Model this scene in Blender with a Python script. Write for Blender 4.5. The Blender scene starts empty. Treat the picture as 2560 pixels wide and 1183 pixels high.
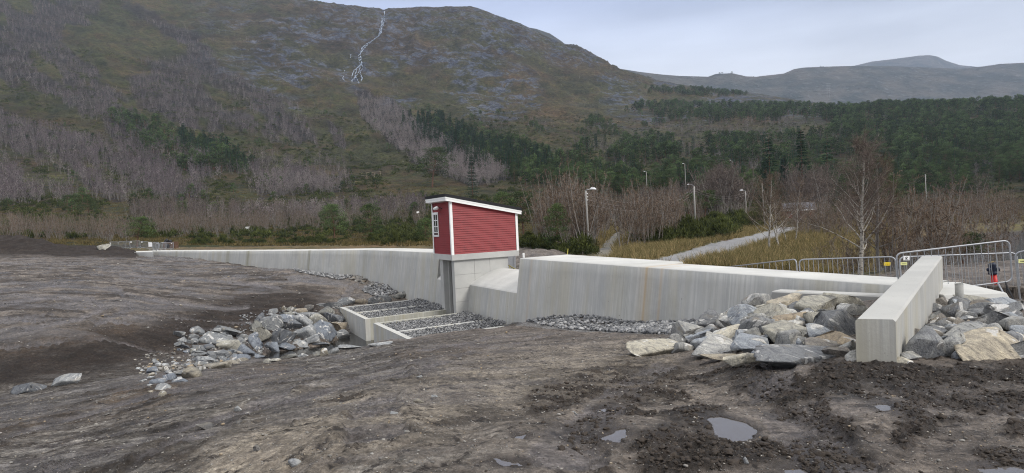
import bpy, bmesh, math, random
import numpy as np
from mathutils import Vector, Matrix

R = math.radians
scene = bpy.context.scene
COL = scene.collection

# ---------------------------------------------------------------- camera
F_PX, PITCH, ROLL = 1520.0, R(1.545), R(2.565)      # focal length in pixels of the 2560-wide photograph
_F = np.array([0, math.cos(PITCH), -math.sin(PITCH)])
_R0 = np.array([1.0, 0, 0]); _U0 = np.array([0, math.sin(PITCH), math.cos(PITCH)])
CR = math.cos(ROLL) * _R0 - math.sin(ROLL) * _U0
CU = math.cos(ROLL) * _U0 + math.sin(ROLL) * _R0
cam_d = bpy.data.cameras.new("camera"); cam = bpy.data.objects.new("camera", cam_d); COL.objects.link(cam)
cam_d.sensor_width = 36.0; cam_d.lens = 36.0 * F_PX / 2560.0
cam_d.clip_start = 0.05; cam_d.clip_end = 30000
m = Matrix.Identity(4)
for i in range(3):
    m[i][0] = CR[i]; m[i][1] = CU[i]; m[i][2] = -_F[i]
cam.matrix_world = m
scene.camera = cam

# ---------------------------------------------------------------- sky, sun, exposure
w = bpy.data.worlds.new("World"); scene.world = w; w.use_nodes = True
nt = w.node_tree; nt.nodes.clear()
SUN_EL, SUN_AZ = R(38), R(125)                        # azimuth measured clockwise from +Y (the view direction)
out = nt.nodes.new("ShaderNodeOutputWorld"); bg = nt.nodes.new("ShaderNodeBackground")
sky = nt.nodes.new("ShaderNodeTexSky"); sky.sky_type = 'NISHITA'; sky.sun_disc = False
sky.sun_elevation = SUN_EL; sky.sun_rotation = SUN_AZ; sky.dust_density = 3.0; sky.air_density = 1.2; sky.ozone_density = 2.0
tc = nt.nodes.new("ShaderNodeTexCoord"); sep = nt.nodes.new("ShaderNodeSeparateXYZ")
mp = nt.nodes.new("ShaderNodeMapping"); mp.inputs['Scale'].default_value = (1.2, 1.2, 6.0)
cn = nt.nodes.new("ShaderNodeTexNoise"); cn.inputs['Scale'].default_value = 1.6; cn.inputs['Detail'].default_value = 5; cn.inputs['Roughness'].default_value = 0.5
nt.links.new(tc.outputs['Generated'], sep.inputs[0]); nt.links.new(tc.outputs['Generated'], mp.inputs[0]); nt.links.new(mp.outputs[0], cn.inputs['Vector'])
ramp = nt.nodes.new("ShaderNodeValToRGB")            # cloud deck: paler towards the horizon
el = ramp.color_ramp.elements
el[0].position = 0.0; el[0].color = (5.1, 5.25, 5.6, 1)
el[1].position = 1.0; el[1].color = (11.2, 10.9, 10.5, 1)
e = el.new(0.20); e.color = (5.5, 5.6, 5.9, 1)
e = el.new(0.255); e.color = (4.5, 4.75, 5.4, 1)
e = el.new(0.315); e.color = (3.35, 3.75, 4.9, 1)
e = el.new(0.37); e.color = (2.9, 3.3, 4.8, 1)
e = el.new(0.55); e.color = (8.2, 8.2, 8.3, 1)
nt.links.new(sep.outputs['Z'], ramp.inputs[0])
var = nt.nodes.new("ShaderNodeMapRange"); var.inputs['From Min'].default_value = 0.3; var.inputs['From Max'].default_value = 0.7
var.inputs['To Min'].default_value = 0.72; var.inputs['To Max'].default_value = 1.26
nt.links.new(cn.outputs[0], var.inputs['Value'])
mul = nt.nodes.new("ShaderNodeVectorMath"); mul.operation = 'SCALE'
nt.links.new(ramp.outputs[0], mul.inputs[0]); nt.links.new(var.outputs[0], mul.inputs['Scale'])
mix = nt.nodes.new("ShaderNodeMix"); mix.data_type = 'RGBA'; mix.inputs['Factor'].default_value = 0.93
nt.links.new(sky.outputs[0], mix.inputs['A']); nt.links.new(mul.outputs[0], mix.inputs['B'])
bg.inputs['Strength'].default_value = 0.10
nt.links.new(mix.outputs['Result'], bg.inputs[0]); nt.links.new(bg.outputs[0], out.inputs[0])

sun_d = bpy.data.lights.new("sun", 'SUN'); sun_d.energy = 1.4; sun_d.angle = R(18); sun_d.color = (1.0, 0.96, 0.9)
sun = bpy.data.objects.new("sun", sun_d); COL.objects.link(sun)
sdir = Vector((math.sin(SUN_AZ) * math.cos(SUN_EL), math.cos(SUN_AZ) * math.cos(SUN_EL), math.sin(SUN_EL)))
sun.rotation_euler = sdir.to_track_quat('Z', 'Y').to_euler()
vs = scene.view_settings
vs.view_transform = 'Standard'; vs.look = 'None'; vs.gamma = 1.0; vs.use_curve_mapping = False; vs.exposure = 0.72
scene.cycles.use_denoising = True; scene.cycles.denoiser = 'OPENIMAGEDENOISE'; scene.cycles.denoising_input_passes = 'RGB_ALBEDO_NORMAL'; scene.cycles.denoising_prefilter = 'NONE'; scene.cycles.denoising_quality = 'HIGH'; scene.cycles.pixel_filter_type = 'BLACKMAN_HARRIS'; scene.cycles.filter_width = 1.1; scene.cycles.use_adaptive_sampling = False
scene.cycles.max_bounces = 6; scene.cycles.diffuse_bounces = 3; scene.cycles.glossy_bounces = 3
scene.cycles.transparent_max_bounces = 8; scene.cycles.volume_bounces = 1

# ---------------------------------------------------------------- pixel <-> world helpers (2560 x 1183 photograph)
def ray(px, py):
    return _F + CR * ((px - 1280.0) / F_PX) - CU * ((py - 591.5) / F_PX)
def at(px, py, d):                                    # the point on that pixel's ray at depth y = d
    r = ray(px, py); return Vector((r * (d / r[1])).tolist())
def atz(px, py, z):                                   # the point on that pixel's ray at height z
    r = ray(px, py); return Vector((r * (z / r[2])).tolist())
_M = np.stack([CR, CU, _F])
def project(P):                                       # (n,3) -> px, py, depth
    P = np.asarray(P, float); c = P @ _M.T
    return 1280 + F_PX * c[..., 0] / c[..., 2], 591.5 - F_PX * c[..., 1] / c[..., 2], c[..., 2]

# ---------------------------------------------------------------- noise
def _hash(ix, iy, seed):
    h = (ix.astype(np.int64) * 374761393 + iy.astype(np.int64) * 668265263 + seed * 1442695041) & 0xFFFFFFFF
    h = ((h ^ (h >> 13)) * 1274126177) & 0xFFFFFFFF
    h = (h ^ (h >> 16)) & 0xFFFFFFFF
    return h.astype(np.float64) * (2 * math.pi / 4294967296.0)
def perlin(x, y, seed=0):
    x0 = np.floor(x); y0 = np.floor(y); fx = x - x0; fy = y - y0
    u = fx * fx * fx * (fx * (fx * 6 - 15) + 10); v = fy * fy * fy * (fy * (fy * 6 - 15) + 10)
    def g(i, j):
        a = _hash(x0 + i, y0 + j, seed); return np.cos(a) * (fx - i) + np.sin(a) * (fy - j)
    a = g(0, 0); b = g(1, 0); c = g(0, 1); d = g(1, 1)
    return (a + (b - a) * u + (c - a) * v + (a - b - c + d) * u * v) * 1.5
def fbm(x, y, octaves=4, seed=0, gain=0.5, ridged=False):
    s = np.zeros_like(x, dtype=float); a = 1.0; f = 1.0; t = 0
    for o in range(octaves):
        n = perlin(x * f + 17.3 * o, y * f - 9.1 * o, seed + o)
        s += a * ((1 - 2 * np.abs(n)) if ridged else n); t += a; a *= gain; f *= 2.03
    return s / t
def sstep(a, b, x):
    t = np.clip((x - a) / (b - a), 0, 1); return t * t * (3 - 2 * t)
def in_poly(px, py, poly):
    px = np.asarray(px, float); py = np.asarray(py, float); c = np.zeros(px.shape, bool); n = len(poly)
    for i in range(n):
        x1, y1 = poly[i]; x2, y2 = poly[(i + 1) % n]
        if y1 == y2: continue
        k = ((y1 > py) != (y2 > py)) & (px < (x2 - x1) * (py - y1) / (y2 - y1) + x1); c ^= k
    return c
def dist_line(x, y, pts):                             # distance to a polyline
    best = np.full(np.shape(x), 1e9)
    for (x1, y1), (x2, y2) in zip(pts[:-1], pts[1:]):
        dx, dy = x2 - x1, y2 - y1; L = dx * dx + dy * dy
        t = np.clip(((x - x1) * dx + (y - y1) * dy) / L, 0, 1)
        best = np.minimum(best, np.hypot(x - x1 - t * dx, y - y1 - t * dy))
    return best

# ---------------------------------------------------------------- objects, naming
def tag(o, label=None, cat=None, group=None, kind=None):
    if label: o["label"] = label
    if cat: o["category"] = cat
    if group: o["group"] = group
    if kind: o["kind"] = kind
    return o
def thing(name, label, cat, loc=(0, 0, 0), group=None):
    o = bpy.data.objects.new(name, None); COL.objects.link(o); o.location = loc; o.empty_display_size = 0.2
    return tag(o, label, cat, group)
def mesh_np(name, co, faces, mats=(), smooth=False):
    me = bpy.data.meshes.new(name); co = np.asarray(co, np.float32)
    if isinstance(faces, np.ndarray):
        nf, k = faces.shape; loops = faces.ravel(); sizes = np.full(nf, k)
    else:
        nf = len(faces); sizes = np.array([len(f) for f in faces]); loops = np.concatenate([np.asarray(f) for f in faces])
    me.vertices.add(len(co)); me.vertices.foreach_set("co", co.ravel())
    me.loops.add(len(loops)); me.loops.foreach_set("vertex_index", loops.astype(np.int32))
    me.polygons.add(nf); st = np.zeros(nf, np.int32); st[1:] = np.cumsum(sizes)[:-1]
    me.polygons.foreach_set("loop_start", st)
    if smooth: me.polygons.foreach_set("use_smooth", np.ones(nf, bool))
    for mm in mats: me.materials.append(mm)
    me.update(calc_edges=True); return me
def link(name, me, parent=None, loc=None):
    o = bpy.data.objects.new(name, me); COL.objects.link(o)
    if parent is not None: o.parent = parent
    if loc is not None: o.location = loc
    return o
class MB:                                             # collects boxes, prisms and tubes into one mesh
    def __init__(s): s.v = []; s.f = []; s.uv = []
    def add(s, vs, fs, uvs=None):
        b = len(s.v); s.v += [tuple(p) for p in vs]
        for i, f in enumerate(fs):
            s.f.append([b + k for k in f]); s.uv.append(uvs[i] if uvs else None)
        return s
    def box(s, a, b, T=None):
        x0, y0, z0 = a; x1, y1, z1 = b
        vs = [Vector(p) for p in ((x0, y0, z0), (x1, y0, z0), (x1, y1, z0), (x0, y1, z0), (x0, y0, z1), (x1, y0, z1), (x1, y1, z1), (x0, y1, z1))]
        if T: vs = [T @ p for p in vs]
        return s.add(vs, [(0, 3, 2, 1), (4, 5, 6, 7), (0, 1, 5, 4), (1, 2, 6, 5), (2, 3, 7, 6), (3, 0, 4, 7)])
    def prism(s, bot, top):                           # two rings with the same number of points
        n = len(bot); vs = list(bot) + list(top)
        fs = [tuple(range(n))[::-1], tuple(range(n, 2 * n))] + [(i, (i + 1) % n, n + (i + 1) % n, n + i) for i in range(n)]
        return s.add(vs, fs)
    def tube(s, pts, r, n=8, cap=True):
        pts = [Vector(p) for p in pts]; rs = r if isinstance(r, (list, tuple)) else [r] * len(pts)
        b = len(s.v); prev = None
        for i, p in enumerate(pts):
            t = (pts[min(i + 1, len(pts) - 1)] - pts[max(i - 1, 0)]).normalized()
            if prev is None:
                a = t.orthogonal().normalized()
            else:
                a = (prev - t * prev.dot(t)).normalized()
            prev = a; c = t.cross(a)
            for k in range(n):
                q = 2 * math.pi * k / n; s.v.append(tuple(p + (a * math.cos(q) + c * math.sin(q)) * rs[i]))
        for i in range(len(pts) - 1):
            for k in range(n):
                s.f.append([b + i * n + k, b + i * n + (k + 1) % n, b + (i + 1) * n + (k + 1) % n, b + (i + 1) * n + k]); s.uv.append(None)
        if cap:
            s.f.append([b + k for k in range(n)][::-1]); s.uv.append(None)
            s.f.append([b + (len(pts) - 1) * n + k for k in range(n)]); s.uv.append(None)
        return s
    def build(s, name, mat, parent=None, smooth=False, bevel=0.0, loc=None):
        me = bpy.data.meshes.new(name); me.from_pydata([tuple(p) for p in s.v], [], s.f)
        if any(u is not None for u in s.uv):
            L = me.uv_layers.new(name="wall")
            for p, u in zip(me.polygons, s.uv):
                if u is not None:
                    for k, li in enumerate(p.loop_indices): L.data[li].uv = u[k]
        bm = bmesh.new(); bm.from_mesh(me); bmesh.ops.recalc_face_normals(bm, faces=bm.faces)
        if bevel > 0:
            es = [e for e in bm.edges if len(e.link_faces) == 2 and e.calc_face_angle(0) > 0.6]
            bmesh.ops.bevel(bm, geom=es, offset=bevel, segments=1, affect='EDGES', clamp_overlap=True)
        bm.to_mesh(me); bm.free()
        if smooth:
            for p in me.polygons: p.use_smooth = True
        for mm in (mat if isinstance(mat, (list, tuple)) else [mat]): me.materials.append(mm)
        return link(name, me, parent, loc)

# ---------------------------------------------------------------- materials
class NT:
    def __init__(s, name):
        s.m = bpy.data.materials.new(name); s.m.use_nodes = True; s.t = s.m.node_tree
        s.b = s.t.nodes["Principled BSDF"]; s.o = s.t.nodes["Material Output"]
        s.b.inputs['Specular IOR Level'].default_value = 0.3
    def n(s, ty, **kw):
        x = s.t.nodes.new(ty)
        for k, v in kw.items(): setattr(x, k, v)
        return x
    def l(s, a, b): s.t.links.new(a, b)
    def setin(s, sock, v):
        if hasattr(v, 'is_linked') or isinstance(v, bpy.types.NodeSocket): s.l(v, sock)
        else: sock.default_value = v
    def coord(s, kind='Object', scale=(1, 1, 1), rot=(0, 0, 0), uv=None):
        if kind == 'Geo': c = s.n("ShaderNodeNewGeometry").outputs['Position']
        else: c = s.n("ShaderNodeTexCoord").outputs[kind]
        mp = s.n("ShaderNodeMapping"); mp.inputs['Scale'].default_value = scale; mp.inputs['Rotation'].default_value = rot
        s.l(c, mp.inputs['Vector']); return mp.outputs[0]
    def noise(s, vec, scale=1.0, detail=4, rough=0.55, dist=0.0):
        x = s.n("ShaderNodeTexNoise"); x.inputs['Scale'].default_value = scale; x.inputs['Detail'].default_value = detail
        x.inputs['Roughness'].default_value = rough; x.inputs['Distortion'].default_value = dist
        if vec is not None: s.l(vec, x.inputs['Vector'])
        return x.outputs[0]
    def vor(s, vec, scale=1.0, feature='F1'):
        x = s.n("ShaderNodeTexVoronoi", feature=feature); x.inputs['Scale'].default_value = scale; s.l(vec, x.inputs['Vector']); return x.outputs[0]
    def rng(s, v, a, b, c=0.0, d=1.0):
        x = s.n("ShaderNodeMapRange"); x.inputs['From Min'].default_value = a; x.inputs['From Max'].default_value = b
        x.inputs['To Min'].default_value = c; x.inputs['To Max'].default_value = d; s.l(v, x.inputs['Value']); return x.outputs[0]
    def mix(s, f, a, b, mode='MIX'):
        x = s.n("ShaderNodeMix", data_type='RGBA', blend_type=mode)
        s.setin(x.inputs['Factor'], f); s.setin(x.inputs['A'], a if not isinstance(a, tuple) else (*a, 1)[:4]); s.setin(x.inputs['B'], b if not isinstance(b, tuple) else (*b, 1)[:4])
        return x.outputs['Result']
    def math(s, op, a, b=0.0):
        x = s.n("ShaderNodeMath", operation=op); s.setin(x.inputs[0], a); s.setin(x.inputs[1], b); return x.outputs[0]
    def ramp(s, v, stops):
        x = s.n("ShaderNodeValToRGB"); e = x.color_ramp.elements
        e[0].position, e[0].color = stops[0][0], (*stops[0][1], 1); e[1].position, e[1].color = stops[-1][0], (*stops[-1][1], 1)
        for p, c in stops[1:-1]: q = e.new(p); q.color = (*c, 1)
        s.l(v, x.inputs[0]); return x.outputs[0]
    def attr(s, name, kind='GEOMETRY', out='Fac'):
        x = s.n("ShaderNodeAttribute", attribute_type=kind, attribute_name=name); return x.outputs[out]
    def rand(s): return s.n("ShaderNodeObjectInfo").outputs['Random']
    def bump(s, h, strength=0.5, dist=0.02, normal=None):
        x = s.n("ShaderNodeBump"); x.inputs['Strength'].default_value = strength; x.inputs['Distance'].default_value = dist
        s.l(h, x.inputs['Height'])
        if normal is not None: s.l(normal, x.inputs['Normal'])
        return x.outputs[0]
    def done(s, color=None, rough=None, normal=None, metal=None, spec=None):
        if color is not None: s.setin(s.b.inputs['Base Color'], (*color, 1)[:4] if isinstance(color, tuple) else color)
        if rough is not None: s.setin(s.b.inputs['Roughness'], rough)
        if normal is not None: s.l(normal, s.b.inputs['Normal'])
        if metal is not None: s.setin(s.b.inputs['Metallic'], metal)
        if spec is not None: s.setin(s.b.inputs['Specular IOR Level'], spec)
        return s.m
def plain(name, color, rough=0.6, metal=0.0, var=0.12, scale=6.0, spec=0.3):
    t = NT(name); v = t.coord('Object')
    n = t.noise(v, scale, 5)
    c = t.mix(1.0, (*color, 1), t.ramp(n, [(0.25, (1 - var,) * 3), (0.75, (1 + var,) * 3)]), 'MULTIPLY')
    return t.done(c, t.rng(n, 0.3, 0.7, rough - 0.06, rough + 0.08), None, metal, spec)
# ---------------------------------------------------------------- the dam's own frame
P0 = np.array([0.39, 33.2]); UD = np.array([-0.473, 0.881]); PD = np.array([0.881, 0.473])   # crest line, along it, upstream
HO = np.array([-3.76, 37.9])                          # near corner of the hut; e1 = PD (upstream), e2 = UD
CREST = -2.1
def loc(a, b, z=0.0):                                 # hut frame -> world
    p = HO + PD * a + UD * b; return Vector((p[0], p[1], z))
NEAR_EDGE = []                                        # left arm of the crest, from its bend to its far end
for px, py in ((1079, 632.5), (945, 625.6), (900, 624.7), (780, 626), (620, 627.6), (354, 628.2), (270, 630)):
    p = atz(px, py, CREST); NEAR_EDGE.append((p.x, p.y))

# ---------------------------------------------------------------- terrain profile tables: photograph column -> (depth, row) or (depth, z)
Z = lambda z: ('z', z)
NEAR = {
 -450: [(2, Z(-1.8)), (7, Z(-2.9)), (20, Z(-5.0)), (30, Z(-3.9)), (60, Z(-2.2)), (100, Z(-1.6))],
 0:    [(2, Z(-1.75)), (4, Z(-2.1)), (7, 1183), (12, 1080), (17, 1015), (20, 990), (23, 912), (30, 800), (45, 712), (60, 668), (75, 648), (90, 641), (100, 638)],
 200:  [(2, Z(-1.7)), (6, 1183), (12, 1055), (17, 985), (20, 962), (22.5, 940), (26, 852), (35, 765), (50, 692), (70, 652), (86, 635), (100, 634)],
 450:  [(2, Z(-1.66)), (5, 1183), (10, 1035), (16, 960), (22, 922), (25.5, 905), (27.5, 893), (30, 845), (34, 800), (40, 760), (55, 692), (68, 661), (78, 645), (85, Z(-2.9)), (100, Z(-2.7))],
 600:  [(2, Z(-1.64)), (4.7, 1183), (10, 1015), (16, 948), (22, 915), (26, 903), (28, 897), (31, 868), (34, 838), (37, 805), (42, 765), (55, 692), (64, 669), (72, Z(-3.6)), (100, Z(-2.7))],
 700:  [(2, Z(-1.62)), (4.5, 1183), (10, 1000), (16, 940), (22, 912), (26, 900), (28, Z(-6.2)), (30, Z(-7.6)), (34.7, Z(-7.5)), (35.6, 858), (37.0, 828), (39.4, 794), (43, 760), (52, 703), (59, 676), (66, Z(-4.2)), (100, Z(-2.8))],
 838:  [(2, Z(-1.6)), (4.2, 1183), (10, 983), (16, 922), (22, 896), (26.5, 883), (28.5, Z(-6.4)), (31, Z(-7.6)), (35.8, Z(-7.5)), (36.8, 857), (39.3, 832), (41.8, 798), (43.6, 770), (46, 753), (52, 710), (56, 693), (60, Z(-4.6)), (100, Z(-3))],
 870:  [(2, Z(-1.6)), (4.2, 1183), (10, 980), (16, 920), (22, 893), (26.5, 879), (28.5, Z(-6.3)), (31, Z(-7.6)), (39.2, Z(-7.6)), (41.4, 806), (44.5, 768), (47, 748), (52, 712), (56, 693), (60, Z(-4.6)), (100, Z(-3))],
 960:  [(2, Z(-1.6)), (4.1, 1183), (9, 985), (14, 922), (20, 883), (26, 861), (28.3, 857), (29.8, Z(-6.3)), (33, Z(-7.4)), (40, Z(-6.3)), (46, 757), (48, 735), (50, 722), (53, Z(-5)), (60, Z(-4)), (100, Z(-3))],
 1040: [(2, Z(-1.6)), (4, 1183), (8, 1000), (12, 930), (18, 880), (24, 860), (29.8, 848.5), (32, Z(-6.2)), (44, Z(-6.0)), (47.5, 750), (52, Z(-5)), (60, Z(-4)), (100, Z(-3))],
 1290: [(2, Z(-1.6)), (4, 1183), (8, 1000), (12, 925), (18, 870), (24, 838), (29, 818), (32.6, 809), (38, Z(-5.5)), (45, Z(-4.3)), (100, Z(-3))],
 1570: [(2, Z(-1.62)), (4, 1183), (8, 1000), (12, 920), (17, 860), (21, 828), (24.2, 814), (28, Z(-4.3)), (100, Z(-3.3))],
 1750: [(2, Z(-1.64)), (4, 1183), (8, 995), (11, 920), (13.5, 872), (17, 836), (21, 808), (25, Z(-4.1)), (100, Z(-3.3))],
 1900: [(2, Z(-1.66)), (4, 1183), (7, 1000), (9.3, 910), (12, 850), (15, 780), (17, 752), (19, Z(-2.9)), (26, Z(-3.9)), (60, Z(-4.2)), (100, Z(-3.5))],
 2140: [(2, Z(-1.7)), (4, 1183), (6, 1010), (8, 908), (10, 862), (13, 790), (15, 758), (17, Z(-2.7)), (22, Z(-2.9)), (30, Z(-3.6)), (42, Z(-4.8)), (48, Z(-5.2)), (62, Z(-5.1)), (72, Z(-4.5)), (100, Z(-4.2))],
 2300: [(2, Z(-1.7)), (4, 1183), (6, 1008), (7.8, 909), (10, 850), (13.4, 762), (16, Z(-2.35)), (22, Z(-2.55)), (30, Z(-3.4)), (42, Z(-4.8)), (47, Z(-5.4)), (75, Z(-5.4)), (88, Z(-4.6)), (100, Z(-4.3))],
 2560: [(2, Z(-1.72)), (4, 1183), (6, 1005), (7.5, 910), (9, 850), (13, 752), (16, 720), (22, 678), (28, 655), (36, Z(-4.0)), (46, Z(-5.3)), (82, Z(-5.4)), (92, Z(-4.6)), (100, Z(-4.2))],
 3000: [(2, Z(-1.8)), (8, Z(-2.1)), (16, Z(-2.3)), (28, Z(-3.2)), (46, Z(-4.9)), (80, Z(-4.9)), (100, Z(-4.3))],
}
FAR_D = [60, 100, 150, 200, 280, 380, 550, 800, 1100]
FAR = {
 -450: [700, 640, 605, 570, 500, 410, 270, 60, -150],
 0:    [680, 634, 598, 572, 520, 440, 320, 150, -10],
 400:  [665, 628, 600, 572, 525, 460, 360, 220, 95],
 800:  [650, 621, 602, 582, 540, 480, 400, 285, 170],
 1100: [650, 612, 592, 568, 525, 470, 392, 300, 230],
 1300: [645, 606, 590, 562, 520, 465, 390, 312, 252],
 1550: [640, 590, 572, 550, 508, 455, 382, 312, 264],
 1800: [632, 585, 545, 532, 498, 448, 376, 306, 268],
 2100: [625, 578, 545, 530, 500, 445, 360, 285, 275],
 2400: [615, 570, 545, 530, 500, 440, 350, 268, 290],
 2560: [610, 565, 540, 525, 495, 430, 340, 262, 300],
 3000: [600, 550, 520, 500, 470, 410, 320, 250, 300],
}
RIDGE = [(-450, -190), (0, -95), (400, -48), (740, 0), (800, 8), (900, 20), (960, 25), (1050, 20), (1180, 18), (1240, 40), (1300, 61), (1340, 80), (1400, 110),
         (1450, 119), (1480, 136), (1530, 168), (1560, 183), (1640, 206), (1750, 220), (1900, 238), (2000, 258), (2200, 290), (3000, 330)]
def horizon_row(px): return 550.6 - 0.0448 * (px - 1280)
def u_of(px, py, d):
    r = ray(px, py); return r[0] / r[1]
def column(px, rows):
    ds, zs, us = [], [], []
    for d, y in rows:
        if isinstance(y, tuple):
            z = y[1]; yy = horizon_row(px) - z / d * F_PX
        else: yy = y
        p = at(px, yy, d); ds.append(d); zs.append(y[1] if isinstance(y, tuple) else p.z); us.append(p.x / d)
    return np.array(ds), np.array(zs), np.array(us)
def pchip(x, y, q):                                   # monotone cubic interpolation
    h = np.diff(x); s = np.diff(y) / h; m_ = np.zeros(len(x))
    for i in range(1, len(x) - 1):
        if s[i - 1] * s[i] > 0:
            w1, w2 = 2 * h[i] + h[i - 1], h[i] + 2 * h[i - 1]; m_[i] = (w1 + w2) / (w1 / s[i - 1] + w2 / s[i])
    m_[0], m_[-1] = s[0], s[-1]
    q = np.clip(q, x[0], x[-1]); i = np.clip(np.searchsorted(x, q) - 1, 0, len(x) - 2); t = (q - x[i]) / h[i]
    return ((1 + 2 * t) * (1 - t) ** 2) * y[i] + t * (1 - t) ** 2 * h[i] * m_[i] + t * t * (3 - 2 * t) * y[i + 1] + t * t * (t - 1) * h[i] * m_[i + 1]
def table(tab, us, ds):                               # -> z on the (ring, column) grid
    cols = [column(px, rows) for px, rows in sorted(tab.items())]
    zc = np.stack([pchip(np.log(c[0]), c[1], np.log(np.clip(ds, c[0][0], c[0][-1]))) for c in cols])
    uc = np.stack([np.interp(ds, c[0], c[2]) for c in cols])
    Zg = np.zeros((len(ds), len(us)))
    for j in range(len(ds)): Zg[j] = pchip(uc[:, j], zc[:, j], us)
    return Zg
ridge_px = np.array([p[0] for p in RIDGE], float); ridge_py = np.array([p[1] for p in RIDGE], float)
far_tab = {}
for px, ys in FAR.items(): far_tab[px] = list(zip(FAR_D, ys))
D_RIDGE = 1600.0

def fan(us, ds):
    near = table(NEAR, us, np.minimum(ds, 100.0)); far = table(far_tab, us, np.clip(ds, 60.0, 1100.0))
    k = sstep(70, 125, ds)[:, None]
    Zg = near * (1 - k) + far * k
    pts = [at(px, py, D_RIDGE) for px, py in RIDGE]; ur = np.array([p.x / D_RIDGE for p in pts]); zr = np.array([p.z for p in pts])
    zridge = np.interp(us, ur, zr)[None, :]
    t = np.clip((ds - 1100) / (D_RIDGE - 1100), 0, 1)[:, None]
    Zg = np.where((ds > 1100)[:, None], Zg + (zridge - Zg) * (t * (1.35 - 0.35 * t)), Zg)
    over = np.clip((ds - D_RIDGE) / 900.0, 0, 1.2)[:, None]
    Zg = np.where((ds > D_RIDGE)[:, None], zridge - (0.12 * over + 0.5 * over ** 2) * np.maximum(zridge, 60), Zg)
    return Zg

# ---------------------------------------------------------------- near ground and far hillside as two sheets of one height function
us = np.concatenate([np.linspace(-2.2, -0.95, 30)[:-1], np.linspace(-0.95, 0.95, 1150), np.linspace(0.95, 2.2, 30)[1:]])
def geo(a, b, r):
    n = int(math.log(b / a) / math.log(1 + r)) + 1; return np.geomspace(a, b, n)
D_SPLIT = 112.0
ds_n = np.concatenate([geo(0.6, 3.2, 0.02)[:-1], geo(3.2, 20, 0.0036)[:-1], geo(20, D_SPLIT, 0.0062)])
Zn = fan(us, ds_n)
Un, Dn = np.meshgrid(us, ds_n); Xn = Un * Dn; Yn = Dn
PXn, PYn, _ = project(np.stack([Xn, Yn, Zn], -1))

# zones ------------------------------------------------------------------------------------------------
hx, hy = Xn - HO[0], Yn - HO[1]; A1 = hx * PD[0] + hy * PD[1]; A2 = hx * UD[0] + hy * UD[1]   # hut frame
crest_pts = [tuple(P0 - UD * 40)] + [tuple(P0), *NEAR_EDGE]
up = (Xn - P0[0]) * PD[0] + (Yn - P0[1]) * PD[1]                # upstream distance from the straight crest line
xl = np.array([p[0] for p in NEAR_EDGE[1:]])[::-1]; yl = np.array([p[1] for p in NEAR_EDGE[1:]])[::-1]
left_line = np.interp(Xn, xl, yl); up_left = (Yn - left_line) * 0.65
upstream = np.where(Xn < NEAR_EDGE[1][0], up_left, np.minimum(up, np.where(Xn < 2, 99, 99)))
moor = sstep(6, 14, upstream + 3.0 * fbm(Xn / 6, Yn / 6, 3, 5))
moor = np.where(Xn < -50, sstep(96, 106, Dn + 6 * fbm(Xn / 9, Yn / 9, 3, 6)), moor)
bank_mud = in_poly(PXn, PYn, [(1285, 615), (1330, 622), (1410, 640), (1430, 646), (1290, 660)]) & (Dn > 40)
moor = np.where(bank_mud, 0.0, moor)
mudright = sstep(2170, 2260, PXn) * (1 - sstep(30, 36, Dn + 4 * fbm(Xn / 5, Yn / 5, 2, 8)))
moor = moor * (1 - mudright)

# height detail ----------------------------------------------------------------------------------------
fine = 1 - sstep(16, 34, Dn)
mud = 1 - moor
rot = R(64); sx = Xn * math.cos(rot) + Yn * math.sin(rot); sy = -Xn * math.sin(rot) + Yn * math.cos(rot)   # along / across the tracks on the left
leftish = (1 - sstep(900, 1500, PXn)) * (1 - sstep(24, 30, Dn))
clod_zone = sstep(0.11, 0.27, fbm(Xn / 0.9, Yn / 1.3, 5, 41) + 0.10 * sstep(1350, 1700, PXn) - 0.5 * leftish)
clod_zone *= (1 - sstep(9.5, 13, Dn)) * sstep(1150, 1500, PXn)
row = dist_line(PXn, PYn, [(1350, 1010), (1420, 990), (1560, 940), (1680, 945), (1560, 1010), (1480, 1080)]) ; clod_zone = np.maximum(clod_zone, (1 - sstep(20, 62, row)) * (0.6 + 0.4 * sstep(0, .2, fbm(Xn / .4, Yn / .4, 2, 3))))
for pl in ([(2060, 930), (2200, 935), (2380, 950), (2560, 930)], [(2210, 960), (2300, 1000), (2420, 1020), (2560, 1010)], [(1840, 920), (1900, 930), (1930, 910)], [(2020, 1120), (2160, 1165)], [(1960, 1040), (2040, 1050), (2120, 1080)], [(1620, 1160), (1800, 1150), (2000, 1130)], [(2260, 1100), (2320, 1070)]):
    r_ = dist_line(PXn, PYn, pl); clod_zone = np.maximum(clod_zone, (1 - sstep(10, 45, r_ + 22 * fbm(Xn / .3, Yn / .3, 2, 9))))
clod_zone = np.maximum(clod_zone, 0.85 * leftish * sstep(.16, .30, fbm(sx / 1.5, sy / .6, 5, 47)) * sstep(4, 6, Dn))
relief = 0.07 * fbm(Xn / 3.1, Yn / 3.1, 3, 11) * sstep(3, 8, Dn) + 0.035 * fbm(Xn / 0.9, Yn / 0.9, 4, 12)
relief += 0.034 * leftish * fbm(sx / 1.6, sy / 0.25, 4, 13) + 0.034 * leftish * fbm(sx / 0.9, sy / 0.4, 4, 14, ridged=True) + 0.012 * leftish * fbm(Xn / .11, Yn / .11, 3, 22)
relief += fine * (0.009 * fbm(Xn / 0.13, Yn / 0.13, 3, 15)) + fine * (1 - leftish) * 0.03 * fbm((Xn + Yn) / 0.7, (Xn - Yn) / 0.24, 4, 23, ridged=True) * sstep(3, 5, Dn)
cl = fbm(Xn / 0.16, Yn / 0.16, 3, 16); cl2 = fbm(Xn / 0.06, Yn / 0.06, 2, 17)
relief += clod_zone * (0.075 * np.maximum(cl + 0.10, 0) + 0.026 * cl2 + 0.014 * fbm(Xn / 0.028, Yn / 0.028, 2, 21)) * fine
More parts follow.
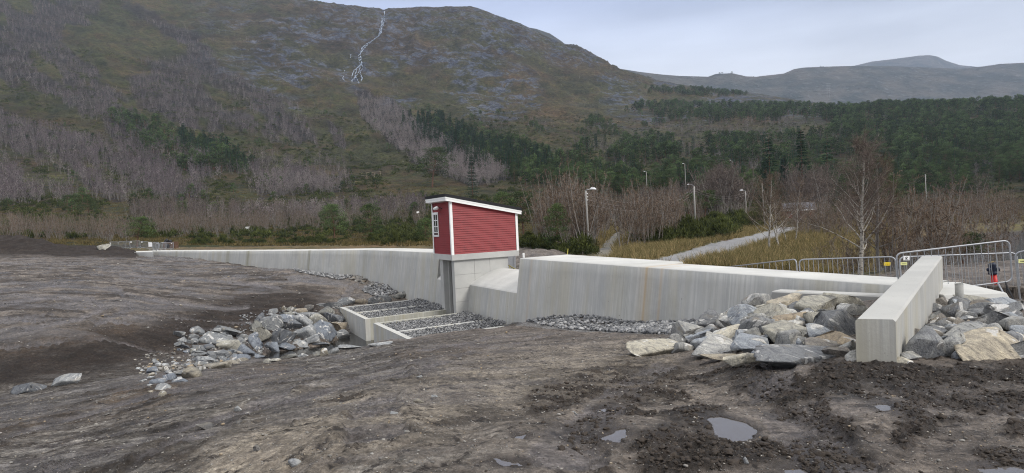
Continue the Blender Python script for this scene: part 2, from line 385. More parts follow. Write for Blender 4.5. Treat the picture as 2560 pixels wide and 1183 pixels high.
relief += (1 - fine) * (0.10 * fbm(Xn / 1.3, Yn / 1.1, 4, 18) + 0.10 * fbm(Xn / 3.5, Yn / 2.2, 3, 19, ridged=True) + 0.05 * fbm(Xn / 0.45, Yn / 0.5, 3, 20, ridged=True))
relief *= np.where(moor > 0.5, 1.6, 1.0)
# ruts of the machines
rut = np.zeros_like(Zn)
for pl, wd in (([(0, 762), (120, 745), (230, 748), (262, 775), (200, 800), (60, 826)], 9), ([(0, 730), (150, 716), (300, 728), (330, 770), (240, 812)], 8), ([(330, 745), (430, 760), (560, 775), (620, 770)], 7),
               ([(760, 705), (850, 712), (960, 735)], 5), ([(300, 690), (500, 700), (700, 720)], 5), ([(0, 1100), (300, 1010), (560, 950), (760, 925)], 8), ([(120, 1183), (480, 1060), (800, 985), (1010, 930)], 10)):
    d_ = dist_line(PXn, PYn, pl); rut += np.exp(-(d_ / wd) ** 2) - 0.6 * np.exp(-((d_ - 2 * wd) / wd) ** 2)
relief -= 0.05 * rut * sstep(4, 9, Dn)
def track(pl, hw, pitch, depth):                    # the print of a crawler track: a sunk band with cleat marks and pressed-up edges
    best = np.full(Zn.shape, 1e9); s_at = np.zeros(Zn.shape); s0 = 0.0
    for (x1, y1), (x2, y2) in zip(pl[:-1], pl[1:]):
        dx, dy = x2 - x1, y2 - y1; L = math.hypot(dx, dy); t_ = np.clip(((Xn - x1) * dx + (Yn - y1) * dy) / (L * L), 0, 1)
        q = np.hypot(Xn - x1 - t_ * dx, Yn - y1 - t_ * dy); k_ = q < best; best = np.where(k_, q, best); s_at = np.where(k_, s0 + t_ * L, s_at); s0 += L
    wob = best + 0.07 * fbm(Xn / .35, Yn / .35, 2, 88); band = 1 - sstep(hw * .8, hw, wob); wear = sstep(-.25, .1, fbm(Xn / 1.4, Yn / 1.4, 3, 89))
    return wear * (band * (-depth + .55 * depth * np.sin(2 * math.pi * s_at / pitch + 3 * best)) + depth * .9 * np.exp(-((wob - hw * 1.12) / .07) ** 2)), band * wear
tr_z = np.zeros_like(Zn); tr_m = np.zeros_like(Zn)
for pl in ([(-3.3, 5.2), (-4.0, 8), (-4.3, 11), (-3.8, 15), (-2.4, 19.5), (-.5, 24)], [(-1.2, 5.0), (-1.9, 8), (-2.2, 11), (-1.7, 15), (-.4, 19), (1.4, 23)], [(.3, 4.2), (.7, 6), (1.6, 9), (3.0, 12)], [(2.1, 4.0), (2.5, 5.6), (3.3, 8), (4.0, 9.2)],
           [(-26, 30), (-20, 33), (-15, 38), (-13, 45), (-14, 55)], [(-24, 29), (-18, 31.5), (-13, 36.5), (-10.6, 45), (-11.4, 56)], [(-40, 52), (-30, 50), (-22, 54), (-18, 62)], [(-22, 24.5), (-17, 27), (-14.5, 28.5)]):
    a_, b_2 = track(pl, .30 if pl[0][1] < 20 else .42, .19 if pl[0][1] < 20 else .34, .028 if pl[0][1] < 20 else .075); tr_z += a_; tr_m = np.maximum(tr_m, b_2)
relief += tr_z; rutm = np.clip(np.maximum(rut, .75 * tr_m), 0, 1); Zn = Zn + relief
# the light sandy embankment edge running across the foreground
emb = dist_line(PXn, PYn, [(560, 1190), (820, 1090), (1060, 1010), (1250, 955), (1500, 915), (1640, 895)])
embank = np.exp(-(emb / 60) ** 2) * (1 - sstep(16, 22, Dn)); Zn += 0.05 * embank
def ridge_line(pl, d0, sig, amp, sd):                 # a heap of earth whose skyline follows the photograph
    global Zn
    pts = [at(x, y, d0) for x, y in pl]; uu = np.array([p.x / d0 for p in pts]); zz = np.array([p.z for p in pts]); zt = np.interp(us, uu, zz, left=-9, right=-9)[None, :]
    e_ = np.exp(-((Dn - d0) / sig) ** 2); w_ = np.where(zt > Zn, e_, 0); Zn = Zn + (zt - Zn) * w_ * (zt > Zn) + w_ * amp * fbm(Xn / 1.4, Yn / 1.4, 4, sd); return np.clip(w_ * 5, 0, 1)
mound = ridge_line([(-420, 588), (-100, 584), (0, 589), (45, 590), (80, 594), (110, 601), (140, 611), (170, 615), (250, 616), (300, 619), (340, 629)], 83, 6.5, .45, 44)
spoil = ridge_line([(1285, 640), (1310, 628), (1340, 623), (1380, 625), (1410, 634), (1440, 650)], 58, 5.0, .25, 45)
# shore of the stilling basins and the outlet channel
inside = (A1 > -5.05) & (A1 < 6) & (A2 > -6.3) & (A2 < 8.65); Zn = np.where(inside, np.minimum(Zn, -6.25), Zn)
chan = (A1 > -9) & (A1 < 1.0) & (A2 > 0.0) & (A2 < 1.75); Zn = np.where(chan, np.minimum(Zn, -7.6), Zn)
front = (A1 > -8.2) & (A1 <= -5.0) & (A2 > -2.2) & (A2 < 5.0 + 1.1 * (A1 + 5.2)); Zn = np.where(front, np.minimum(Zn, -7.35 + 0.5 * np.maximum(0, -A1 - 6.6)), Zn)
# nothing of the ground may rise through the crest
under = (np.abs(up + 0.0) < 4) & (Xn > NEAR_EDGE[0][0]) & (PXn < 2600); 
Zn = np.where((up > -0.15) & (up < 3.2) & (Xn > NEAR_EDGE[1][0]), np.minimum(Zn, -2.7), Zn)
Zn = np.where((Xn <= NEAR_EDGE[1][0]) & (Xn > NEAR_EDGE[5][0]) & (up_left > -0.05) & (up_left < 3), np.minimum(Zn, -2.35), Zn)

# puddles: a level hollow each
PUDDLES = [([(1770, 1042), (1800, 1037), (1850, 1049), (1888, 1064), (1882, 1098), (1850, 1116), (1812, 1110), (1786, 1080)], 'shallow puddle reflecting pale sky between the muddy clods, largest of the puddles'),
           ([(1286, 1084), (1312, 1082), (1314, 1108), (1284, 1110)], 'small square puddle in a heel mark of the bare sandy mud'),
           ([(1500, 1092), (1540, 1072), (1562, 1068), (1566, 1082), (1548, 1096), (1568, 1108), (1540, 1108)], 'bent puddle half ringed by a rim of dark mud'),
           ([(1966, 1172), (2010, 1168), (2040, 1183), (1990, 1200), (1960, 1195)], 'puddle cut off by the lower edge beside a dark mud ridge'),
           ([(1236, 1140), (1290, 1152), (1310, 1162), (1260, 1160)], 'narrow reddish brown puddle in a rut'),
           ([(2185, 1010), (2215, 1006), (2232, 1020), (2205, 1026)], 'thin puddle beside the trampled clods before the boulders'),
           ([(1495, 1020), (1518, 1016), (1526, 1030), (1500, 1034)], 'tiny puddle behind the row of clods'),
           ([(2440, 1165), (2540, 1158), (2600, 1175), (2480, 1190)], 'flat sheet of water behind a long low mud ridge')]
puddle_level = []; pwet = np.zeros_like(Zn)
cent = lambda P: (sum(p[0] for p in P) / len(P), sum(p[1] for p in P) / len(P))
for poly, lab in PUDDLES:
    c = cent(poly); k = (Dn > 3) & (Dn < 9) & (PXn > c[0] - 200) & (PXn < c[0] + 200)
    ins = in_poly(PXn, PYn, poly) & k
    lv = float(np.percentile(Zn[ins], 76)) if ins.any() else -1.7
    W_ = [atz(x, y, lv + .02) for x, y in poly]; W_ = [(p.x, p.y) for p in W_]
    dist = dist_line(Xn, Yn, W_ + W_[:1]); wob = 0.045 * fbm(Xn / 0.14, Yn / 0.14, 3, 77)
    sd = np.where(in_poly(Xn, Yn, W_), -dist, dist) + wob
    Zn = np.where(k & (sd < 0), np.minimum(Zn, lv - 0.004 - 0.02 * sstep(0, .08, -sd)), Zn)
    Zn = np.where(k & (sd >= 0) & (sd < .5), np.maximum(Zn, lv + 0.004 + 0.010 * sstep(0, .05, sd) - 0.14 * np.maximum(0, sd - .16)), Zn)
    pwet = np.where(k, np.maximum(pwet, 1 - sstep(0.0, .16, sd)), pwet); puddle_level.append((W_, lv))

logd_n = np.log(ds_n)
def bil(Zg, us_, lds, u, d):
    u = np.asarray(u, float); d = np.asarray(d, float)
    i = np.clip(np.searchsorted(us_, u) - 1, 0, len(us_) - 2); j = np.clip(np.searchsorted(lds, np.log(d)) - 1, 0, len(lds) - 2)
    a = np.clip((u - us_[i]) / (us_[i + 1] - us_[i]), 0, 1); b = np.clip((np.log(d) - lds[j]) / (lds[j + 1] - lds[j]), 0, 1)
    return (Zg[j, i] * (1 - a) + Zg[j, i + 1] * a) * (1 - b) + (Zg[j + 1, i] * (1 - a) + Zg[j + 1, i + 1] * a) * b

# far sheet --------------------------------------------------------------------------------------------
us_f = np.concatenate([np.linspace(-2.2, -0.95, 40)[:-1], np.linspace(-0.95, 0.95, 760), np.linspace(0.95, 2.2, 40)[1:]])
ds_f = np.concatenate([geo(D_SPLIT, 400, 0.010)[:-1], geo(400, 1700, 0.0065)[:-1], geo(1700, 2700, 0.03)])
Zf = fan(us_f, ds_f)
Uf, Df = np.meshgrid(us_f, ds_f); Xf = Uf * Df; Yf = Df
PXf, PYf, _ = project(np.stack([Xf, Yf, Zf], -1))
k = sstep(D_SPLIT, 190, Df); kr = 1 - 0.72 * sstep(1250, 1600, Df)
dg = R(-52); gx = Xf * math.cos(dg) + Yf * math.sin(dg); gy = -Xf * math.sin(dg) + Yf * math.cos(dg)
rough_hill = sstep(300, 600, Df) * (1 - sstep(1300, 1700, PXf) * 0.6)
rl = k * (1.3 * fbm(Xf / 22, Yf / 22, 4, 31) + 0.5 * fbm(Xf / 6, Yf / 6, 3, 32) * (1 - sstep(250, 500, Df)))
rl += rough_hill * kr * (11.0 * fbm(gx / 170, gy / 70, 4, 33) + 8.0 * fbm(Xf / 60, Yf / 60, 4, 34, ridged=True))
rl += rough_hill * kr * 2.2 * fbm(Xf / 16, Yf / 16, 3, 35)
crag = sstep(1050, 1350, Df) * sstep(560, 760, PXf) * (1 - sstep(1550, 1750, PXf))
rl += crag * (10.0 * fbm(Xf / 45, Yf / 30, 4, 36, ridged=True) + 5.0 * fbm(Xf / 12, Yf / 9, 3, 37, ridged=True)) * (1 - 0.8 * sstep(1480, 1600, Df))
fall_px = [(962, 30), (957, 55), (951, 88), (940, 98), (917, 112), (905, 122), (901, 140), (904, 160), (893, 175), (889, 190), (886, 206)]
gul = np.exp(-(dist_line(PXf, PYf, fall_px) / 9) ** 2) * sstep(700, 900, Df); rl -= 4.0 * gul
Zf = Zf + rl
Zf[0] = bil(Zn, us, logd_n, us_f, np.full(len(us_f), D_SPLIT - 1e-6))
b_ = np.clip((Df - D_SPLIT) / 14, 0, 1); Zf = Zf * b_ + (1 - b_) * (Zf[0][None, :] + (fan(us_f, ds_f) - fan(us_f, ds_f[:1])))
logd_f = np.log(ds_f)
def H(x, y):                                          # ground height under a point
    x = np.asarray(x, float); y = np.asarray(y, float); u = x / y
    return np.where(y < D_SPLIT, bil(Zn, us, logd_n, u, np.clip(y, 0.6, D_SPLIT)), bil(Zf, us_f, logd_f, u, np.clip(y, D_SPLIT, 2690)))
_RD = np.concatenate([geo(3, D_SPLIT, 0.003), geo(D_SPLIT, 2600, 0.004)])
def hit(px, py, dmin=3.0, dmax=2600.0):               # first ground point on that pixel's ray
    dd = _RD[(_RD >= dmin) & (_RD <= dmax)]; r = ray(px, py); z = dd * r[2] / r[1]; h = H(dd * r[0] / r[1], dd)
    k = np.nonzero(z <= h)[0]
    d = dd[k[0]] if len(k) else dd[np.argmin(z - h)]
    return at(px, py, float(d))
# ---------------------------------------------------------------- terrain materials
def moor_color(t, far=False):                         # heather, grass and moss of the moor; returns colour, roughness, bump height
    p = t.coord('Geo')
    n1 = t.noise(p, 0.055, 5, 0.6, 0.4); n2 = t.noise(t.coord('Geo', (1, 1, 2.5)), 0.45, 5, 0.65); n3 = t.noise(t.coord('Geo', (1, 1, 3)), 2.2, 4, 0.7)
    green = t.mix(t.rng(n2, 0.38, 0.62), (0.022, 0.029, 0.011), (0.070, 0.080, 0.024))
    brown = t.mix(t.rng(n3, 0.35, 0.65), (0.040, 0.030, 0.019), (0.110, 0.080, 0.042))
    c = t.mix(t.rng(n1, 0.42, 0.62), green, brown)
    c = t.mix(t.math('MULTIPLY', t.attr('rust'), t.rng(n2, 0.35, 0.6)), c, (0.165, 0.088, 0.046))
    c = t.mix(t.math('MULTIPLY', t.attr('straw'), t.rng(n3, 0.25, 0.6, 0.35, 1.0)), c, t.mix(n2, (0.085, 0.080, 0.030), (0.22, 0.165, 0.080)))
    return c, n2, n3
# --- mud and near ground
t = NT("mud_and_moor")
p = t.coord('Geo')
n_big = t.noise(p, 0.35, 5, 0.6, 0.3); n_mid = t.noise(p, 1.9, 8, 0.70, 0.3); n_sm = t.noise(p, 11, 6, 0.68); n_gr = t.noise(p, 90, 4, 0.7); n_peb = t.vor(p, 46)
st_ = t.coord('Geo', (0.62, 2.0, 1), (0, 0, R(-64))); n_st = t.noise(st_, 1.7, 8, 0.74, 0.35)
n_lf = t.noise(t.coord('Geo', (0.16, 0.55, 1)), 1.2, 6, 0.66, 0.4)
wet_sheen = t.math('MULTIPLY', t.math('MULTIPLY', t.attr('wet'), t.math('SUBTRACT', 1.0, t.attr('dark'))), t.rng(t.noise(t.coord('Geo', (0.22, 0.5, 1)), 0.9, 4, 0.55, 0.8), 0.50, 0.57))
grey = t.mix(t.rng(n_mid, 0.35, 0.66), (0.118, 0.101, 0.088), (0.255, 0.225, 0.198))
peat = t.mix(n_sm, (0.016, 0.012, 0.009), (0.044, 0.031, 0.022))
silt = t.mix(t.rng(n_st, .35, .66), (0.085, 0.080, 0.073), (0.300, 0.288, 0.268))
c = t.mix(t.attr('leftish'), grey, t.mix(t.rng(n_st, 0.40, 0.60), peat, silt))
c = t.mix(t.math('MULTIPLY', t.attr('field'), t.rng(n_lf, 0.46, 0.56, 0.0, 1.0)), c, t.mix(n_sm, (0.018, 0.013, 0.010), (0.048, 0.035, 0.027)))
c = t.mix(t.math('MULTIPLY', t.attr('brown'), t.rng(n_mid, 0.35, 0.6, 0.15, 1)), c, (0.098, 0.064, 0.036))
c = t.mix(t.math('MULTIPLY', t.attr('sand'), t.rng(n_mid, 0.30, 0.62, 0.2, 1.0)), c, t.mix(n_sm, (0.205, 0.182, 0.148), (0.390, 0.350, 0.285)))
c = t.mix(t.rng(n_gr, 0.3, 0.7, 0.0, 0.38), c, t.mix(n_gr, (0.03, 0.026, 0.022), (0.19, 0.17, 0.15)))
c = t.mix(t.rng(n_big, 0.54, 0.66, 0, 0.5), c, peat)
n_crack = t.noise(p, 4.2, 7, 0.72, 0.6); c = t.mix(t.rng(n_crack, 0.46, 0.39, 0, 0.9), c, (0.018, 0.013, 0.010))
c = t.mix(t.math('MULTIPLY', t.attr('dark'), t.rng(n_mid, 0.25, 0.6, 0.75, 1.0)), c, t.mix(n_sm, (0.010, 0.007, 0.006), (0.034, 0.024, 0.018)))
c = t.mix(t.math('MULTIPLY', t.attr('clod'), t.rng(n_sm, 0.30, 0.55, 0.45, 1)), c, t.mix(n_sm, (0.011, 0.008, 0.006), (0.036, 0.026, 0.019)))
c = t.mix(t.math('MULTIPLY', t.rng(n_peb, 0.16, 0.10), t.rng(n_sm, 0.52, 0.62)), c, (0.27, 0.255, 0.235))
c = t.mix(t.attr('gravel'), c, t.mix(t.vor(p, 16), (0.06, 0.062, 0.065), (0.26, 0.26, 0.262)))
c = t.mix(t.math('MULTIPLY', t.attr('rut'), t.rng(n_mid, 0.3, 0.6, .3, 1)), c, t.mix(n_st, (0.075, 0.068, 0.070), (0.190, 0.180, 0.190)))  # rut smears also carry a pale lilac-grey sky sheen in their colour
c = t.mix(t.math('MULTIPLY', wet_sheen, 0.55), c, (0.125, 0.117, 0.120))  # sky sheen of the wet mud painted in as pale lilac-grey
n30 = t.noise(p, 34, 5, 0.7); n_m2 = t.noise(p, 0.95, 6, 0.72, 0.5)
c = t.mix(1.0, c, t.ramp(n_sm, [(0.34, (0.52, 0.51, 0.50)), (0.5, (0.95, 0.94, 0.93)), (0.66, (1.42, 1.41, 1.40))]), 'MULTIPLY')  # soil tones, here and below, also put small-scale self-shading into the colour
c = t.mix(1.0, c, t.ramp(n30, [(0.34, (0.66, 0.65, 0.64)), (0.5, (0.96, 0.96, 0.96)), (0.66, (1.36, 1.36, 1.36))]), 'MULTIPLY')
c = t.mix(1.0, c, t.ramp(n_m2, [(0.36, (0.46, 0.44, 0.42)), (0.5, (0.86, 0.84, 0.82)), (0.64, (1.22, 1.20, 1.18))]), 'MULTIPLY')
c = t.mix(t.math('MULTIPLY', t.attr('pwet'), 0.75), c, (0.030, 0.023, 0.019))
mc, m2, m3 = moor_color(t)
mc = t.mix(t.attr('road'), mc, t.mix(n_mid, (0.155, 0.155, 0.158), (0.29, 0.29, 0.295)))
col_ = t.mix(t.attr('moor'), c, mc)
wet = wet_sheen if True else t.math('MULTIPLY', t.attr('wet'), t.rng(t.noise(t.coord('Geo', (0.22, 0.5, 1)), 0.9, 4, 0.55, 0.8), 0.49, 0.56))
ro = t.rng(n_mid, 0.35, 0.62, 0.58, 0.88)
ro = t.math('SUBTRACT', ro, t.math('MULTIPLY', wet, 0.46)); ro = t.math('ADD', ro, t.math('MULTIPLY', t.attr('moor'), 0.3)); ro = t.math('ADD', ro, t.math('MULTIPLY', t.attr('dark'), 0.3)); ro = t.math('SUBTRACT', ro, t.math('MULTIPLY', t.attr('rut'), 0.32)); ro = t.math('SUBTRACT', ro, t.math('MULTIPLY', t.attr('pwet'), 0.35)); ro = t.math('MAXIMUM', ro, 0.12)
bh = t.math('ADD', t.math('MULTIPLY', n_sm, 0.9), t.math('MULTIPLY', n_gr, 0.35)); bh = t.math('ADD', bh, t.math('MULTIPLY', n_st, 0.6)); bh = t.math('ADD', bh, t.math('MULTIPLY', n_mid, 1.6))
bh = t.math('ADD', bh, t.math('MULTIPLY', n_crack, 1.6)); nb = t.bump(bh, 0.95, 0.045)
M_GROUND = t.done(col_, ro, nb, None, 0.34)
# --- hillside
t = NT("hillside_moor")
mc, m2, m3 = moor_color(t)
pr = t.coord('Geo', (1, 1, 1.6)); r1 = t.noise(pr, 0.035, 6, 0.7, 0.6); r2 = t.noise(t.coord('Geo', (1, 1, 0.5)), 0.16, 5, 0.7); r3 = t.noise(pr, 0.011, 4, 0.6, 0.5)
rockc = t.mix(t.rng(r2, 0.3, 0.7), (0.035, 0.041, 0.056), (0.165, 0.178, 0.220))
high = t.mix(t.rng(r1, 0.40, 0.60), (0.044, 0.040, 0.027), (0.118, 0.080, 0.052))
c = t.mix(t.math('MULTIPLY', t.attr('high'), 0.8), mc, high)
heath = t.mix(t.rng(r2, 0.35, 0.65), (0.030, 0.037, 0.015), (0.085, 0.084, 0.034))
c = t.mix(t.math('MULTIPLY', t.rng(r3, 0.45, 0.58), 0.75), c, heath)
rm = t.math('MULTIPLY', t.attr('rock'), t.rng(r1, 0.50, 0.56))
c = t.mix(t.attr('wood'), c, t.mix(r2, (0.030, 0.024, 0.024), (0.075, 0.062, 0.058)))
c = t.mix(rm, c, rockc)
r4 = t.noise(t.coord('Geo', (1, 1, 1.8)), 0.14, 7, 0.82, 0.3); r5 = t.noise(t.coord('Geo'), 0.02, 5, 0.7, 0.4)
c = t.mix(1.0, c, t.ramp(r4, [(0.36, (0.34, 0.355, 0.39)), (0.5, (0.76, 0.78, 0.81)), (0.63, (1.26, 1.24, 1.20))]), 'MULTIPLY'); c = t.mix(1.0, c, t.ramp(r5, [(0.40, (0.62, 0.64, 0.70)), (0.60, (1.12, 1.10, 1.06))]), 'MULTIPLY')
c = t.mix(t.rng(t.noise(pr, 0.6, 4, 0.7), 0.60, 0.72, 0, 0.6), c, (0.016, 0.018, 0.011))
sp = t.vor(t.coord('Geo', (1, 1, 1)), 0.09); c = t.mix(t.math('MULTIPLY', t.rng(sp, 0.055, 0.03), 0.75), c, (0.24, 0.235, 0.22))
nb = t.bump(t.math('ADD', m2, t.math('MULTIPLY', r2, 3.0)), 1.0, 1.6)
M_HILL = t.done(c, 0.9, nb, None, 0.15)

# ---------------------------------------------------------------- ground sheets
def grid_faces(nr, nc):
    i = np.arange((nr - 1) * (nc - 1)); r_, c_ = i // (nc - 1), i % (nc - 1); a = r_ * nc + c_
    return np.stack([a, a + 1, a + nc + 1, a + nc], 1)
def add_attr(me, name, arr):
    a = me.attributes.new(name, 'FLOAT', 'POINT'); a.data.foreach_set("value", np.ascontiguousarray(arr, np.float32).ravel())
road_px = [(1660, 668), (1700, 655), (1760, 638), (1830, 612), (1880, 596), (1915, 586), (1960, 572), (1985, 556), (2005, 546), (2030, 538)]
road_w = [atz(x, y, -4.05 + 0.9 * i / 9) for i, (x, y) in enumerate(road_px)]
road_xy = [(p.x, p.y) for p in road_w]
path_xy = [(p.x, p.y) for p in (hit(1508, 646, 45), hit(1518, 625, 45), hit(1530, 605, 45), hit(1548, 582, 45), hit(1560, 572, 45))]
d_road = dist_line(Xn, Yn, road_xy); d_path = dist_line(Xn, Yn, path_xy)
Zn_road = d_road < 3.2
far_beh = (moor > 0.5)
roadm = (1 - sstep(1.6, 2.0, d_road + 0.3 * fbm(Xn, Yn, 2, 3))); pathm = 0.55 * (1 - sstep(0.8, 1.5, d_path + 0.5 * fbm(Xn, Yn, 2, 4)))
left_field = (1 - sstep(640, 1000, PXn)) * sstep(24, 32, Dn) * (1 - moor)
field = np.maximum(left_field, (1 - moor) * sstep(900, 1100, PXn) * 0.35)
trench = np.exp(-(dist_line(PXn, PYn, [(0, 930), (150, 905), (300, 880), (450, 830), (560, 800), (660, 790), (760, 770)]) / 55) ** 2) * sstep(18, 22, Dn) * (Dn < 50)
brown = np.exp(-(dist_line(PXn, PYn, [(0, 890), (150, 860), (260, 840), (330, 830)]) / 26) ** 2) + np.exp(-(dist_line(PXn, PYn, [(300, 990), (520, 960), (700, 925)]) / 22) ** 2) + 0.6 * np.exp(-(dist_line(PXn, PYn, [(0, 1090), (250, 1030), (420, 985)]) / 30) ** 2)
brown += 0.7 * np.exp(-(dist_line(PXn, PYn, [(560, 1183), (700, 1165), (840, 1175)]) / 25) ** 2) + 0.5 * np.exp(-(dist_line(PXn, PYn, [(1000, 890), (1200, 880)]) / 14) ** 2)
grav = np.zeros_like(Zn)
for poly in ([(725, 664), (790, 668), (870, 682), (882, 694), (850, 700), (790, 690), (740, 680)], [(905, 722), (950, 700), (1005, 728), (995, 742), (930, 738)], [(1280, 800), (1400, 806), (1560, 812), (1760, 798), (1790, 812), (1700, 842), (1560, 836), (1400, 826), (1290, 818)]):
    grav = np.maximum(grav, np.where(in_poly(PXn, PYn, poly) & (Dn > 15), 1.0, 0))
grav = np.maximum(grav, ((A1 > -5.3) & (A1 < 6) & (A2 > -6.6) & (A2 < 9)) * 1.0)
straw = np.zeros_like(Zn); rustn = np.zeros_like(Zn)
straw = np.where((PXn > 1480), (0.95 - 0.5 * sstep(2100, 2300, PXn)) * sstep(-0.25, 0.15, fbm(Xn / 7, Yn / 7, 3, 61)), 0.15)
rustn = np.where(PXn < 1100, 0.5, 0.15)
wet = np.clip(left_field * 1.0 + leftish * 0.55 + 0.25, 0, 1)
me = mesh_np("ground", np.stack([Xn, Yn, Zn], -1).reshape(-1, 3), grid_faces(*Zn.shape), [M_GROUND], True)
moor = moor * (1 - mound) * (1 - spoil)
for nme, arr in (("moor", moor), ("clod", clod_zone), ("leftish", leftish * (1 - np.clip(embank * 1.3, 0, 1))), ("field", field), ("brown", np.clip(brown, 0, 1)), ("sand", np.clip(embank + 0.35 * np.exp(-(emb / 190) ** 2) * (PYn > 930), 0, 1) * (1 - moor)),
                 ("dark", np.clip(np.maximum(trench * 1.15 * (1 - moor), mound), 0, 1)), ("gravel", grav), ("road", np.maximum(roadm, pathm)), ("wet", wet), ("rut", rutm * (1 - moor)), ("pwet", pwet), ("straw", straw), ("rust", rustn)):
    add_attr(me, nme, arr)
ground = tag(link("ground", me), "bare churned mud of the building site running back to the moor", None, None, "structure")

high = sstep(250, 120, PYf) * sstep(430, 700, PXf) * sstep(700, 950, Df)
rock = np.clip(sstep(0.0, 0.2, fbm(PXf / 190, PYf / 70, 3, 71) + 0.28 * sstep(230, 90, PYf) * sstep(450, 640, PXf) + 0.10 * sstep(900, 1100, PXf)), 0, 1) * sstep(620, 900, Df) * sstep(420, 640, PXf)
rock = np.maximum(rock, np.exp(-(dist_line(PXf, PYf, fall_px) / 26) ** 2)); rock = np.maximum(rock, np.exp(-(dist_line(PXf, PYf, [(868, 160), (862, 180), (860, 200)]) / 14) ** 2))
rustf = 0.30 * sstep(-0.1, 0.3, fbm(Xf / 90, Yf / 60, 3, 72)) + 0.6 * sstep(300, 90, PYf) * sstep(600, 900, PXf) + 0.5 * np.exp(-(dist_line(PXf, PYf, [(1300, 285), (1700, 300), (1900, 290)]) / 30) ** 2) + 0.8 * np.exp(-(dist_line(PXf, PYf, [(640, 585), (900, 588), (1080, 590)]) / 10) ** 2)
strawf = 0.75 * sstep(-0.15, 0.25, fbm(Xf / 14, Yf / 9, 3, 73)) * (1 - sstep(170, 300, Df)) * sstep(1400, 1600, PXf) * (1 - 0.5 * sstep(2150, 2350, PXf)) + 0.10
me = mesh_np("hillside", np.stack([Xf, Yf, Zf], -1).reshape(-1, 3), grid_faces(*Zf.shape), [M_HILL], True)
woodm = sstep(-0.04, 0.06, fbm(PXf / 210 + PYf / 150 * .25, (PYf - .62 * PXf) / 85, 4, 301)) * in_poly(PXf, PYf, [(-420, -20), (0, 0), (330, 10), (560, 120), (760, 260), (860, 340), (880, 480), (620, 500), (300, 505), (0, 515), (-420, 520)]) * 0.8
woodm = np.maximum(woodm, 0.8 * in_poly(PXf, PYf, [(880, 215), (985, 262), (1060, 330), (1200, 400), (1290, 452), (1180, 470), (1060, 430), (970, 360), (905, 300)]))
for nme, arr in (("wood", woodm), ("high", high), ("rock", np.clip(rock, 0, 1)), ("rust", np.clip(rustf, 0, 1)), ("straw", np.clip(strawf, 0, 1))): add_attr(me, nme, arr)
tag(link("mountain", me), "broad heather and rock mountain with birch woods on its lower slope", None, None, "structure")

# distant ranges beyond the valley: each a ridge with a front and a back slope of its own
t = NT("distant_moor"); p = t.coord('Geo', (1, 1, 2)); a = t.noise(p, 0.006, 6, 0.65, 0.5); b = t.noise(p, 0.03, 5, 0.7)
c = t.mix(t.rng(a, 0.4, 0.6), (0.036, 0.042, 0.036), (0.085, 0.078, 0.064)); c = t.mix(t.rng(b, 0.56, 0.70, 0, 0.7), c, (0.17, 0.17, 0.17)); c = t.mix(t.rng(b, 0.44, 0.34, 0, 0.8), c, (0.024, 0.028, 0.018))
M_FARHILL = t.done(c, 0.95, t.bump(t.math('ADD', a, b), 1.0, 12.0), None, 0.1)
def range_(name, label, ridge, d, front, back, foot, seed):
    px = np.linspace(ridge[0][0], ridge[-1][0], 420); py = np.interp(px, [p[0] for p in ridge], [p[1] for p in ridge])
    top = np.array([at(x, y, d) for x, y in zip(px, py)]); nf, nb_ = 46, 10; rows = []
    for i in range(nf + nb_ + 1):
        if i <= nf:
            s_ = i / nf; dd = d - front * (1 - s_); z = foot + (top[:, 2] - foot) * (s_ ** 0.85)
        else:
            s_ = (i - nf) / nb_; dd = d + back * s_; z = top[:, 2] + (foot - top[:, 2]) * s_ ** 1.5
        x = top[:, 0] / d * dd; y = np.full_like(x, dd); edge = math.sin(math.pi * min(1, i / nf)) if i <= nf else 0
        z = z + edge * d * 0.0085 * fbm(x / (d * .05), y / (d * .05), 5, seed) + (edge + .12) * d * 0.002 * fbm(x / (d * .008), y / (d * .008), 3, seed + 5)
        rows.append(np.stack([x, y, z], -1))
    return tag(link(name, mesh_np(name, np.concatenate(rows), grid_faces(nf + nb_ + 1, 420), [M_FARHILL], True)), label, None, None, "structure")
range_("hills", "long low range with a few wind bent pines on its knoll", [(1480, 215), (1530, 182), (1550, 172), (1600, 180), (1650, 186), (1700, 190), (1770, 192), (1790, 185), (1830, 183), (1865, 191), (1890, 192), (1960, 184), (1985, 173), (2010, 169), (2060, 167), (2130, 165), (2250, 166), (2400, 172), (2460, 166), (2500, 160), (2560, 157), (2700, 150), (2900, 165)], 3300, 1100, 900, -20, 91)
range_("hills", "highest distant summit, a smooth dome behind the range", [(2080, 200), (2130, 166), (2180, 154), (2240, 147), (2300, 139), (2325, 138), (2345, 142), (2365, 152), (2400, 163), (2450, 168), (2520, 185), (2600, 200)], 5200, 1500, 1200, 100, 95)
range_("hills", "pale shoulder showing behind the mountain's right slope", [(1240, 70), (1300, 66), (1340, 72), (1375, 84), (1405, 104), (1440, 135), (1500, 190)], 2900, 300, 600, 300, 97)
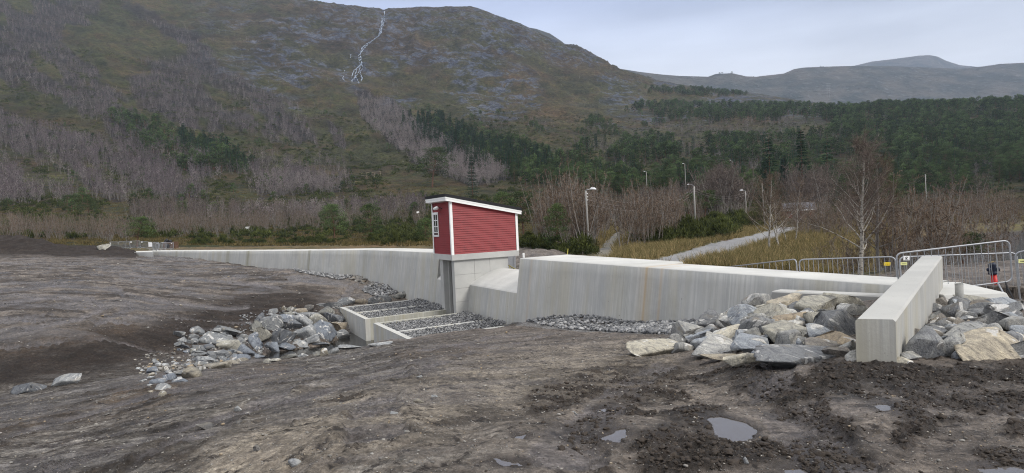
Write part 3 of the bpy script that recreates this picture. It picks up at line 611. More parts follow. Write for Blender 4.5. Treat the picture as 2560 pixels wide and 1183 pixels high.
# ---------------------------------------------------------------- concrete
def concrete(name, boards=True, base=0.40, stain=0.5):
    t = NT(name); uv = t.n("ShaderNodeUVMap").outputs[0]; o = t.coord('Geo')
    sc = t.n("ShaderNodeMapping"); t.l(uv, sc.inputs['Vector']); sc.inputs['Scale'].default_value = (9.0, 0.22, 1)
    sc2 = t.n("ShaderNodeMapping"); t.l(uv, sc2.inputs['Vector']); sc2.inputs['Scale'].default_value = (1.3, 0.12, 1)
    fine = t.noise(sc.outputs[0], 1.0, 4, 0.6); broad = t.noise(sc2.outputs[0], 1.0, 4, 0.55); blot = t.noise(o, 0.55, 5, 0.6); pore = t.noise(o, 26, 3, 0.6)
    b = base
    c = t.mix(t.rng(blot, 0.3, 0.7), (b * 0.84, b * 0.84, b * 0.81), (b * 1.10, b * 1.095, b * 1.04))
    if boards:
        c = t.mix(t.rng(fine, 0.42, 0.62, 0, 0.75), c, (b * 0.66, b * 0.665, b * 0.64)); c = t.mix(t.rng(fine, 0.55, 0.70, 0, 0.6), c, (b * 1.30, b * 1.30, b * 1.22))
        stn = t.noise(o, 0.35, 6, 0.65, 0.5); c = t.mix(t.rng(stn, 0.53, 0.66, 0, 0.38), c, (b * 0.60, b * 0.59, b * 0.53)); hole = t.vor(o, 1.6); c = t.mix(t.rng(hole, 0.045, 0.03), c, (b * 0.28,) * 3)
        c = t.mix(t.rng(broad, 0.50, 0.66, 0, stain), c, (b * 0.86, b * 0.79, b * 0.58)); c = t.mix(t.rng(broad, 0.45, 0.30, 0, 0.5), c, (b * 0.66, b * 0.68, b * 0.68))
    c = t.mix(t.attr('rust'), c, (b * 0.92, b * 0.60, b * 0.24)); c = t.mix(t.math('MULTIPLY', t.attr('damp'), t.rng(fine, 0.3, 0.6, 0.4, 1)), c, (b * 0.52, b * 0.50, b * 0.36))
    c = t.mix(t.rng(pore, 0.66, 0.74, 0, 0.6), c, (b * 0.45,) * 3)
    h = t.math('ADD', t.math('MULTIPLY', fine, 1.0 if boards else 0.1), t.math('MULTIPLY', pore, 0.4))
    return t.done(c, 0.78, t.bump(h, 0.6, 0.012), None, 0.25)
M_BOARD = concrete("board_marked_concrete", True, 0.48, 0.42); M_SMOOTH = concrete("smooth_concrete", False, 0.44)
M_PALE = concrete("pale_trowelled_concrete", False, 0.52); M_WINGTOP = concrete("weathered_top_concrete", False, 0.40); M_WINGB = concrete("stained_board_concrete", True, 0.42, 0.55)
def uvquad(mb, P, s0, s1, z0s=None):
    zs = [p[2] for p in P]; mb.add(P, [(0, 1, 2, 3)], [[(s0, zs[0]), (s1, zs[1]), (s1, zs[2]), (s0, zs[3])]])
BATTER = 0.157
def ribbon(name, stations, parent, zb, width, ends=(True, True), mats=None, step=0.5, marks=(), top=CREST):
    """gravity wall: stations are near-edge crest points; downstream face battered, upstream face plumb, pale trowelled crest"""
    pts = [np.array(p, float) for p in stations]; S = [0.0]
    for a, b in zip(pts[:-1], pts[1:]): S.append(S[-1] + np.linalg.norm(b - a))
    q = np.unique(np.concatenate([np.arange(0, S[-1], step), S])); px_ = np.interp(q, S, [p[0] for p in pts]); py_ = np.interp(q, S, [p[1] for p in pts])
    nrm = []
    for i in range(len(pts) - 1):
        t_ = (pts[i + 1] - pts[i]) / np.linalg.norm(pts[i + 1] - pts[i]); nrm.append(np.array([t_[1], -t_[0]]))
    vn = [nrm[0]] + [(nrm[i] + nrm[i + 1]) / (1 + nrm[i] @ nrm[i + 1]) for i in range(len(nrm) - 1)] + [nrm[-1]]
    nx = np.interp(q, S, [v[0] for v in vn]); ny = np.interp(q, S, [v[1] for v in vn])
    zb_ = np.interp(q, S, zb) if not np.isscalar(zb) else np.full(len(q), zb); w_ = np.interp(q, S, width) if not np.isscalar(width) else np.full(len(q), width)
    ch = 0.035; prof = []
    for i in range(len(q)):
        def P(b, z): return (px_[i] + nx[i] * b, py_[i] + ny[i] * b, z)
        zz = np.linspace(zb_[i], top - ch, 8)
        prof.append([P(-BATTER * (top - z), z) for z in zz] + [P(ch, top), P(w_[i] - ch, top), P(w_[i], top - ch), P(w_[i], zb_[i])])
    n = len(prof[0]); co = [p for r in prof for p in r]; fs, uv, mi = [], [], []
    for i in range(len(q) - 1):
        for k in range(n - 1):
            a = i * n + k; fs.append((a, a + n, a + n + 1, a + 1)); uv.append([(q[i], prof[i][k][2]), (q[i + 1], prof[i + 1][k][2]), (q[i + 1], prof[i + 1][k + 1][2]), (q[i], prof[i][k + 1][2])])
            mi.append(1 if k in (7, 8, 9) else 0)
    for j, e in ((0, ends[0]), (len(q) - 1, ends[1])):
        if e:
            f = [j * n + k for k in range(n)]; fs.append(f if j else f[::-1]); ff = fs[-1]
            uv.append([(40 + (co[v][0] - px_[j]) * nx[j] + (co[v][1] - py_[j]) * ny[j], co[v][2]) for v in ff]); mi.append(0)
    me = mesh_np(name, co, fs, mats or [M_BOARD, M_PALE]); me.polygons.foreach_set("material_index", np.array(mi, np.int32))
    L = me.uv_layers.new(name="wall"); L.data.foreach_set("uv", np.array([c for f in uv for p in f for c in p], np.float32))
    rust = np.zeros(len(co)); damp = np.zeros(len(co)); Sv = np.repeat(q, n)
    for s0, wd, st, kind in marks:
        arr = rust if kind == 'rust' else damp; np.maximum(arr, st * np.exp(-((Sv - s0) / wd) ** 2), out=arr)
    add_attr(me, "rust", rust); add_attr(me, "damp", damp)
    return link(name, me, parent)
def on_line(t): return tuple(P0 + UD * t)
dam = thing("concrete_dam", "long pale concrete dam with a sloping board-marked face across the valley", "dam")
def t_at(px, guess=0.0):                              # crest parameter seen in photograph column px
    ts = np.linspace(-40, 16, 2000); P = P0[None] + ts[:, None] * UD[None]; x, _, _ = project(np.column_stack([P, np.full(len(ts), CREST)])); return float(ts[np.argmin(np.abs(x - px))])
TR = t_at(2290)
sR = [on_line(TR), on_line(t_at(1592)), on_line(t_at(1588)), on_line(0)]
LR = lambda px: t_at(px) - TR
ribbon("right_arm", sR, dam, [-3.6, -5.2, -5.2, -6.2], [1.55, 1.9, 2.6, 3.1], marks=[(LR(1617), 0.085, 0.55, 'rust'), (LR(1617), 0.4, 0.16, 'rust'), (LR(1655), 0.07, 0.35, 'rust'), (LR(1330), 0.12, 0.22, 'rust'), (LR(1560), 0.5, 0.18, 'damp')], step=0.06)
TL = (NEAR_EDGE[0][1] - P0[1]) / UD[1]
sL = [on_line(TL)] + NEAR_EDGE[1:6]
acc = [0]
for a_, b_ in zip(sL[:-1], sL[1:]): acc.append(acc[-1] + math.dist(a_, b_))
def s_left(px):
    P = [(x, y, CREST) for x, y in sL]; xs, _, _ = project(np.array(P)); return float(np.interp(-px, [-v for v in xs], acc))
ribbon("left_arm", sL, dam, [-6.4, -5.6, -5.4, -5.0, -4.6, -3.6], [3.0, 2.6, 2.4, 2.2, 2.2, 2.2], marks=[(s_left(775), 0.22, 0.9, 'damp'), (s_left(620), 0.35, 1.0, 'damp'), (s_left(581), 0.5, 0.7, 'damp'), (s_left(458), 0.35, 0.6, 'damp'), (s_left(480), 0.3, 0.4, 'damp'), (s_left(915), 0.5, 0.35, 'damp')], step=0.12)
# spillway sill on either side of the pier: battered face, rounded crest falling towards the basin
def sill(t0, t1):
    prof = [(-0.60, -6.0), (-0.30, -4.0), (-0.24, -3.93), (-0.05, -3.80), (0.3, -3.62), (0.75, -3.42), (1.2, -3.24), (1.7, -3.12), (2.3, -3.12), (2.35, -6.0)]
    mb = MB(); n = 14
    for i in range(n):
        ta, tb = t0 + (t1 - t0) * i / n, t0 + (t1 - t0) * (i + 1) / n
        for (b0, z0), (b1, z1) in zip(prof[:-1], prof[1:]):
            A = P0 + UD * ta; B = P0 + UD * tb
            P = [(*(A + PD * b0), z0), (*(B + PD * b0), z0), (*(B + PD * b1), z1), (*(A + PD * b1), z1)]
            mb.add(P, [(0, 1, 2, 3)], [[(ta, z0), (tb, z0), (tb, z1), (ta, z1)]])
    o = mb.build("spillway", [M_BOARD, M_PALE], dam)
    bm = bmesh.new(); bm.from_mesh(o.data); bmesh.ops.remove_doubles(bm, verts=bm.verts, dist=0.001); bmesh.ops.recalc_face_normals(bm, faces=bm.faces)
    for f in bm.faces: f.material_index = 1 if abs(f.normal.z) > 0.3 else 0
    bm.to_mesh(o.data); bm.free(); return o
T_PIER = float((HO - P0) @ UD)
sill(0.0, T_PIER + 0.12); sill(T_PIER + 2.62, TL)
# low upstream return wall and steel stair beside the gap
mb = MB(); a_ = P0 + PD * 2.4; b_ = a_ + UD * 8
mb.prism([(*a_, -6), (*b_, -6), (*(b_ + PD * .3), -6), (*(a_ + PD * .3), -6)], [(*a_, -3.0), (*b_, -2.85), (*(b_ + PD * .3), -2.85), (*(a_ + PD * .3), -3.0)])
# flared slab right of the wing wall, step of the crest, apron ledge
mb2 = MB(); sl = [at(2330, 690, 16.2), at(2403, 700, 15.6), at(2516, 731, 13.6), at(2357, 735, 13.7), at(2320, 728, 14.2)]
for p in sl: p.z = CREST - 0.02
mb2.prism([p - Vector((0, 0, 1.0)) + (Vector((0.25, -0.45, 0)) if i in (2, 3) else Vector((0, 0, 0))) for i, p in enumerate(sl)], sl); mb2.build("flared_slab", M_PALE, dam, bevel=0.02)
mb3 = MB(); l1, l2 = at(1928, 728, 16.9), at(2215, 740, 15.05); l2.z = l1.z
back = Vector((0.40, 0.35, 0)); l0 = at(1903, 742, 17.3); l0.z = l1.z
mb3.prism([l0 + Vector((0, 0, -1.2)), l2 + Vector((0, 0, -1.2)), l2 + back + Vector((0, 0, -1.2)), l0 + back + Vector((0, 0, -1.2))], [l0 + Vector((0, 0, -0.19)), l0 + Vector((0, 0, -0.19)), l0 + back, l0 + back][:0] + [l1, l2, l2 + back, l1 + back])
mb3.build("apron_ledge", M_WINGTOP, dam, bevel=0.03)

# ---------------------------------------------------------------- wing wall
wing = thing("wing_wall", "blunt concrete wing wall jutting forward between the two boulder heaps", "wall", tuple(at(2190, 905, 8.0)))
NL, NR, FL, FR = at(2138, 797, 8.0), at(2239, 799, 7.86), at(2302, 640, 15.1), at(2356, 640, 14.9)
def wingmesh():
    mb = MB(); ch = 0.03; n = 30; Lw = (FL - NL).length
    def cs(s_):
        a, b = NL.lerp(FL, s_), NR.lerp(FR, s_); x = (b - a).normalized(); dn = Vector((0, 0, -1)); bot = 1.6
        return [a + dn * bot, a + dn * ch, a + x * ch, b - x * ch, b + dn * ch, b + dn * bot]
    R_ = [cs(i / n) for i in range(n + 1)]
    for i in range(n):
        for k in range(5):
            P = [R_[i][k], R_[i + 1][k], R_[i + 1][k + 1], R_[i][k + 1]]; s0, s1 = Lw * i / n, Lw * (i + 1) / n
            ins = k in (1, 2, 3)
            mb.add(P, [(0, 1, 2, 3)], [[(s0, P[0].z), (s1, P[1].z), (s1, P[2].z), (s0, P[3].z)] if not ins else [(s0, 0), (s1, 0), (s1, .5), (s0, .5)]])
    for r_ in (R_[0], R_[-1]): mb.add(r_, [tuple(range(6))], [[(math.hypot(p.x - r_[0].x, p.y - r_[0].y), p.z) for k, p in enumerate(r_)]])
    o = mb.build("wall_body", [M_WINGB, M_WINGTOP], wing); o.location = -wing.location
    bm = bmesh.new(); bm.from_mesh(o.data); bmesh.ops.remove_doubles(bm, verts=bm.verts, dist=0.0005); bmesh.ops.recalc_face_normals(bm, faces=bm.faces)
    for f in bm.faces: f.material_index = 1 if f.normal.z > 0.3 else 0
    bm.to_mesh(o.data); bm.free()
wingmesh()

# ---------------------------------------------------------------- pier and hut (hut frame: a upstream along the long side, b along the crest)
TF = Matrix.Translation((HO[0], HO[1], 0)) @ Matrix(((PD[0], UD[0], 0, 0), (PD[1], UD[1], 0, 0), (0, 0, 1, 0), (0, 0, 0, 1)))
def lbox(mb, a, b): return mb.box(a, b, TF)
def uvbox(mb, a, b):                                  # box with wall uv on its sides
    x0, y0, z0 = a; x1, y1, z1 = b
    for (xa, ya), (xb, yb), o_ in (((x0, y0), (x1, y0), 0), ((x1, y0), (x1, y1), 5), ((x1, y1), (x0, y1), 10), ((x0, y1), (x0, y0), 15)):
        L_ = math.hypot(xb - xa, yb - ya); P = [TF @ Vector(q) for q in ((xa, ya, z0), (xb, yb, z0), (xb, yb, z1), (xa, ya, z1))]
        mb.add(P, [(0, 1, 2, 3)], [[(o_, z0), (o_ + L_, z0), (o_ + L_, z1), (o_, z1)]])
    for z in (z0, z1): mb.add([TF @ Vector(q) for q in ((x0, y0, z), (x1, y0, z), (x1, y1, z), (x0, y1, z))], [(0, 1, 2, 3)], [[(x0, y0), (x1, y0), (x1, y1), (x0, y1)]])
    return mb
SB, ST = -2.36, -1.99                                 # floor slab bottom / top
M_PIER = concrete("panel_cast_concrete", False, 0.44)
mb = MB()
uvbox(mb, (0.12, 0.10, -7.4), (2.0, 0.52, SB)); uvbox(mb, (0.12, 1.98, -7.4), (2.0, 2.52, SB)); uvbox(mb, (1.45, 0.52, -7.4), (2.0, 1.98, SB)); uvbox(mb, (2.0, 0.104, -6.5), (3.95, 2.516, SB))
uvbox(mb, (0.45, 0.52, -7.4), (0.62, 0.66, SB - .002)); uvbox(mb, (0.45, 1.84, -7.4), (0.62, 1.98, SB - .002))
pier = mb.build("pier", M_PIER, dam)
mb = MB()                                             # formwork joints left proud on the smooth flank
for z in (-5.0, -4.15, -3.3): lbox(mb, (0.14, 0.094, z), (1.95, 0.11, z + 0.022))
lbox(mb, (1.50, 0.093, -6.2), (1.525, 0.11, SB)); lbox(mb, (2.6, 0.096, -3.4), (2.62, 0.11, SB))
mb.build("formwork_joint", concrete("joint_concrete", False, 0.27), dam)
hut = thing("gate_hut", "small red weatherboard hut with a black sloping roof perched on the dam pier", "hut", tuple(loc(2.3, 1.5, ST)))
HM = Matrix.Translation(-hut.location)
def hb(mb, name, mat, parent=hut, **k):
    o = mb.build(name, mat, parent, **k)
    if parent is hut: o.matrix_parent_inverse = Matrix.Identity(4); o.location = -hut.location
    return o
HLx, HLy = 4.65, 3.08
ztop = lambda a: 1.34 - (1.34 - 0.44) * a / HLx       # underside of the roof
M_SLABC = concrete("cast_floor_slab", False, 0.46)
mb = MB(); uvbox(mb, (-0.06, -0.06, SB), (HLx + .06, HLy + .06, ST)); hb(mb, "floor_slab", M_SLABC, bevel=0.015)
t = NT("red_painted_boards"); g = t.coord('Geo', (3, 3, 14)); n = t.noise(g, 2.0, 5, 0.6); n2 = t.noise(t.coord('Geo'), 40, 3); 
c = t.mix(t.rng(n, 0.3, 0.7), (0.200, 0.026, 0.029), (0.290, 0.044, 0.047)); c = t.mix(t.rng(n2, 0.68, 0.74, 0, .8), c, (0.42, 0.10, 0.09)); dirt = t.noise(t.coord('Geo', (1, 1, .5)), 1.3, 5, 0.65); c = t.mix(t.rng(dirt, 0.5, 0.7, 0, 0.4), c, (0.13, 0.022, 0.024))
M_RED = t.done(c, t.rng(n, 0.3, 0.7, 0.45, 0.65), None, None, 0.3)
M_WHITE = plain("white_painted_wood", (0.80, 0.80, 0.78), 0.5, 0, 0.05, 5)
M_BLACK = plain("black_roofing_felt", (0.016, 0.016, 0.018), 0.75, 0, 0.3, 12)
def siding(name, p0, p1, nrm, top):                   # overlapping horizontal boards; top(s) gives the wall's upper edge
    mb = MB(); L_ = math.hypot(p1[0] - p0[0], p1[1] - p0[1]); ux, uy = (p1[0] - p0[0]) / L_, (p1[1] - p0[1]) / L_; bh = 0.142; z = ST
    while z < 1.4:
        s0, s1 = 0.0, L_
        tz0, tz1 = top(0), top(L_)
        lo = min(tz0, tz1)
        z1 = z + bh
        def pt(s, zz, o_): return TF @ Vector((p0[0] + ux * s + nrm[0] * o_, p0[1] + uy * s + nrm[1] * o_, zz))
        if z1 <= lo:
            segs = [(0, L_, z1, z1)]
        else:                                         # the board is cut by the sloping eave
            f = lambda zz: np.clip(L_ * (tz0 - zz) / (tz0 - tz1), 0, L_) if tz0 != tz1 else (L_ if zz < tz0 else 0)
            sa, sb = float(f(z1)), float(f(z)); segs = []
            if sa > 0.02: segs.append((0, sa, z1, z1))
            if sb - sa > 0.01: segs.append((sa, sb, min(z1, tz0), max(z, tz1)))
        for a, b, za, zb_ in segs:
            P = [pt(a, z, .042), pt(b, z, .042), pt(b, zb_, .002), pt(a, za, .002)]; Q = [pt(a, z, -.02), pt(b, z, -.02), pt(b, zb_, -.02), pt(a, za, -.02)]
            mb.add(P + Q, [(0, 1, 2, 3), (0, 4, 5, 1), (4, 7, 6, 5), (2, 6, 7, 3), (0, 3, 7, 4), (1, 5, 6, 2)])
        z += bh
    return hb(mb, name, M_RED)
siding("wall", (0.0, 0.0), (HLx, 0.0), (0, -1), lambda s: ztop(s)); siding("wall", (0.0, HLy), (HLx, HLy), (0, 1), lambda s: ztop(s))
siding("wall", (0.0, 0.0), (0.0, HLy), (-1, 0), lambda s: ztop(0)); siding("wall", (HLx, 0.0), (HLx, HLy), (1, 0), lambda s: ztop(HLx))
for ca, cb in ((0, 0), (0, HLy), (HLx, 0), (HLx, HLy)):
    mb = MB(); sa = -1 if ca == 0 else 1; sb = -1 if cb == 0 else 1; zt = ztop(ca) + (-0.02 if ca == 0 else -0.02)
    a0, a1 = sorted((ca + sa * .062, ca - sa * .10)); b0, b1 = sorted((cb + sb * .044, cb + sb * .062)); lbox(mb, (a0, b0, ST - .03), (a1, b1, zt))
    a0, a1 = sorted((ca + sa * .044, ca + sa * .0635)); b0, b1 = sorted((cb + sb * .061, cb - sb * .10)); lbox(mb, (a0, b0, ST - .03), (a1, b1, zt))
    hb(mb, "corner_board", M_WHITE)
def roof_piece(a0, a1, b0, b1, lo, hi):               # a slab following the roof pitch
    mb = MB(); V = lambda a, b, z: TF @ Vector((a, b, ztop(a) + z))
    return mb.prism([V(a0, b0, lo), V(a1, b0, lo), V(a1, b1, lo), V(a0, b1, lo)], [V(a0, b0, hi), V(a1, b0, hi), V(a1, b1, hi), V(a0, b1, hi)])
hb(roof_piece(-.36, HLx + .26, -.20, HLy + .20, 0.0, 0.03), "soffit", M_WHITE)
hb(roof_piece(-.40, HLx + .30, -.24, HLy + .24, 0.20, 0.40), "roof", M_BLACK)
for args in ((-.38, HLx + .28, -.222, -.198), (-.38, HLx + .28, HLy + .198, HLy + .222), (-.385, -.358, -.20, HLy + .20), (HLx + .258, HLx + .284, -.20, HLy + .20)):
    hb(roof_piece(*args, -0.03, 0.20), "bargeboard", M_WHITE)
for args in ((-.395, HLx + .295, -.24, -.2225), (-.405, -.386, -.22, HLy + .22)): hb(roof_piece(*args, 0.13, 0.20), "bargeboard_cap", M_WHITE)
# window with six panes, wall lamp
M_GLASS = NT("window_glass").done((0.030, 0.034, 0.036), 0.08, None, None, 0.6)
win = MB(); y0, y1, z0, z1 = 2.10, 2.86, -0.78, 0.62
for a, b in (((-0.0780, y0 - .09, z0), (-0.0420, y0, z1)), ((-0.0780, y1, z0), (-0.0420, y1 + .09, z1)), ((-0.0800, y0 - .11, z1), (-0.0420, y1 + .11, z1 + .11)), ((-0.0800, y0 - .11, z0 - .10), (-0.0420, y1 + .11, z0))): lbox(win, a, b)
window = hb(win, "window", M_WHITE)
def sub(mb, name, mat, parent): o = mb.build(name, mat, parent); o.matrix_parent_inverse = Matrix.Identity(4); return o
mb = MB(); lbox(mb, (-0.0480, y0, z0 + .16), (-0.0400, y1, z1)); sub(mb, "pane", M_GLASS, window)
mb = MB(); yc = (y0 + y1) / 2
lbox(mb, (-0.0680, yc - .025, z0 + .2), (-0.0485, yc + .025, z1 - .05)); lbox(mb, (-0.0680, y0, z0 + .15), (-0.0482, y0 + .05, z1)); lbox(mb, (-0.0680, y1 - .05, z0 + .15), (-0.0482, y1, z1))
for k in range(4): zz = z0 + .15 + (z1 - z0 - .2) * k / 3; lbox(mb, (-0.0660, y0 + .051, zz), (-0.0488, y1 - .051, zz + .05))
sub(mb, "glazing_bar", M_WHITE, window)
mb = MB(); lbox(mb, (-0.0730, y0, z0 + .06), (-0.0480, y1, z0 + .12)); sub(mb, "sill_gap", M_BLACK, window)
mb = MB(); lbox(mb, (-0.1180, y0 - .14, z0 - .02), (-0.0480, y1 + .14, z0 + .03)); sub(mb, "sill", M_WHITE, window)
M_GALV = plain("galvanised_steel", (0.33, 0.34, 0.36), 0.42, 0.5, 0.12, 30)
mb = MB(); L_ = lambda *p: TF @ Vector(p)
mb.tube([L_(-.02, 1.30, .92), L_(-.14, 1.34, 1.0), L_(-.26, 1.45, 1.04)], .022, 8); hb(mb, "lamp_arm", M_BLACK)
mb = MB(); mb.tube([L_(-.28, 1.40, 1.02), L_(-.30, 1.52, .99), L_(-.33, 1.90, .95)], [.05, .12, .09], 12); hb(mb, "lamp_head", M_WHITE)
# ---------------------------------------------------------------- stilling basins left and right of the outlet channel
M_BASIN = concrete("basin_wall_concrete", True, 0.52, 0.6)
def basin(label, b0, b1, div, chan_side):
    o = thing("stilling_basin", label, "concrete basin", tuple(loc(-5.2, (b0 + b1) / 2, -5.65)), "stilling basins below the dam")
    def part(name, a, b, mat=M_BASIN):
        mb = MB(); uvbox(mb, a, b); q = mb.build(name, mat, o, bevel=0.02); q.location = -o.location; return q
    lo, hi = min(b0, b1), max(b0, b1); th = 0.30; zt = -5.65
    part("front_wall", (-5.2, lo, -7.6), (-4.9, hi, zt))
    for i, bb in enumerate((lo, hi - th)):
        q = part("side_wall", (-4.897, bb, -7.6), (0.12 if abs(bb - chan_side) < .4 else 1.2, bb + th, zt - .003))
        if abs(bb - chan_side) < .4: add_attr(q.data, "damp", np.full(len(q.data.vertices), 0.55))
    part("dividing_wall", (-4.896, div - .13, -6.4), (1.0, div + .13, zt - .02))
    return o
basin("concrete basin of grey gravel left of the outlet channel", 1.80, 8.75, 5.2, 1.80); basin("concrete basin of grey gravel right of the outlet channel, half sunk in mud", -6.45, -0.02, -3.65, -0.32)
# ---------------------------------------------------------------- stones
def ico(sub):
    bm = bmesh.new(); bmesh.ops.create_icosphere(bm, subdivisions=sub, radius=1.0)
    v = np.array([q.co[:] for q in bm.verts]); f = np.array([[q.index for q in g.verts] for g in bm.faces]); bm.free(); return v, f
ICO = {k: ico(k) for k in (1, 2, 3, 4)}
def rock_shape(rng, sub=4, cuts=11, lo=0.30, hi=0.72, rough=0.022):
    v, f = ICO[sub]; v = v.copy()
    n = rng.normal(size=(cuts, 3)); n /= np.linalg.norm(n, axis=1)[:, None]
    for a, h in zip(n, rng.uniform(lo, hi, cuts)):
        d = v @ a - h; v -= np.where(d > 0, d, 0)[:, None] * a
    s_ = rng.integers(0, 9999)
    k = fbm(v[:, 0] * 2.2 + v[:, 2], v[:, 1] * 2.2 - v[:, 2] * .7, 4, int(s_)); k2 = fbm(v[:, 0] * 7 + 3 * v[:, 2], v[:, 1] * 3, 2, int(s_) + 3)
    v *= (1 + rough * (2.2 * k + 0.8 * k2))[:, None]
    return v, f
t = NT("banded_gneiss")
o = t.coord('Object', (1, 1, 1)); oi = t.n("ShaderNodeObjectInfo"); rv = t.n("ShaderNodeVectorRotate", rotation_type='EULER_XYZ'); t.l(o, rv.inputs['Vector'])
cx = t.n("ShaderNodeCombineXYZ"); t.l(t.math('MULTIPLY', oi.outputs['Random'], 9.0), cx.inputs[0]); t.l(t.math('MULTIPLY', oi.outputs['Random'], 23.0), cx.inputs[1]); t.l(t.math('MULTIPLY', oi.outputs['Random'], 41.0), cx.inputs[2]); t.l(cx.outputs[0], rv.inputs['Rotation'])
sc = t.n("ShaderNodeMapping"); sc.inputs['Scale'].default_value = (3.0, 5.0, 11.0); t.l(rv.outputs[0], sc.inputs['Vector'])
band = t.noise(sc.outputs[0], 1.0, 6, 0.65, 0.8); blot = t.noise(rv.outputs[0], 3.2, 5, 0.6); gr = t.noise(rv.outputs[0], 42, 4, 0.7); vein = t.noise(sc.outputs[0], 0.45, 3, 0.5, 1.5)
base = oi.outputs['Color']
c = t.mix(1.0, base, t.ramp(band, [(0.32, (0.45, 0.46, 0.50)), (0.47, (0.95, 0.95, 0.96)), (0.60, (1.25, 1.24, 1.2)), (0.70, (1.7, 1.68, 1.62))]), 'MULTIPLY')
c = t.mix(t.rng(blot, 0.56, 0.72, 0, 0.45), c, (0.22, 0.17, 0.10)); c = t.mix(t.rng(vein, 0.585, 0.63, 0, 0.8), c, (0.56, 0.55, 0.53))
c = t.mix(1.0, c, t.ramp(gr, [(0.3, (0.72, 0.72, 0.72)), (0.7, (1.25, 1.25, 1.24))]), 'MULTIPLY')
M_ROCK = t.done(c, t.rng(gr, 0.3, 0.7, 0.55, 0.8), t.bump(t.math('ADD', t.math('MULTIPLY', band, 1.3), gr), 0.8, 0.03), None, 0.35)
TONE = dict(g=(0.250, 0.252, 0.245), d=(0.120, 0.128, 0.142), b=(0.235, 0.262, 0.300), t=(0.370, 0.318, 0.232), o=(0.300, 0.228, 0.140), w=(0.440, 0.438, 0.420), c=(0.500, 0.460, 0.365), k=(0.150, 0.130, 0.108), n=(0.275, 0.262, 0.218))
rr = np.random.default_rng(7)
DIM = {}
def rock(cx, cy, w_, h_, tone, label, group, name="boulder", cat="boulder", dmin=6.5, dmax=110, depth=0.85, sub=4, lift=0.0, kind=None, d=None):
    d0 = d or hit(cx, cy + 0.22 * h_, dmin, dmax).y
    c = at(cx, cy, d0); k = d0 / F_PX; sx_, sz_ = w_ * k * 1.16, h_ * k * 1.20
    v, f = rock_shape(rr, sub, int(rr.integers(9, 15)))
    th = rr.uniform(-0.25, 0.25); v = v @ np.array([[math.cos(th), 0, math.sin(th)], [0, 1, 0], [-math.sin(th), 0, math.cos(th)]])
    v = (v - v.min(0)) / np.ptp(v, axis=0) - 0.5
    dep = depth * 0.5 * (sx_ + max(sz_, sx_ * .5)); v = v * np.array([sx_ * 1.06, dep, sz_ * 1.10])
    vw = v[:, :1] * CR[None] + v[:, 1:2] * np.array([[0, 1, 0]]) + v[:, 2:] * CU[None]
    o = link(name, mesh_np(name, vw, f, [M_ROCK], False), None, (c.x, c.y + dep * 0.18, c.z + lift))
    o.data.materials[0] = M_ROCK; tc_ = [q * .72 + m_ * .28 for q, m_ in zip(TONE[tone], (.262, .258, .244))]; j = rr.uniform(0.85, 1.12) * (0.68 if 'bank' in group or 'stream' in group else 1.04); wl = 1.0 if 'wing' in group else 0; o.color = (tc_[0] * j * (1 if wl else .96), tc_[1] * j, tc_[2] * j * (1 if wl else 1.07), 1)
    return tag(o, label, cat, group, kind)
GB = "boulders heaped left of the wing wall"
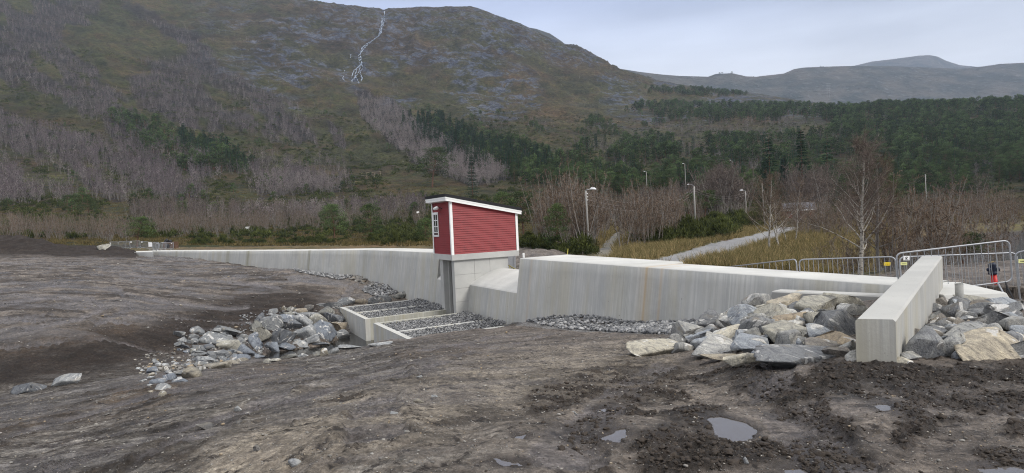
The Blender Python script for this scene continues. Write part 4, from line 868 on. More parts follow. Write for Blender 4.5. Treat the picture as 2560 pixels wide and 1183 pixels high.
for a in [
 (1895, 760, 72, 40, 'g', "grey lichened boulder highest on the heap's left, below the apron ledge's slanted end"),
 (1967, 766, 74, 46, 't', "yellowish rounded boulder standing right under the apron ledge"),
 (2008, 751, 70, 36, 't', "tan wedge boulder topping the heap against the apron ledge"),
 (2042, 772, 84, 50, 'n', "big grey brown boulder whose left shoulder slopes down into a dark gap"),
 (2110, 762, 100, 46, 'n', "long olive brown boulder touching the wing wall near the ledge"),
 (1940, 790, 120, 44, 'n', "broad sloping boulder with a pale ridge below the two yellow ones"),
 (1977, 808, 88, 46, 'o', "orange stained pyramid boulder in the middle of the heap"),
 (1868, 798, 68, 56, 'b', "steep blue grey slab leaning left beside a black and white one"),
 (1915, 822, 102, 44, 'd', "dark veined boulder sunk below the orange pyramid"),
 (2023, 794, 36, 34, 'd', "small dark stone wedged under the big grey brown boulder"),
 (2047, 804, 64, 38, 'n', "small two-toned boulder between pyramid and large dark block"),
 (2096, 820, 86, 76, 'd', "large dark speckled block leaning on the wing wall"),
 (2132, 780, 66, 36, 'w', "whitish blue slab lying against the wing wall's top edge"),
 (1996, 838, 136, 44, 'n', "long grey boulder with a white streaked top, above the orange brown one"),
 (2098, 866, 92, 50, 'o', "rusty orange brown boulder beside the wing wall's front corner"),
 (2062, 872, 82, 38, 'k', "brown grey block in front of the rusty boulder"),
 (2011, 872, 36, 40, 'b', "narrow upright blue grey stone with a white cap"),
 (1984, 860, 56, 50, 'g', "grey rough boulder left of the narrow upright stone"),
 (1876, 862, 78, 38, 'b', "blue grey flat-faced boulder above the cream slab"),
 (1918, 852, 42, 36, 'b', "small blue triangular stone in the heap's middle"),
 (1912, 876, 112, 36, 'b', "bluish grey mound-shaped boulder behind the cream slab"),
 (2020, 898, 226, 34, 'd', "very long low dark blue slab along the mud's edge"),
 (2092, 886, 56, 26, 'k', "small brown block above the long low slab"),
 (1872, 902, 92, 34, 'c', "cream coloured broken slab half sunk in dark mud"),
 (2131, 896, 26, 36, 'w', "white striped sliver tucked against the wing wall's corner"),
 (1784, 806, 66, 42, 'd', "dark grey boulder with pale rim near the dam's foot"),
 (1838, 792, 48, 32, 'w', "black and white streaked boulder on the heap's left shoulder"),
 (1856, 778, 30, 20, 'd', "dark little boulder highest on the left shoulder"),
 (1828, 814, 50, 34, 'w', "pale splintered boulder below the black and white one"),
 (1828, 838, 94, 38, 'c', "light yellow domed boulder left of the dark veined one"),
 (1726, 828, 66, 38, 'g', "greenish grey slanted boulder at the heap's left edge"),
 (1772, 833, 36, 32, 'd', "dark hollow stone between greenish and yellow boulders"),
 (1752, 846, 66, 34, 'b', "peaked blue grey boulder above the wide whitish one"),
 (1702, 853, 48, 26, 'g', "small grey streaked stone left of the peaked one"),
 (1658, 876, 146, 30, 'c', "flat cream slab forming the heap's left tip on the mud"),
 (1626, 866, 54, 22, 'b', "thin blue slab resting behind the flat cream one"),
 (1802, 873, 124, 46, 'w', "wide whitish boulder with pale scratches in the heap's front row"),
 (1672, 856, 30, 14, 'g', "small grey stone half buried behind the thin blue slab"),
 (1808, 897, 96, 14, 't', "flat tan stone almost buried in front of the whitish boulder"),
 (1745, 886, 18, 14, 'c', "tiny cream stone before the front row"),
 (1790, 853, 60, 20, 'b', "low blue stone between the wide whitish and yellow boulders"),
 (1955, 886, 44, 20, 'b', "small blue stone at the left end of the long low slab")]:
    rock(*a, GB, dmax=24)
GR = "boulders heaped right of the wing wall"
for a in [
 (2312, 872, 96, 84, 'd', "dark boulder with a slanting white seam next to the wing wall"),
 (2290, 850, 60, 44, 'k', "brown grey slab leaning behind the dark seamed boulder"),
 (2388, 874, 96, 76, 'g', "upright grey boulder with ochre and white streaks"),
 (2492, 876, 170, 76, 't', "big tan and yellow boulder with a smooth broad face"),
 (2470, 838, 176, 34, 'g', "long grey ledge-like boulder behind the big tan one"),
 (2466, 804, 96, 44, 'd', "dark boulder crossed by white veins"),
 (2404, 784, 66, 46, 'd', "dark boulder with a diagonal pale seam in the back row"),
 (2474, 778, 86, 32, 'd', "dark block with a flat white top below the slab"),
 (2530, 790, 86, 42, 'd', "dark grey boulder right of the white topped block"),
 (2540, 816, 70, 36, 'g', "grey streaked boulder at the heap's outer end"),
 (2350, 806, 56, 32, 'k', "brown mossy boulder above the short pipe stub"),
 (2396, 812, 56, 30, 'k', "dark brown flat boulder right of the short pipe stub"),
 (2386, 828, 42, 26, 'b', "small blue grey block right beside the pipe stub"),
 (2336, 836, 44, 24, 'd', "dark little stone in front of the pipe stub"),
 (2422, 812, 24, 18, 'o', "small rust red stone among dark boulders"),
 (2450, 822, 40, 20, 'g', "small round grey stone below the veined boulder"),
 (2518, 760, 72, 26, 'b', "smooth blue grey boulder beside the slab's sloping end"),
 (2366, 758, 40, 22, 'k', "brown stone left of the upright grey pipe"),
 (2446, 752, 90, 22, 'n', "row-like pale brown rock under the white slab's edge"),
 (2352, 776, 36, 26, 'd', "dark stone in the gap behind the mossy boulder"),
 (2550, 770, 50, 26, 'd', "dark stone cut off by the frame behind the blue grey one"),
 (2546, 850, 60, 30, 't', "yellow brown stone wedged behind the big tan boulder"),
 (2555, 885, 60, 50, 'g', "grey boulder partly hidden by the big tan one"),
 (2420, 795, 40, 30, 'd', "dark wedge between the seamed and the veined boulder"),
 (2262, 905, 40, 16, 'c', "broken cream stone at the wing wall's foot"),
 (2334, 845, 60, 40, 'd', "dark shadowed boulder behind the upright streaked one")]:
    rock(*a, GR, dmax=16.5)
GL = "pitched stones of the outlet bank"
for a in [
 (674, 814, 52, 42, 'g', "grey five-sided stone at the upper left of the pitched bank"), (721, 817, 50, 32, 'd', "dark grey rounded stone right of the five-sided one"),
 (758, 806, 38, 28, 'w', "white grey knobbly stone in the pitched bank's upper row"), (793, 805, 40, 33, 'c', "cream leaf-shaped stone in the pitched bank's upper row"),
 (831, 799, 42, 26, 'd', "dark blue stone next to the basin's front wall"), (754, 838, 56, 38, 'w', "white and grey cracked stone in the pitched bank's middle"),
 (806, 833, 50, 46, 'b', "tall blue grey stone in the pitched bank's middle row"), (843, 821, 38, 24, 'o', "orange tan block beside the basin's front wall"),
 (848, 843, 42, 28, 'g', "pale grey speckled stone at the water below the orange block"), (698, 846, 64, 42, 'd', "large dark slate-grey stone above the water"),
 (652, 840, 44, 38, 'c', "cream diamond-shaped stone at the left of the pitched bank"), (635, 822, 28, 30, 'n', "brown grey stone above the cream diamond"),
 (648, 801, 16, 28, 'd', "narrow upright dark stone at the pitched bank's corner"), (717, 800, 56, 22, 'b', "flat blue grey stone lying along the upper edge"),
 (770, 793, 58, 18, 'g', "long thin slab along the bank's upper edge"), (778, 852, 38, 28, 'w', "white flecked stone at the waterline"),
 (750, 862, 34, 16, 'w', "low white stone half under water"), (716, 868, 42, 14, 'b', "wet blue stone at the waterline under the slate-grey one"),
 (675, 870, 44, 22, 'b', "blue grey wet stone left of the waterline"), (802, 862, 38, 10, 'd', "dark wet stone awash between the white ones"),
 (822, 766, 52, 18, 'g', "long grey kerb stone left of the basin's back corner"), (864, 757, 40, 20, 'g', "grey block first along the basin's far wall"),
 (899, 756, 38, 14, 'o', "orange flat block along the basin's far wall"), (944, 752, 54, 20, 'g', "grey slab last along the basin's far wall"),
 (748, 783, 38, 16, 'o', "orange tan slab on the bank's upper edge"), (771, 774, 22, 18, 'k', "brown block above the orange tan slab"),
 (705, 773, 18, 14, 't', "small tan stone on the mud above the pitched bank"), (724, 776, 18, 14, 'n', "small rounded brown stone above the pitched bank"),
 (715, 787, 32, 12, 'n', "flat brownish stone on the upper edge"), (680, 782, 22, 16, 'g', "round grey stone at the upper left corner"),
 (810, 782, 40, 24, 'n', "rough brown stone against the basin's back corner"), (676, 788, 14, 9, 'w', "tiny white stone by the round grey one"),
 (1003, 741, 26, 18, 'n', "angular brown stone leaning on the dam's foot"), (1022, 742, 26, 12, 'k', "flat brown stone by the basin's far end"), (985, 745, 26, 8, 'n', "thin slab next to the basin's far end")]:
    rock(*a, GL, "stone", "stone", dmin=20, dmax=62, sub=3)
GM = "stones along the outlet stream"
for a in [
 (526, 852, 66, 30, 'g', "largest pale grey slab lying across the stream bed"), (568, 868, 54, 26, 'c', "cream slab with a dark right edge by the stream"),
 (630, 856, 50, 34, 'b', "big blue grey slab left of the cream diamond"), (606, 876, 48, 22, 'b', "blue grey wet slab lying by the stream"),
 (566, 828, 66, 24, 'g', "layered grey rock with thin ledges above the stream"), (489, 829, 28, 20, 'g', "light grey block on the dark mud edge"),
 (448, 838, 26, 16, 'g', "rounded grey stone on the dark mud"), (455, 852, 24, 15, 'w', "whitish block beside the stream bed"),
 (448, 864, 28, 16, 'g', "striped grey slab at the stream bed's far left"), (518, 905, 62, 22, 'w', "white blue flat rock in the near stream bank"),
 (594, 898, 46, 18, 'b', "white edged blue slab in the near stream bank"), (602, 901, 26, 10, 't', "brown lens-shaped stone on the blue slab"),
 (576, 908, 32, 13, 't', "tan flat stone on the near bank's rim"), (535, 917, 56, 15, 't', "long tan stone on the near bank's rim"),
 (640, 892, 44, 16, 'b', "blue grey slab reaching into the water"), (545, 888, 48, 13, 'g', "thin layered slab between the flat rocks"),
 (497, 886, 34, 12, 'g', "small thin slab at the stream bed"), (477, 882, 24, 15, 'n', "small brown grey stone at the stream bed"), (496, 870, 36, 12, 'g', "flat grey stone under the largest slab"),
 (476, 936, 40, 28, 't', "tan pitted block on the near bank"), (421, 946, 32, 18, 'b', "blue grey stone left of the tan block"), (404, 970, 38, 16, 'w', "white flat stone below the blue grey one"),
 (392, 956, 40, 12, 'b', "bluish flaky stone on the near bank"), (450, 953, 32, 10, 'b', "thin blue stone leaning on the tan block"), (403, 988, 17, 15, 't', "small tan stone lying alone on brown mud"),
 (382, 929, 28, 15, 'b', "small blue grey stone on the mud above the near bank"), (412, 924, 18, 12, 't', "small tan square stone near the dark mud"), (388, 908, 15, 15, 'w', "white round stone on the dark mud"),
 (455, 935, 30, 14, 'g', "grey stone right behind the tan block"), (496, 925, 26, 12, 'n', "brown grey stone between the tan block and the long one"), (668, 905, 20, 11, 'c', "cream stone on the near bank by the water"),
 (688, 902, 26, 9, 'c', "low cream stone further along the near bank"), (720, 893, 34, 12, 'n', "brown layered stone on the near bank"), (810, 884, 16, 20, 't', "tan upright flake on the bank before the basin"),
 (832, 880, 24, 18, 'w', "white stone beside the tan upright flake"), (790, 886, 22, 11, 'n', "brown stone left of the tan flake"), (758, 890, 24, 10, 'g', "grey flat stone near the water's edge"), (880, 870, 60, 9, 'w', "pale rubble strip at the basin's muddy corner"), (950, 862, 50, 8, 'w', "pale rubble edge where mud meets the basin wall"),
 (70, 973, 84, 30, 'd', "smooth dark grey boulder in the gully, nearest to the left edge"), (165, 955, 64, 30, 'w', "pale streaked boulder in the gully beside the dark one"), (255, 619, 27, 15, 'c', "cream boulder on the mud rim beside the far barriers"),
 (1048, 944, 14, 9, 'w', "small white stone on the grey mud slope"), (1046, 1004, 24, 12, 't', "brown flat stone before the sandy edge"), (985, 1033, 18, 8, 'w', "pale stone by the sandy edge"), (1086, 992, 14, 8, 'w', "whitish chip beside the brown flat stone"), (735, 1163, 28, 22, 'w', "white grey stone at the very front of the mud"), (510, 1070, 40, 14, 'k', "dark flat stone lying alone on the grey mud"), (595, 1026, 16, 18, 'w', "pale upright stone on the grey mud"), (640, 1125, 18, 16, 'k', "dark upright stone near the sandy edge"), (1437, 1034, 12, 8, 'w', "small white stone among dark clods"), (1866, 1155, 10, 18, 'w', "pale splinter stuck in the mud before the large puddle")]:
    rock(*a, GM, "stone", "stone", dmin=3.2, dmax=95, sub=3)

def fill(poly, n, lo, hi, lab, grp, nm, tones, seed, dmax, dmin=7):
    g = np.random.default_rng(seed); k = 0; xs, ys = [p[0] for p in poly], [p[1] for p in poly]
    while k < n:
        x, y = g.uniform(min(xs), max(xs)), g.uniform(min(ys), max(ys))
        if not in_poly(np.array([x]), np.array([y]), poly)[0]: continue
        w_ = g.uniform(lo, hi); rock(x, y, w_, w_ * g.uniform(.45, .75), tones[int(g.integers(0, len(tones)))], lab, grp, nm, nm, dmin, dmax, .9, 3); k += 1
fill([(1690, 850), (1760, 805), (1870, 770), (1930, 760), (2130, 800), (2130, 890), (1900, 893), (1740, 892), (1650, 882)], 70, 26, 56, "grey stone filling a gap in the boulder heap left of the wing wall", "gap stones left of the wing wall", "stone", "ggbdnw", 201, 24)
fill([(2270, 895), (2340, 790), (2380, 755), (2560, 760), (2560, 890)], 50, 26, 52, "dark stone filling a gap in the boulder heap right of the wing wall", "gap stones right of the wing wall", "stone", "ddgkdb", 202, 17)
fill([(625, 835), (660, 795), (740, 785), (825, 790), (862, 850), (780, 868), (680, 872)], 9, 12, 20, "grey stone packed among the pitched stones of the bank", "packing stones of the outlet bank", "stone", "gddbgw", 203, 50, 25)
fill([(440, 870), (470, 835), (560, 825), (640, 850), (660, 885), (560, 910), (490, 915), (450, 900)], 58, 9, 26, "small grey stone in the jumble along the outlet stream", "jumbled stones along the outlet stream", "stone", "gggbwd", 204, 45, 18)
fill([(330, 905), (400, 890), (480, 900), (470, 945), (400, 965), (370, 985), (330, 930)], 36, 6, 16, "small pale stone strewn over the dark gully side", "strewn stones of the gully", "stone", "gwtgw", 205, 40, 14)
# ---------------------------------------------------------------- gravel, pebbles and clods nobody could count
def small_stones(name, label, X, Y, Zs, size, mats, sub=1, flat=0.7, seed=0, rough=0.25, tones=None, sink=0.15, sharp=True):
    g = np.random.default_rng(seed); n = len(X); protos = []
    for _ in range(14):
        v, f = ICO[sub]; v = v.copy()
        if sharp:
            for a in g.normal(size=(5, 3)): a = a / np.linalg.norm(a); d = v @ a - g.uniform(.35, .7); v -= np.where(d > 0, d, 0)[:, None] * a
        v *= (1 + rough * g.normal(size=(len(v), 1)) * .6); protos.append(v)
    P = np.stack(protos); nv = P.shape[1]; q = g.normal(size=(n, 4)); q /= np.linalg.norm(q, axis=1)[:, None]; a, b, c, d = q.T
    Rm = np.stack([1 - 2 * (c * c + d * d), 2 * (b * c - a * d), 2 * (b * d + a * c), 2 * (b * c + a * d), 1 - 2 * (b * b + d * d), 2 * (c * d - a * b), 2 * (b * d - a * c), 2 * (c * d + a * b), 1 - 2 * (b * b + c * c)], -1).reshape(n, 3, 3)
    v = np.einsum('nij,nkj->nki', Rm, P[g.integers(0, 14, n)] * g.uniform(.6, 1.25, (n, 1, 3))) * (size[:, None, None] * 0.5); v[..., 2] *= flat
    v[..., 0] += X[:, None]; v[..., 1] += Y[:, None]; v[..., 2] += (Zs + size * (0.5 * flat - sink))[:, None]
    f = ICO[sub][1]; F_ = (f[None] + (np.arange(n) * nv)[:, None, None]).reshape(-1, 3)
    me = mesh_np(name, v.reshape(-1, 3), F_, mats, not sharp); add_attr(me, "tone", np.repeat(g.uniform(0, 1, n), nv))
    return tag(link(name, me), label, None, None, "stuff")
def stone_mat(name, stops, rough=0.7):
    t = NT(name); n = t.noise(t.coord('Geo'), 30, 4, 0.6); c = t.ramp(t.attr('tone'), stops)
    c = t.mix(1.0, c, t.ramp(n, [(0.3, (.75, .75, .75)), (0.7, (1.22, 1.22, 1.22))]), 'MULTIPLY'); return t.done(c, rough, None, None, 0.35)
M_GRAVEL = stone_mat("crushed_grey_rock", [(0.0, (0.075, 0.078, 0.083)), (0.5, (0.17, 0.173, 0.178)), (0.85, (0.27, 0.27, 0.272)), (1.0, (0.40, 0.40, 0.395))])
M_PEB = stone_mat("pale_pebbles", [(0.0, (0.10, 0.095, 0.09)), (0.6, (0.20, 0.19, 0.175)), (0.85, (0.29, 0.275, 0.25)), (1.0, (0.27, 0.20, 0.12))])
t = NT("dark_mud_clods"); n = t.noise(t.coord('Geo'), 22, 5, 0.7); M_CLOD = t.done(t.mix(n, (0.016, 0.012, 0.009), (0.058, 0.044, 0.033)), t.rng(n, .3, .7, .6, .9), t.bump(n, 0.8, 0.02), None, 0.35)
g = np.random.default_rng(3); X, Y, Zs, S = [], [], [], []
for lo, hi in ((2.1, 5.07), (5.33, 8.45), (-6.15, -3.78), (-3.52, -0.32)):
    area = (hi - lo) * 7.2; n = int(area * 190); a = g.uniform(-4.87, 2.2, n); b = g.uniform(lo + .02, hi - .02, n)
    base = -5.765 + 0.10 * sstep(-1.5, 0.6, a) + 0.35 * sstep(0.0, 1.2, a) + 0.03 * g.normal(size=n)
    keep = a < 0.45 + 0.5 * (b > 2.5) * 0; P = HO[None] + a[:, None] * PD + b[:, None] * UD
    X.append(P[keep, 0]); Y.append(P[keep, 1]); Zs.append(base[keep]); S.append(g.uniform(.06, .15, keep.sum()))
small_stones("gravel", "grey crushed stone filling the concrete basins", *map(np.concatenate, (X, Y, Zs)), np.concatenate(S), [M_GRAVEL], 1, 0.85, 4)
mb = MB()                                             # bed under the basin gravel
for lo, hi in ((2.1, 8.45), (-6.15, -0.32)): mb.add([loc(-4.9, lo, -5.86), loc(.4, lo, -5.74), loc(.4, hi, -5.74), loc(-4.9, hi, -5.86)], [(0, 1, 2, 3)])
tag(mb.build("gravel_bed", M_GRAVEL), "dark bed of fines between the basin gravel", None, None, "stuff")
def scatter_px(polys, n, dmin=3, dmax=110, seed=0):   # random ground points inside photograph polygons
    g = np.random.default_rng(seed); us_ = g.uniform(-0.9, 0.9, n * 40); dd = np.exp(g.uniform(math.log(dmin), math.log(dmax), n * 40)); x = us_ * dd; z = H(x, dd)
    px, py, _ = project(np.column_stack([x, dd, z])); k = np.zeros(len(x), bool)
    for p in polys: k |= in_poly(px, py, p)
    i = np.nonzero(k)[0][:n]; return x[i], dd[i], z[i]
x, y, z = scatter_px([[(1270, 795), (1330, 788), (1560, 790), (1760, 788), (1800, 810), (1700, 838), (1560, 832), (1400, 822)]], 3600, 18, 36, 5)
small_stones("gravel", "loose grey rubble along the dam's foot", x, y, z, np.random.default_rng(1).uniform(.07, .24, len(x)), [M_GRAVEL], 1, 0.75, 6)
x, y, z = scatter_px([[(725, 664), (790, 666), (870, 680), (882, 694), (850, 700), (790, 690), (740, 680)], [(905, 726), (950, 702), (985, 712), (1005, 732), (960, 742), (925, 740)]], 3000, 40, 66, 6)
small_stones("gravel", "grey rubble bank against the dam's left arm", x, y, z, np.random.default_rng(2).uniform(.10, .36, len(x)), [M_GRAVEL], 1, 0.75, 7)
x, y, z = scatter_px([[(860, 692), (905, 690), (985, 712), (940, 720), (890, 705)]], 260, 45, 60, 8)
small_stones("gravel", "broken flat rock below the dam's left arm", x, y, z, np.random.default_rng(2).uniform(.3, .9, len(x)), [M_PEB], 1, 0.4, 8)
x, y, z = scatter_px([[(330, 900), (480, 830), (560, 830), (640, 800), (660, 870), (560, 905), (450, 960), (380, 985)]], 500, 20, 42, 9)
small_stones("gravel", "small pale stones strewn through the dark gully", x, y, z, np.random.default_rng(5).gamma(2.0, .04, len(x)) + .04, [M_PEB], 1, 0.6, 9)
x, y, z = scatter_px([[(600, 790), (700, 770), (840, 770), (860, 860), (700, 880), (600, 880)]], 500, 30, 46, 19)
small_stones("gravel", "dark rubble packed between the pitched stones", x, y, z, np.random.default_rng(6).uniform(.08, .22, len(x)), [M_GRAVEL], 1, 0.7, 29)
x, y, z = scatter_px([[(0, 1183), (0, 1010), (400, 960), (850, 880), (1300, 825), (1600, 850), (1500, 920), (1000, 1040), (700, 1183)], [(0, 650), (300, 640), (720, 680), (800, 760), (500, 820), (200, 850), (0, 900)]], 6500, 3, 90, 10)
small_stones("pebbles", "pale pebbles scattered over the grey mud", x, y, z, np.minimum(np.random.default_rng(7).gamma(1.3, .0011, len(x)) * y + .008, 0.3), [M_PEB], 1, 0.55, 10)
x, y, z = scatter_px([[(700, 1183), (1000, 1040), (1500, 920), (2560, 915), (2560, 1183)]], 5000, 3, 11, 11)
small_stones("pebbles", "light grit lying on the brown foreground mud", x, y, z, np.minimum(np.random.default_rng(8).gamma(1.5, .0011, len(x)) * y + .005, .06), [M_PEB], 1, 0.55, 11)
cz = lambda x, y: bil(clod_zone, us, logd_n, x / y, np.clip(y, .6, 100))
x, y, z = scatter_px([[(1180, 1183), (1300, 980), (1560, 930), (1800, 905), (2560, 905), (2560, 1183)]], 26000, 3.2, 12, 12)
g = np.random.default_rng(12); k = g.uniform(0, 1, len(x)) < 0.006 + 0.8 * np.maximum(cz(x, y) - .40, 0) ** 1.2 ; x, y, z = x[k], y[k], z[k]
small_stones("mud_clods", "dark crumbly clods of churned earth over the foreground mud", x, y, z, np.minimum(g.gamma(1.5, .011, len(x)) + .007, .085), [M_CLOD], 2, 0.62, 13, 0.42, None, .22, False)

# ---------------------------------------------------------------- water
def water_mat(name, color, rough=0.05, scale=3.0, bump_=0.15):
    t = NT(name); n = t.noise(t.coord('Geo', (1, 1.6, 1)), scale, 3, 0.5); return t.done(color, rough, t.bump(n, bump_, 0.03), None, 0.5)
M_STREAM = water_mat("dark_stream_water", (0.018, 0.017, 0.015), 0.06, 4.0, 0.25); M_PUD = water_mat("puddle_water", (0.105, 0.097, 0.093), 0.035, 12, 0.02); M_RIVER = water_mat("river_water", (0.10, 0.10, 0.115), 0.08, 1.2, 0.12)
mb = MB(); mb.add([(-19, 27, -7.0), (-4, 27, -7.0), (-4, 43, -7.0), (-19, 43, -7.0)], [(0, 1, 2, 3)]); tag(mb.build("stream", M_STREAM), "dark still water at the outlet channel's mouth", None, None, "structure")
mb = MB(); mb.add([(20, 42, -4.78), (140, 42, -4.78), (140, 98, -4.78), (26, 98, -4.78)], [(0, 1, 2, 3)]); tag(mb.build("river", M_RIVER), "grey river glinting behind the alder thicket", None, None, "structure")
for (W_, lv), (poly, lab) in zip(puddle_level, PUDDLES):
    cx_, cy_ = sum(p[0] for p in W_) / len(W_), sum(p[1] for p in W_) / len(W_)
    hull = [Vector((cx_ + (x - cx_) * (1 + .10 / max(.05, math.hypot(x - cx_, y - cy_))), cy_ + (y - cy_) * (1 + .10 / max(.05, math.hypot(x - cx_, y - cy_))), lv)) for x, y in W_]; mb = MB(); mb.add(hull, [tuple(range(len(hull)))]); tag(mb.build("puddle", M_PUD), lab, None, "puddles in the mud", "structure")
# ---------------------------------------------------------------- barriers, pipes, small fittings
M_YEL = plain("yellow_sign", (0.85, 0.62, 0.03), 0.5, 0, 0.03); M_PYEL = plain("pale_yellow_sign", (0.80, 0.80, 0.36), 0.5, 0, 0.03)
M_INK = plain("dark_print", (0.05, 0.05, 0.03), 0.6); M_SIGNW = plain("white_sign", (0.85, 0.85, 0.85), 0.5, 0, 0.03)
def arc_frame(TL, TR, BR, BL, rad):                   # closed loop with rounded corners
    C = [TL, TR, BR, BL]; pts = []
    for i, c in enumerate(C):
        a = (C[i - 1] - c).normalized(); b = (C[(i + 1) % 4] - c).normalized()
        for k in range(6):
            t_ = k / 5; p, q = c + a * rad, c + b * rad; pts.append(p.lerp(c, t_).lerp(c.lerp(q, t_), t_))
    return pts + [pts[0]]
def barrier(label, quad, d, nbars, group, big=True, feet=True, signs=(), foot_len=0.16):
    if isinstance(d, (int, float)): d = (d, d)
    TL, TR, BR, BL = (at(*quad[0], d[0]), at(*quad[1], d[1]), at(*quad[2], d[1]), at(*quad[3], d[0]))
    base = (BL + BR) / 2; o = thing("crowd_barrier", label, "barrier", tuple(base), group); r_ = 0.021
    def part(mb, name, mat, smooth=True): q = mb.build(name, mat, o, smooth); q.location = -base; return q
    mb = MB(); mb.tube(arc_frame(TL, TR, BR, BL, 0.16 if big else 0.12), r_ if big else 0.026, 10 if big else 6, False)
    if not big:
        for k in range(1, nbars + 1): f = k / (nbars + 1); mb.tube([BL.lerp(BR, f), TL.lerp(TR, f)], 0.014, 4, False)
    part(mb, "frame", M_GALV)
    if big:
        for k in range(1, nbars + 1):
            f = k / (nbars + 1); mb = MB(); j = 0.012 * math.sin(k * 2.3); mid = BL.lerp(BR, f).lerp(TL.lerp(TR, f), 0.5) + (TR - TL).normalized() * j
            mb.tube([BL.lerp(BR, f), mid, TL.lerp(TR, f)], 0.0085, 6, False); part(mb, "bar", M_GALV)
    if feet:
        nrm = (TR - TL).cross(TL - BL).normalized()
        for f in (0.13, 0.87):
            c = BL.lerp(BR, f); mb = MB(); rr_ = 0.018 if big else 0.024
            mb.tube([c - nrm * .30 - Vector((0, 0, foot_len)), c, c + nrm * .30 - Vector((0, 0, foot_len))], rr_, 6); part(mb, "foot", M_GALV)
    for (x0, y0, x1, y1), mat, kind in signs:
        dd = d[0] * .995; P = [at(x0, y0, dd), at(x1, y0, dd), at(x1, y1, dd), at(x0, y1, dd)]; bk = Vector((0, 0.012, 0))
        mb = MB(); mb.prism(P, [p + bk for p in P]); s_ = part(mb, "sign", mat, False)
        fr = Vector((0, -0.004, 0)); mb = MB()
        def q_(a, b, c_, e_):
            L_ = lambda u_, v_: P[0].lerp(P[1], u_).lerp(P[3].lerp(P[2], u_), v_) + fr
            mb.prism([L_(a, b), L_(c_, b), L_(c_, e_), L_(a, e_)], [p - fr * .5 for p in (L_(a, b), L_(c_, b), L_(c_, e_), L_(a, e_))])
        if kind == 'line': q_(.14, .46, .34, .60); q_(.36, .44, .60, .62); q_(.62, .46, .88, .60)
        elif kind == 'ring':
            for k in range(10):
                if k in (7, 8): continue
                t_ = 2 * math.pi * k / 10 + 1.0; cx_, cy_ = .5 + .15 * math.cos(t_), .44 - .20 * math.sin(t_); q_(cx_ - .055, cy_ - .07, cx_ + .055, cy_ + .07)
            q_(.45, .46, .55, .66); q_(.22, .80, .78, .87)
        if kind: e = mb.build("print", M_INK, s_)
    return o
GBR = "barriers along the dam's right end"
barrier("barrier dipping to the left behind the dam crest, only its top rail showing", [(1765, 674), (1990, 648), (2000, 742), (1772, 768)], (27.5, 20.0), 16, GBR, True, False)
barrier("level barrier behind the dam crest with one yellow sign", [(1998, 649), (2238, 642), (2246, 734), (2003, 742)], (19.8, 18.0), 18, GBR, True, True, [((2210, 656, 2227, 664), M_YEL, 'line')])
b3 = barrier("tilted barrier right behind the wing wall with a white picture sign", [(2240, 634), (2523, 601), (2531, 703), (2250, 737)], (15.5, 15.3), 15, GBR, True, False, [((2259, 640, 2274, 651), M_SIGNW, 'ring'), ((2252, 656, 2268, 663), M_PYEL, 'line')])
mb = MB(); mb.tube([at(2494, 707, 15.3), at(2513, 741, 14.6)], 0.02, 8); q = mb.build("foot", M_GALV, b3, True); q.location = -b3.location
barrier("barrier standing close behind the tilted one and parallel to it", [(2248, 643), (2541, 632), (2552, 740), (2258, 748)], (16.8, 16.4), 17, GBR, True, True)
barrier("barrier leaving the frame, with a pale yellow sign", [(2537, 630), (2790, 612), (2800, 726), (2551, 758)], (14.6, 13.6), 16, GBR, True, True, [((2547, 648, 2568, 658), M_PYEL, 'line')])
mb = MB(); mb.tube([at(2514, 705, 15.2), at(2520, 722, 15.0), at(2536, 752, 14.4)], [.012, .022, .012], 6); mb.tube([at(2514, 705, 15.2), at(2518, 735, 14.9)], .014, 6)
tag(mb.build("strap", M_BLACK), "black strap hanging from the tilted barrier's corner", "strap")
GBL = "barriers on the dam's far left end"
for q, d, lab, sg in (
    ([(273, 605), (295, 605), (295, 621), (274, 622)], (89, 89), "outermost far barrier, next to the cream boulder", [((275, 607, 277.5, 609.5), M_SIGNW, None)]),
    ([(296, 604), (323, 603), (325, 619), (298, 621)], (88, 88), "second far barrier counted from the cream boulder", []),
    ([(324, 603), (349, 602), (350, 618), (326, 619)], (87.5, 87), "third far barrier counted from the cream boulder", [((326, 604, 329, 607), M_SIGNW, None)]),
    ([(350, 603), (380, 606), (382, 623), (351, 618)], (87, 83), "far barrier carrying a large white board", [((371, 605.5, 380, 617), M_SIGNW, None), ((353, 604, 356, 607), M_SIGNW, None)]),
    ([(382, 606), (396.5, 606), (397, 624), (383, 624)], (82, 81.5), "short looking far barrier just right of the white board", []),
    ([(389, 610), (415, 605), (416, 622), (390, 624)], (79, 80), "far barrier overlapping the short looking one", []),
    ([(398, 608), (433, 606), (434, 622.5), (400, 623)], (78, 77), "last far barrier, in front of the brown crate", [((427, 608, 430, 610), M_SIGNW, None)])):
    barrier(lab, q, d, 12, GBL, False, True, sg)
p_ = [at(262, 627, 86), at(383, 628.5, 77), at(378, 622, 84), at(285, 622, 91)]
for p in p_: p.z = -2.02
mb = MB(); mb.prism([p - Vector((0, 0, .9)) for p in p_], p_); tag(mb.build("concrete_slab", M_PALE), "pale concrete slab under the far barriers", "concrete slab")
c0 = at(426, 619, 92); cr = thing("crate", "brown wooden crate with black sacks behind the far barriers", "crate", tuple(c0))
M_BROWN = plain("brown_boards", (0.115, 0.065, 0.042), 0.8, 0, 0.3, 3); M_SACK = plain("black_plastic", (0.012, 0.012, 0.013), 0.4)
mb = MB()
for k in range(4): mb.box((-.75, -.5, -.1 + k * .24), (1.0, .5, .11 + k * .24))
mb.box((-.80, -.55, -.2), (-.70, -.45, .9)); mb.box((.95, -.55, -.2), (1.05, -.45, .9)); mb.build("box", M_BROWN, cr, bevel=0.01)
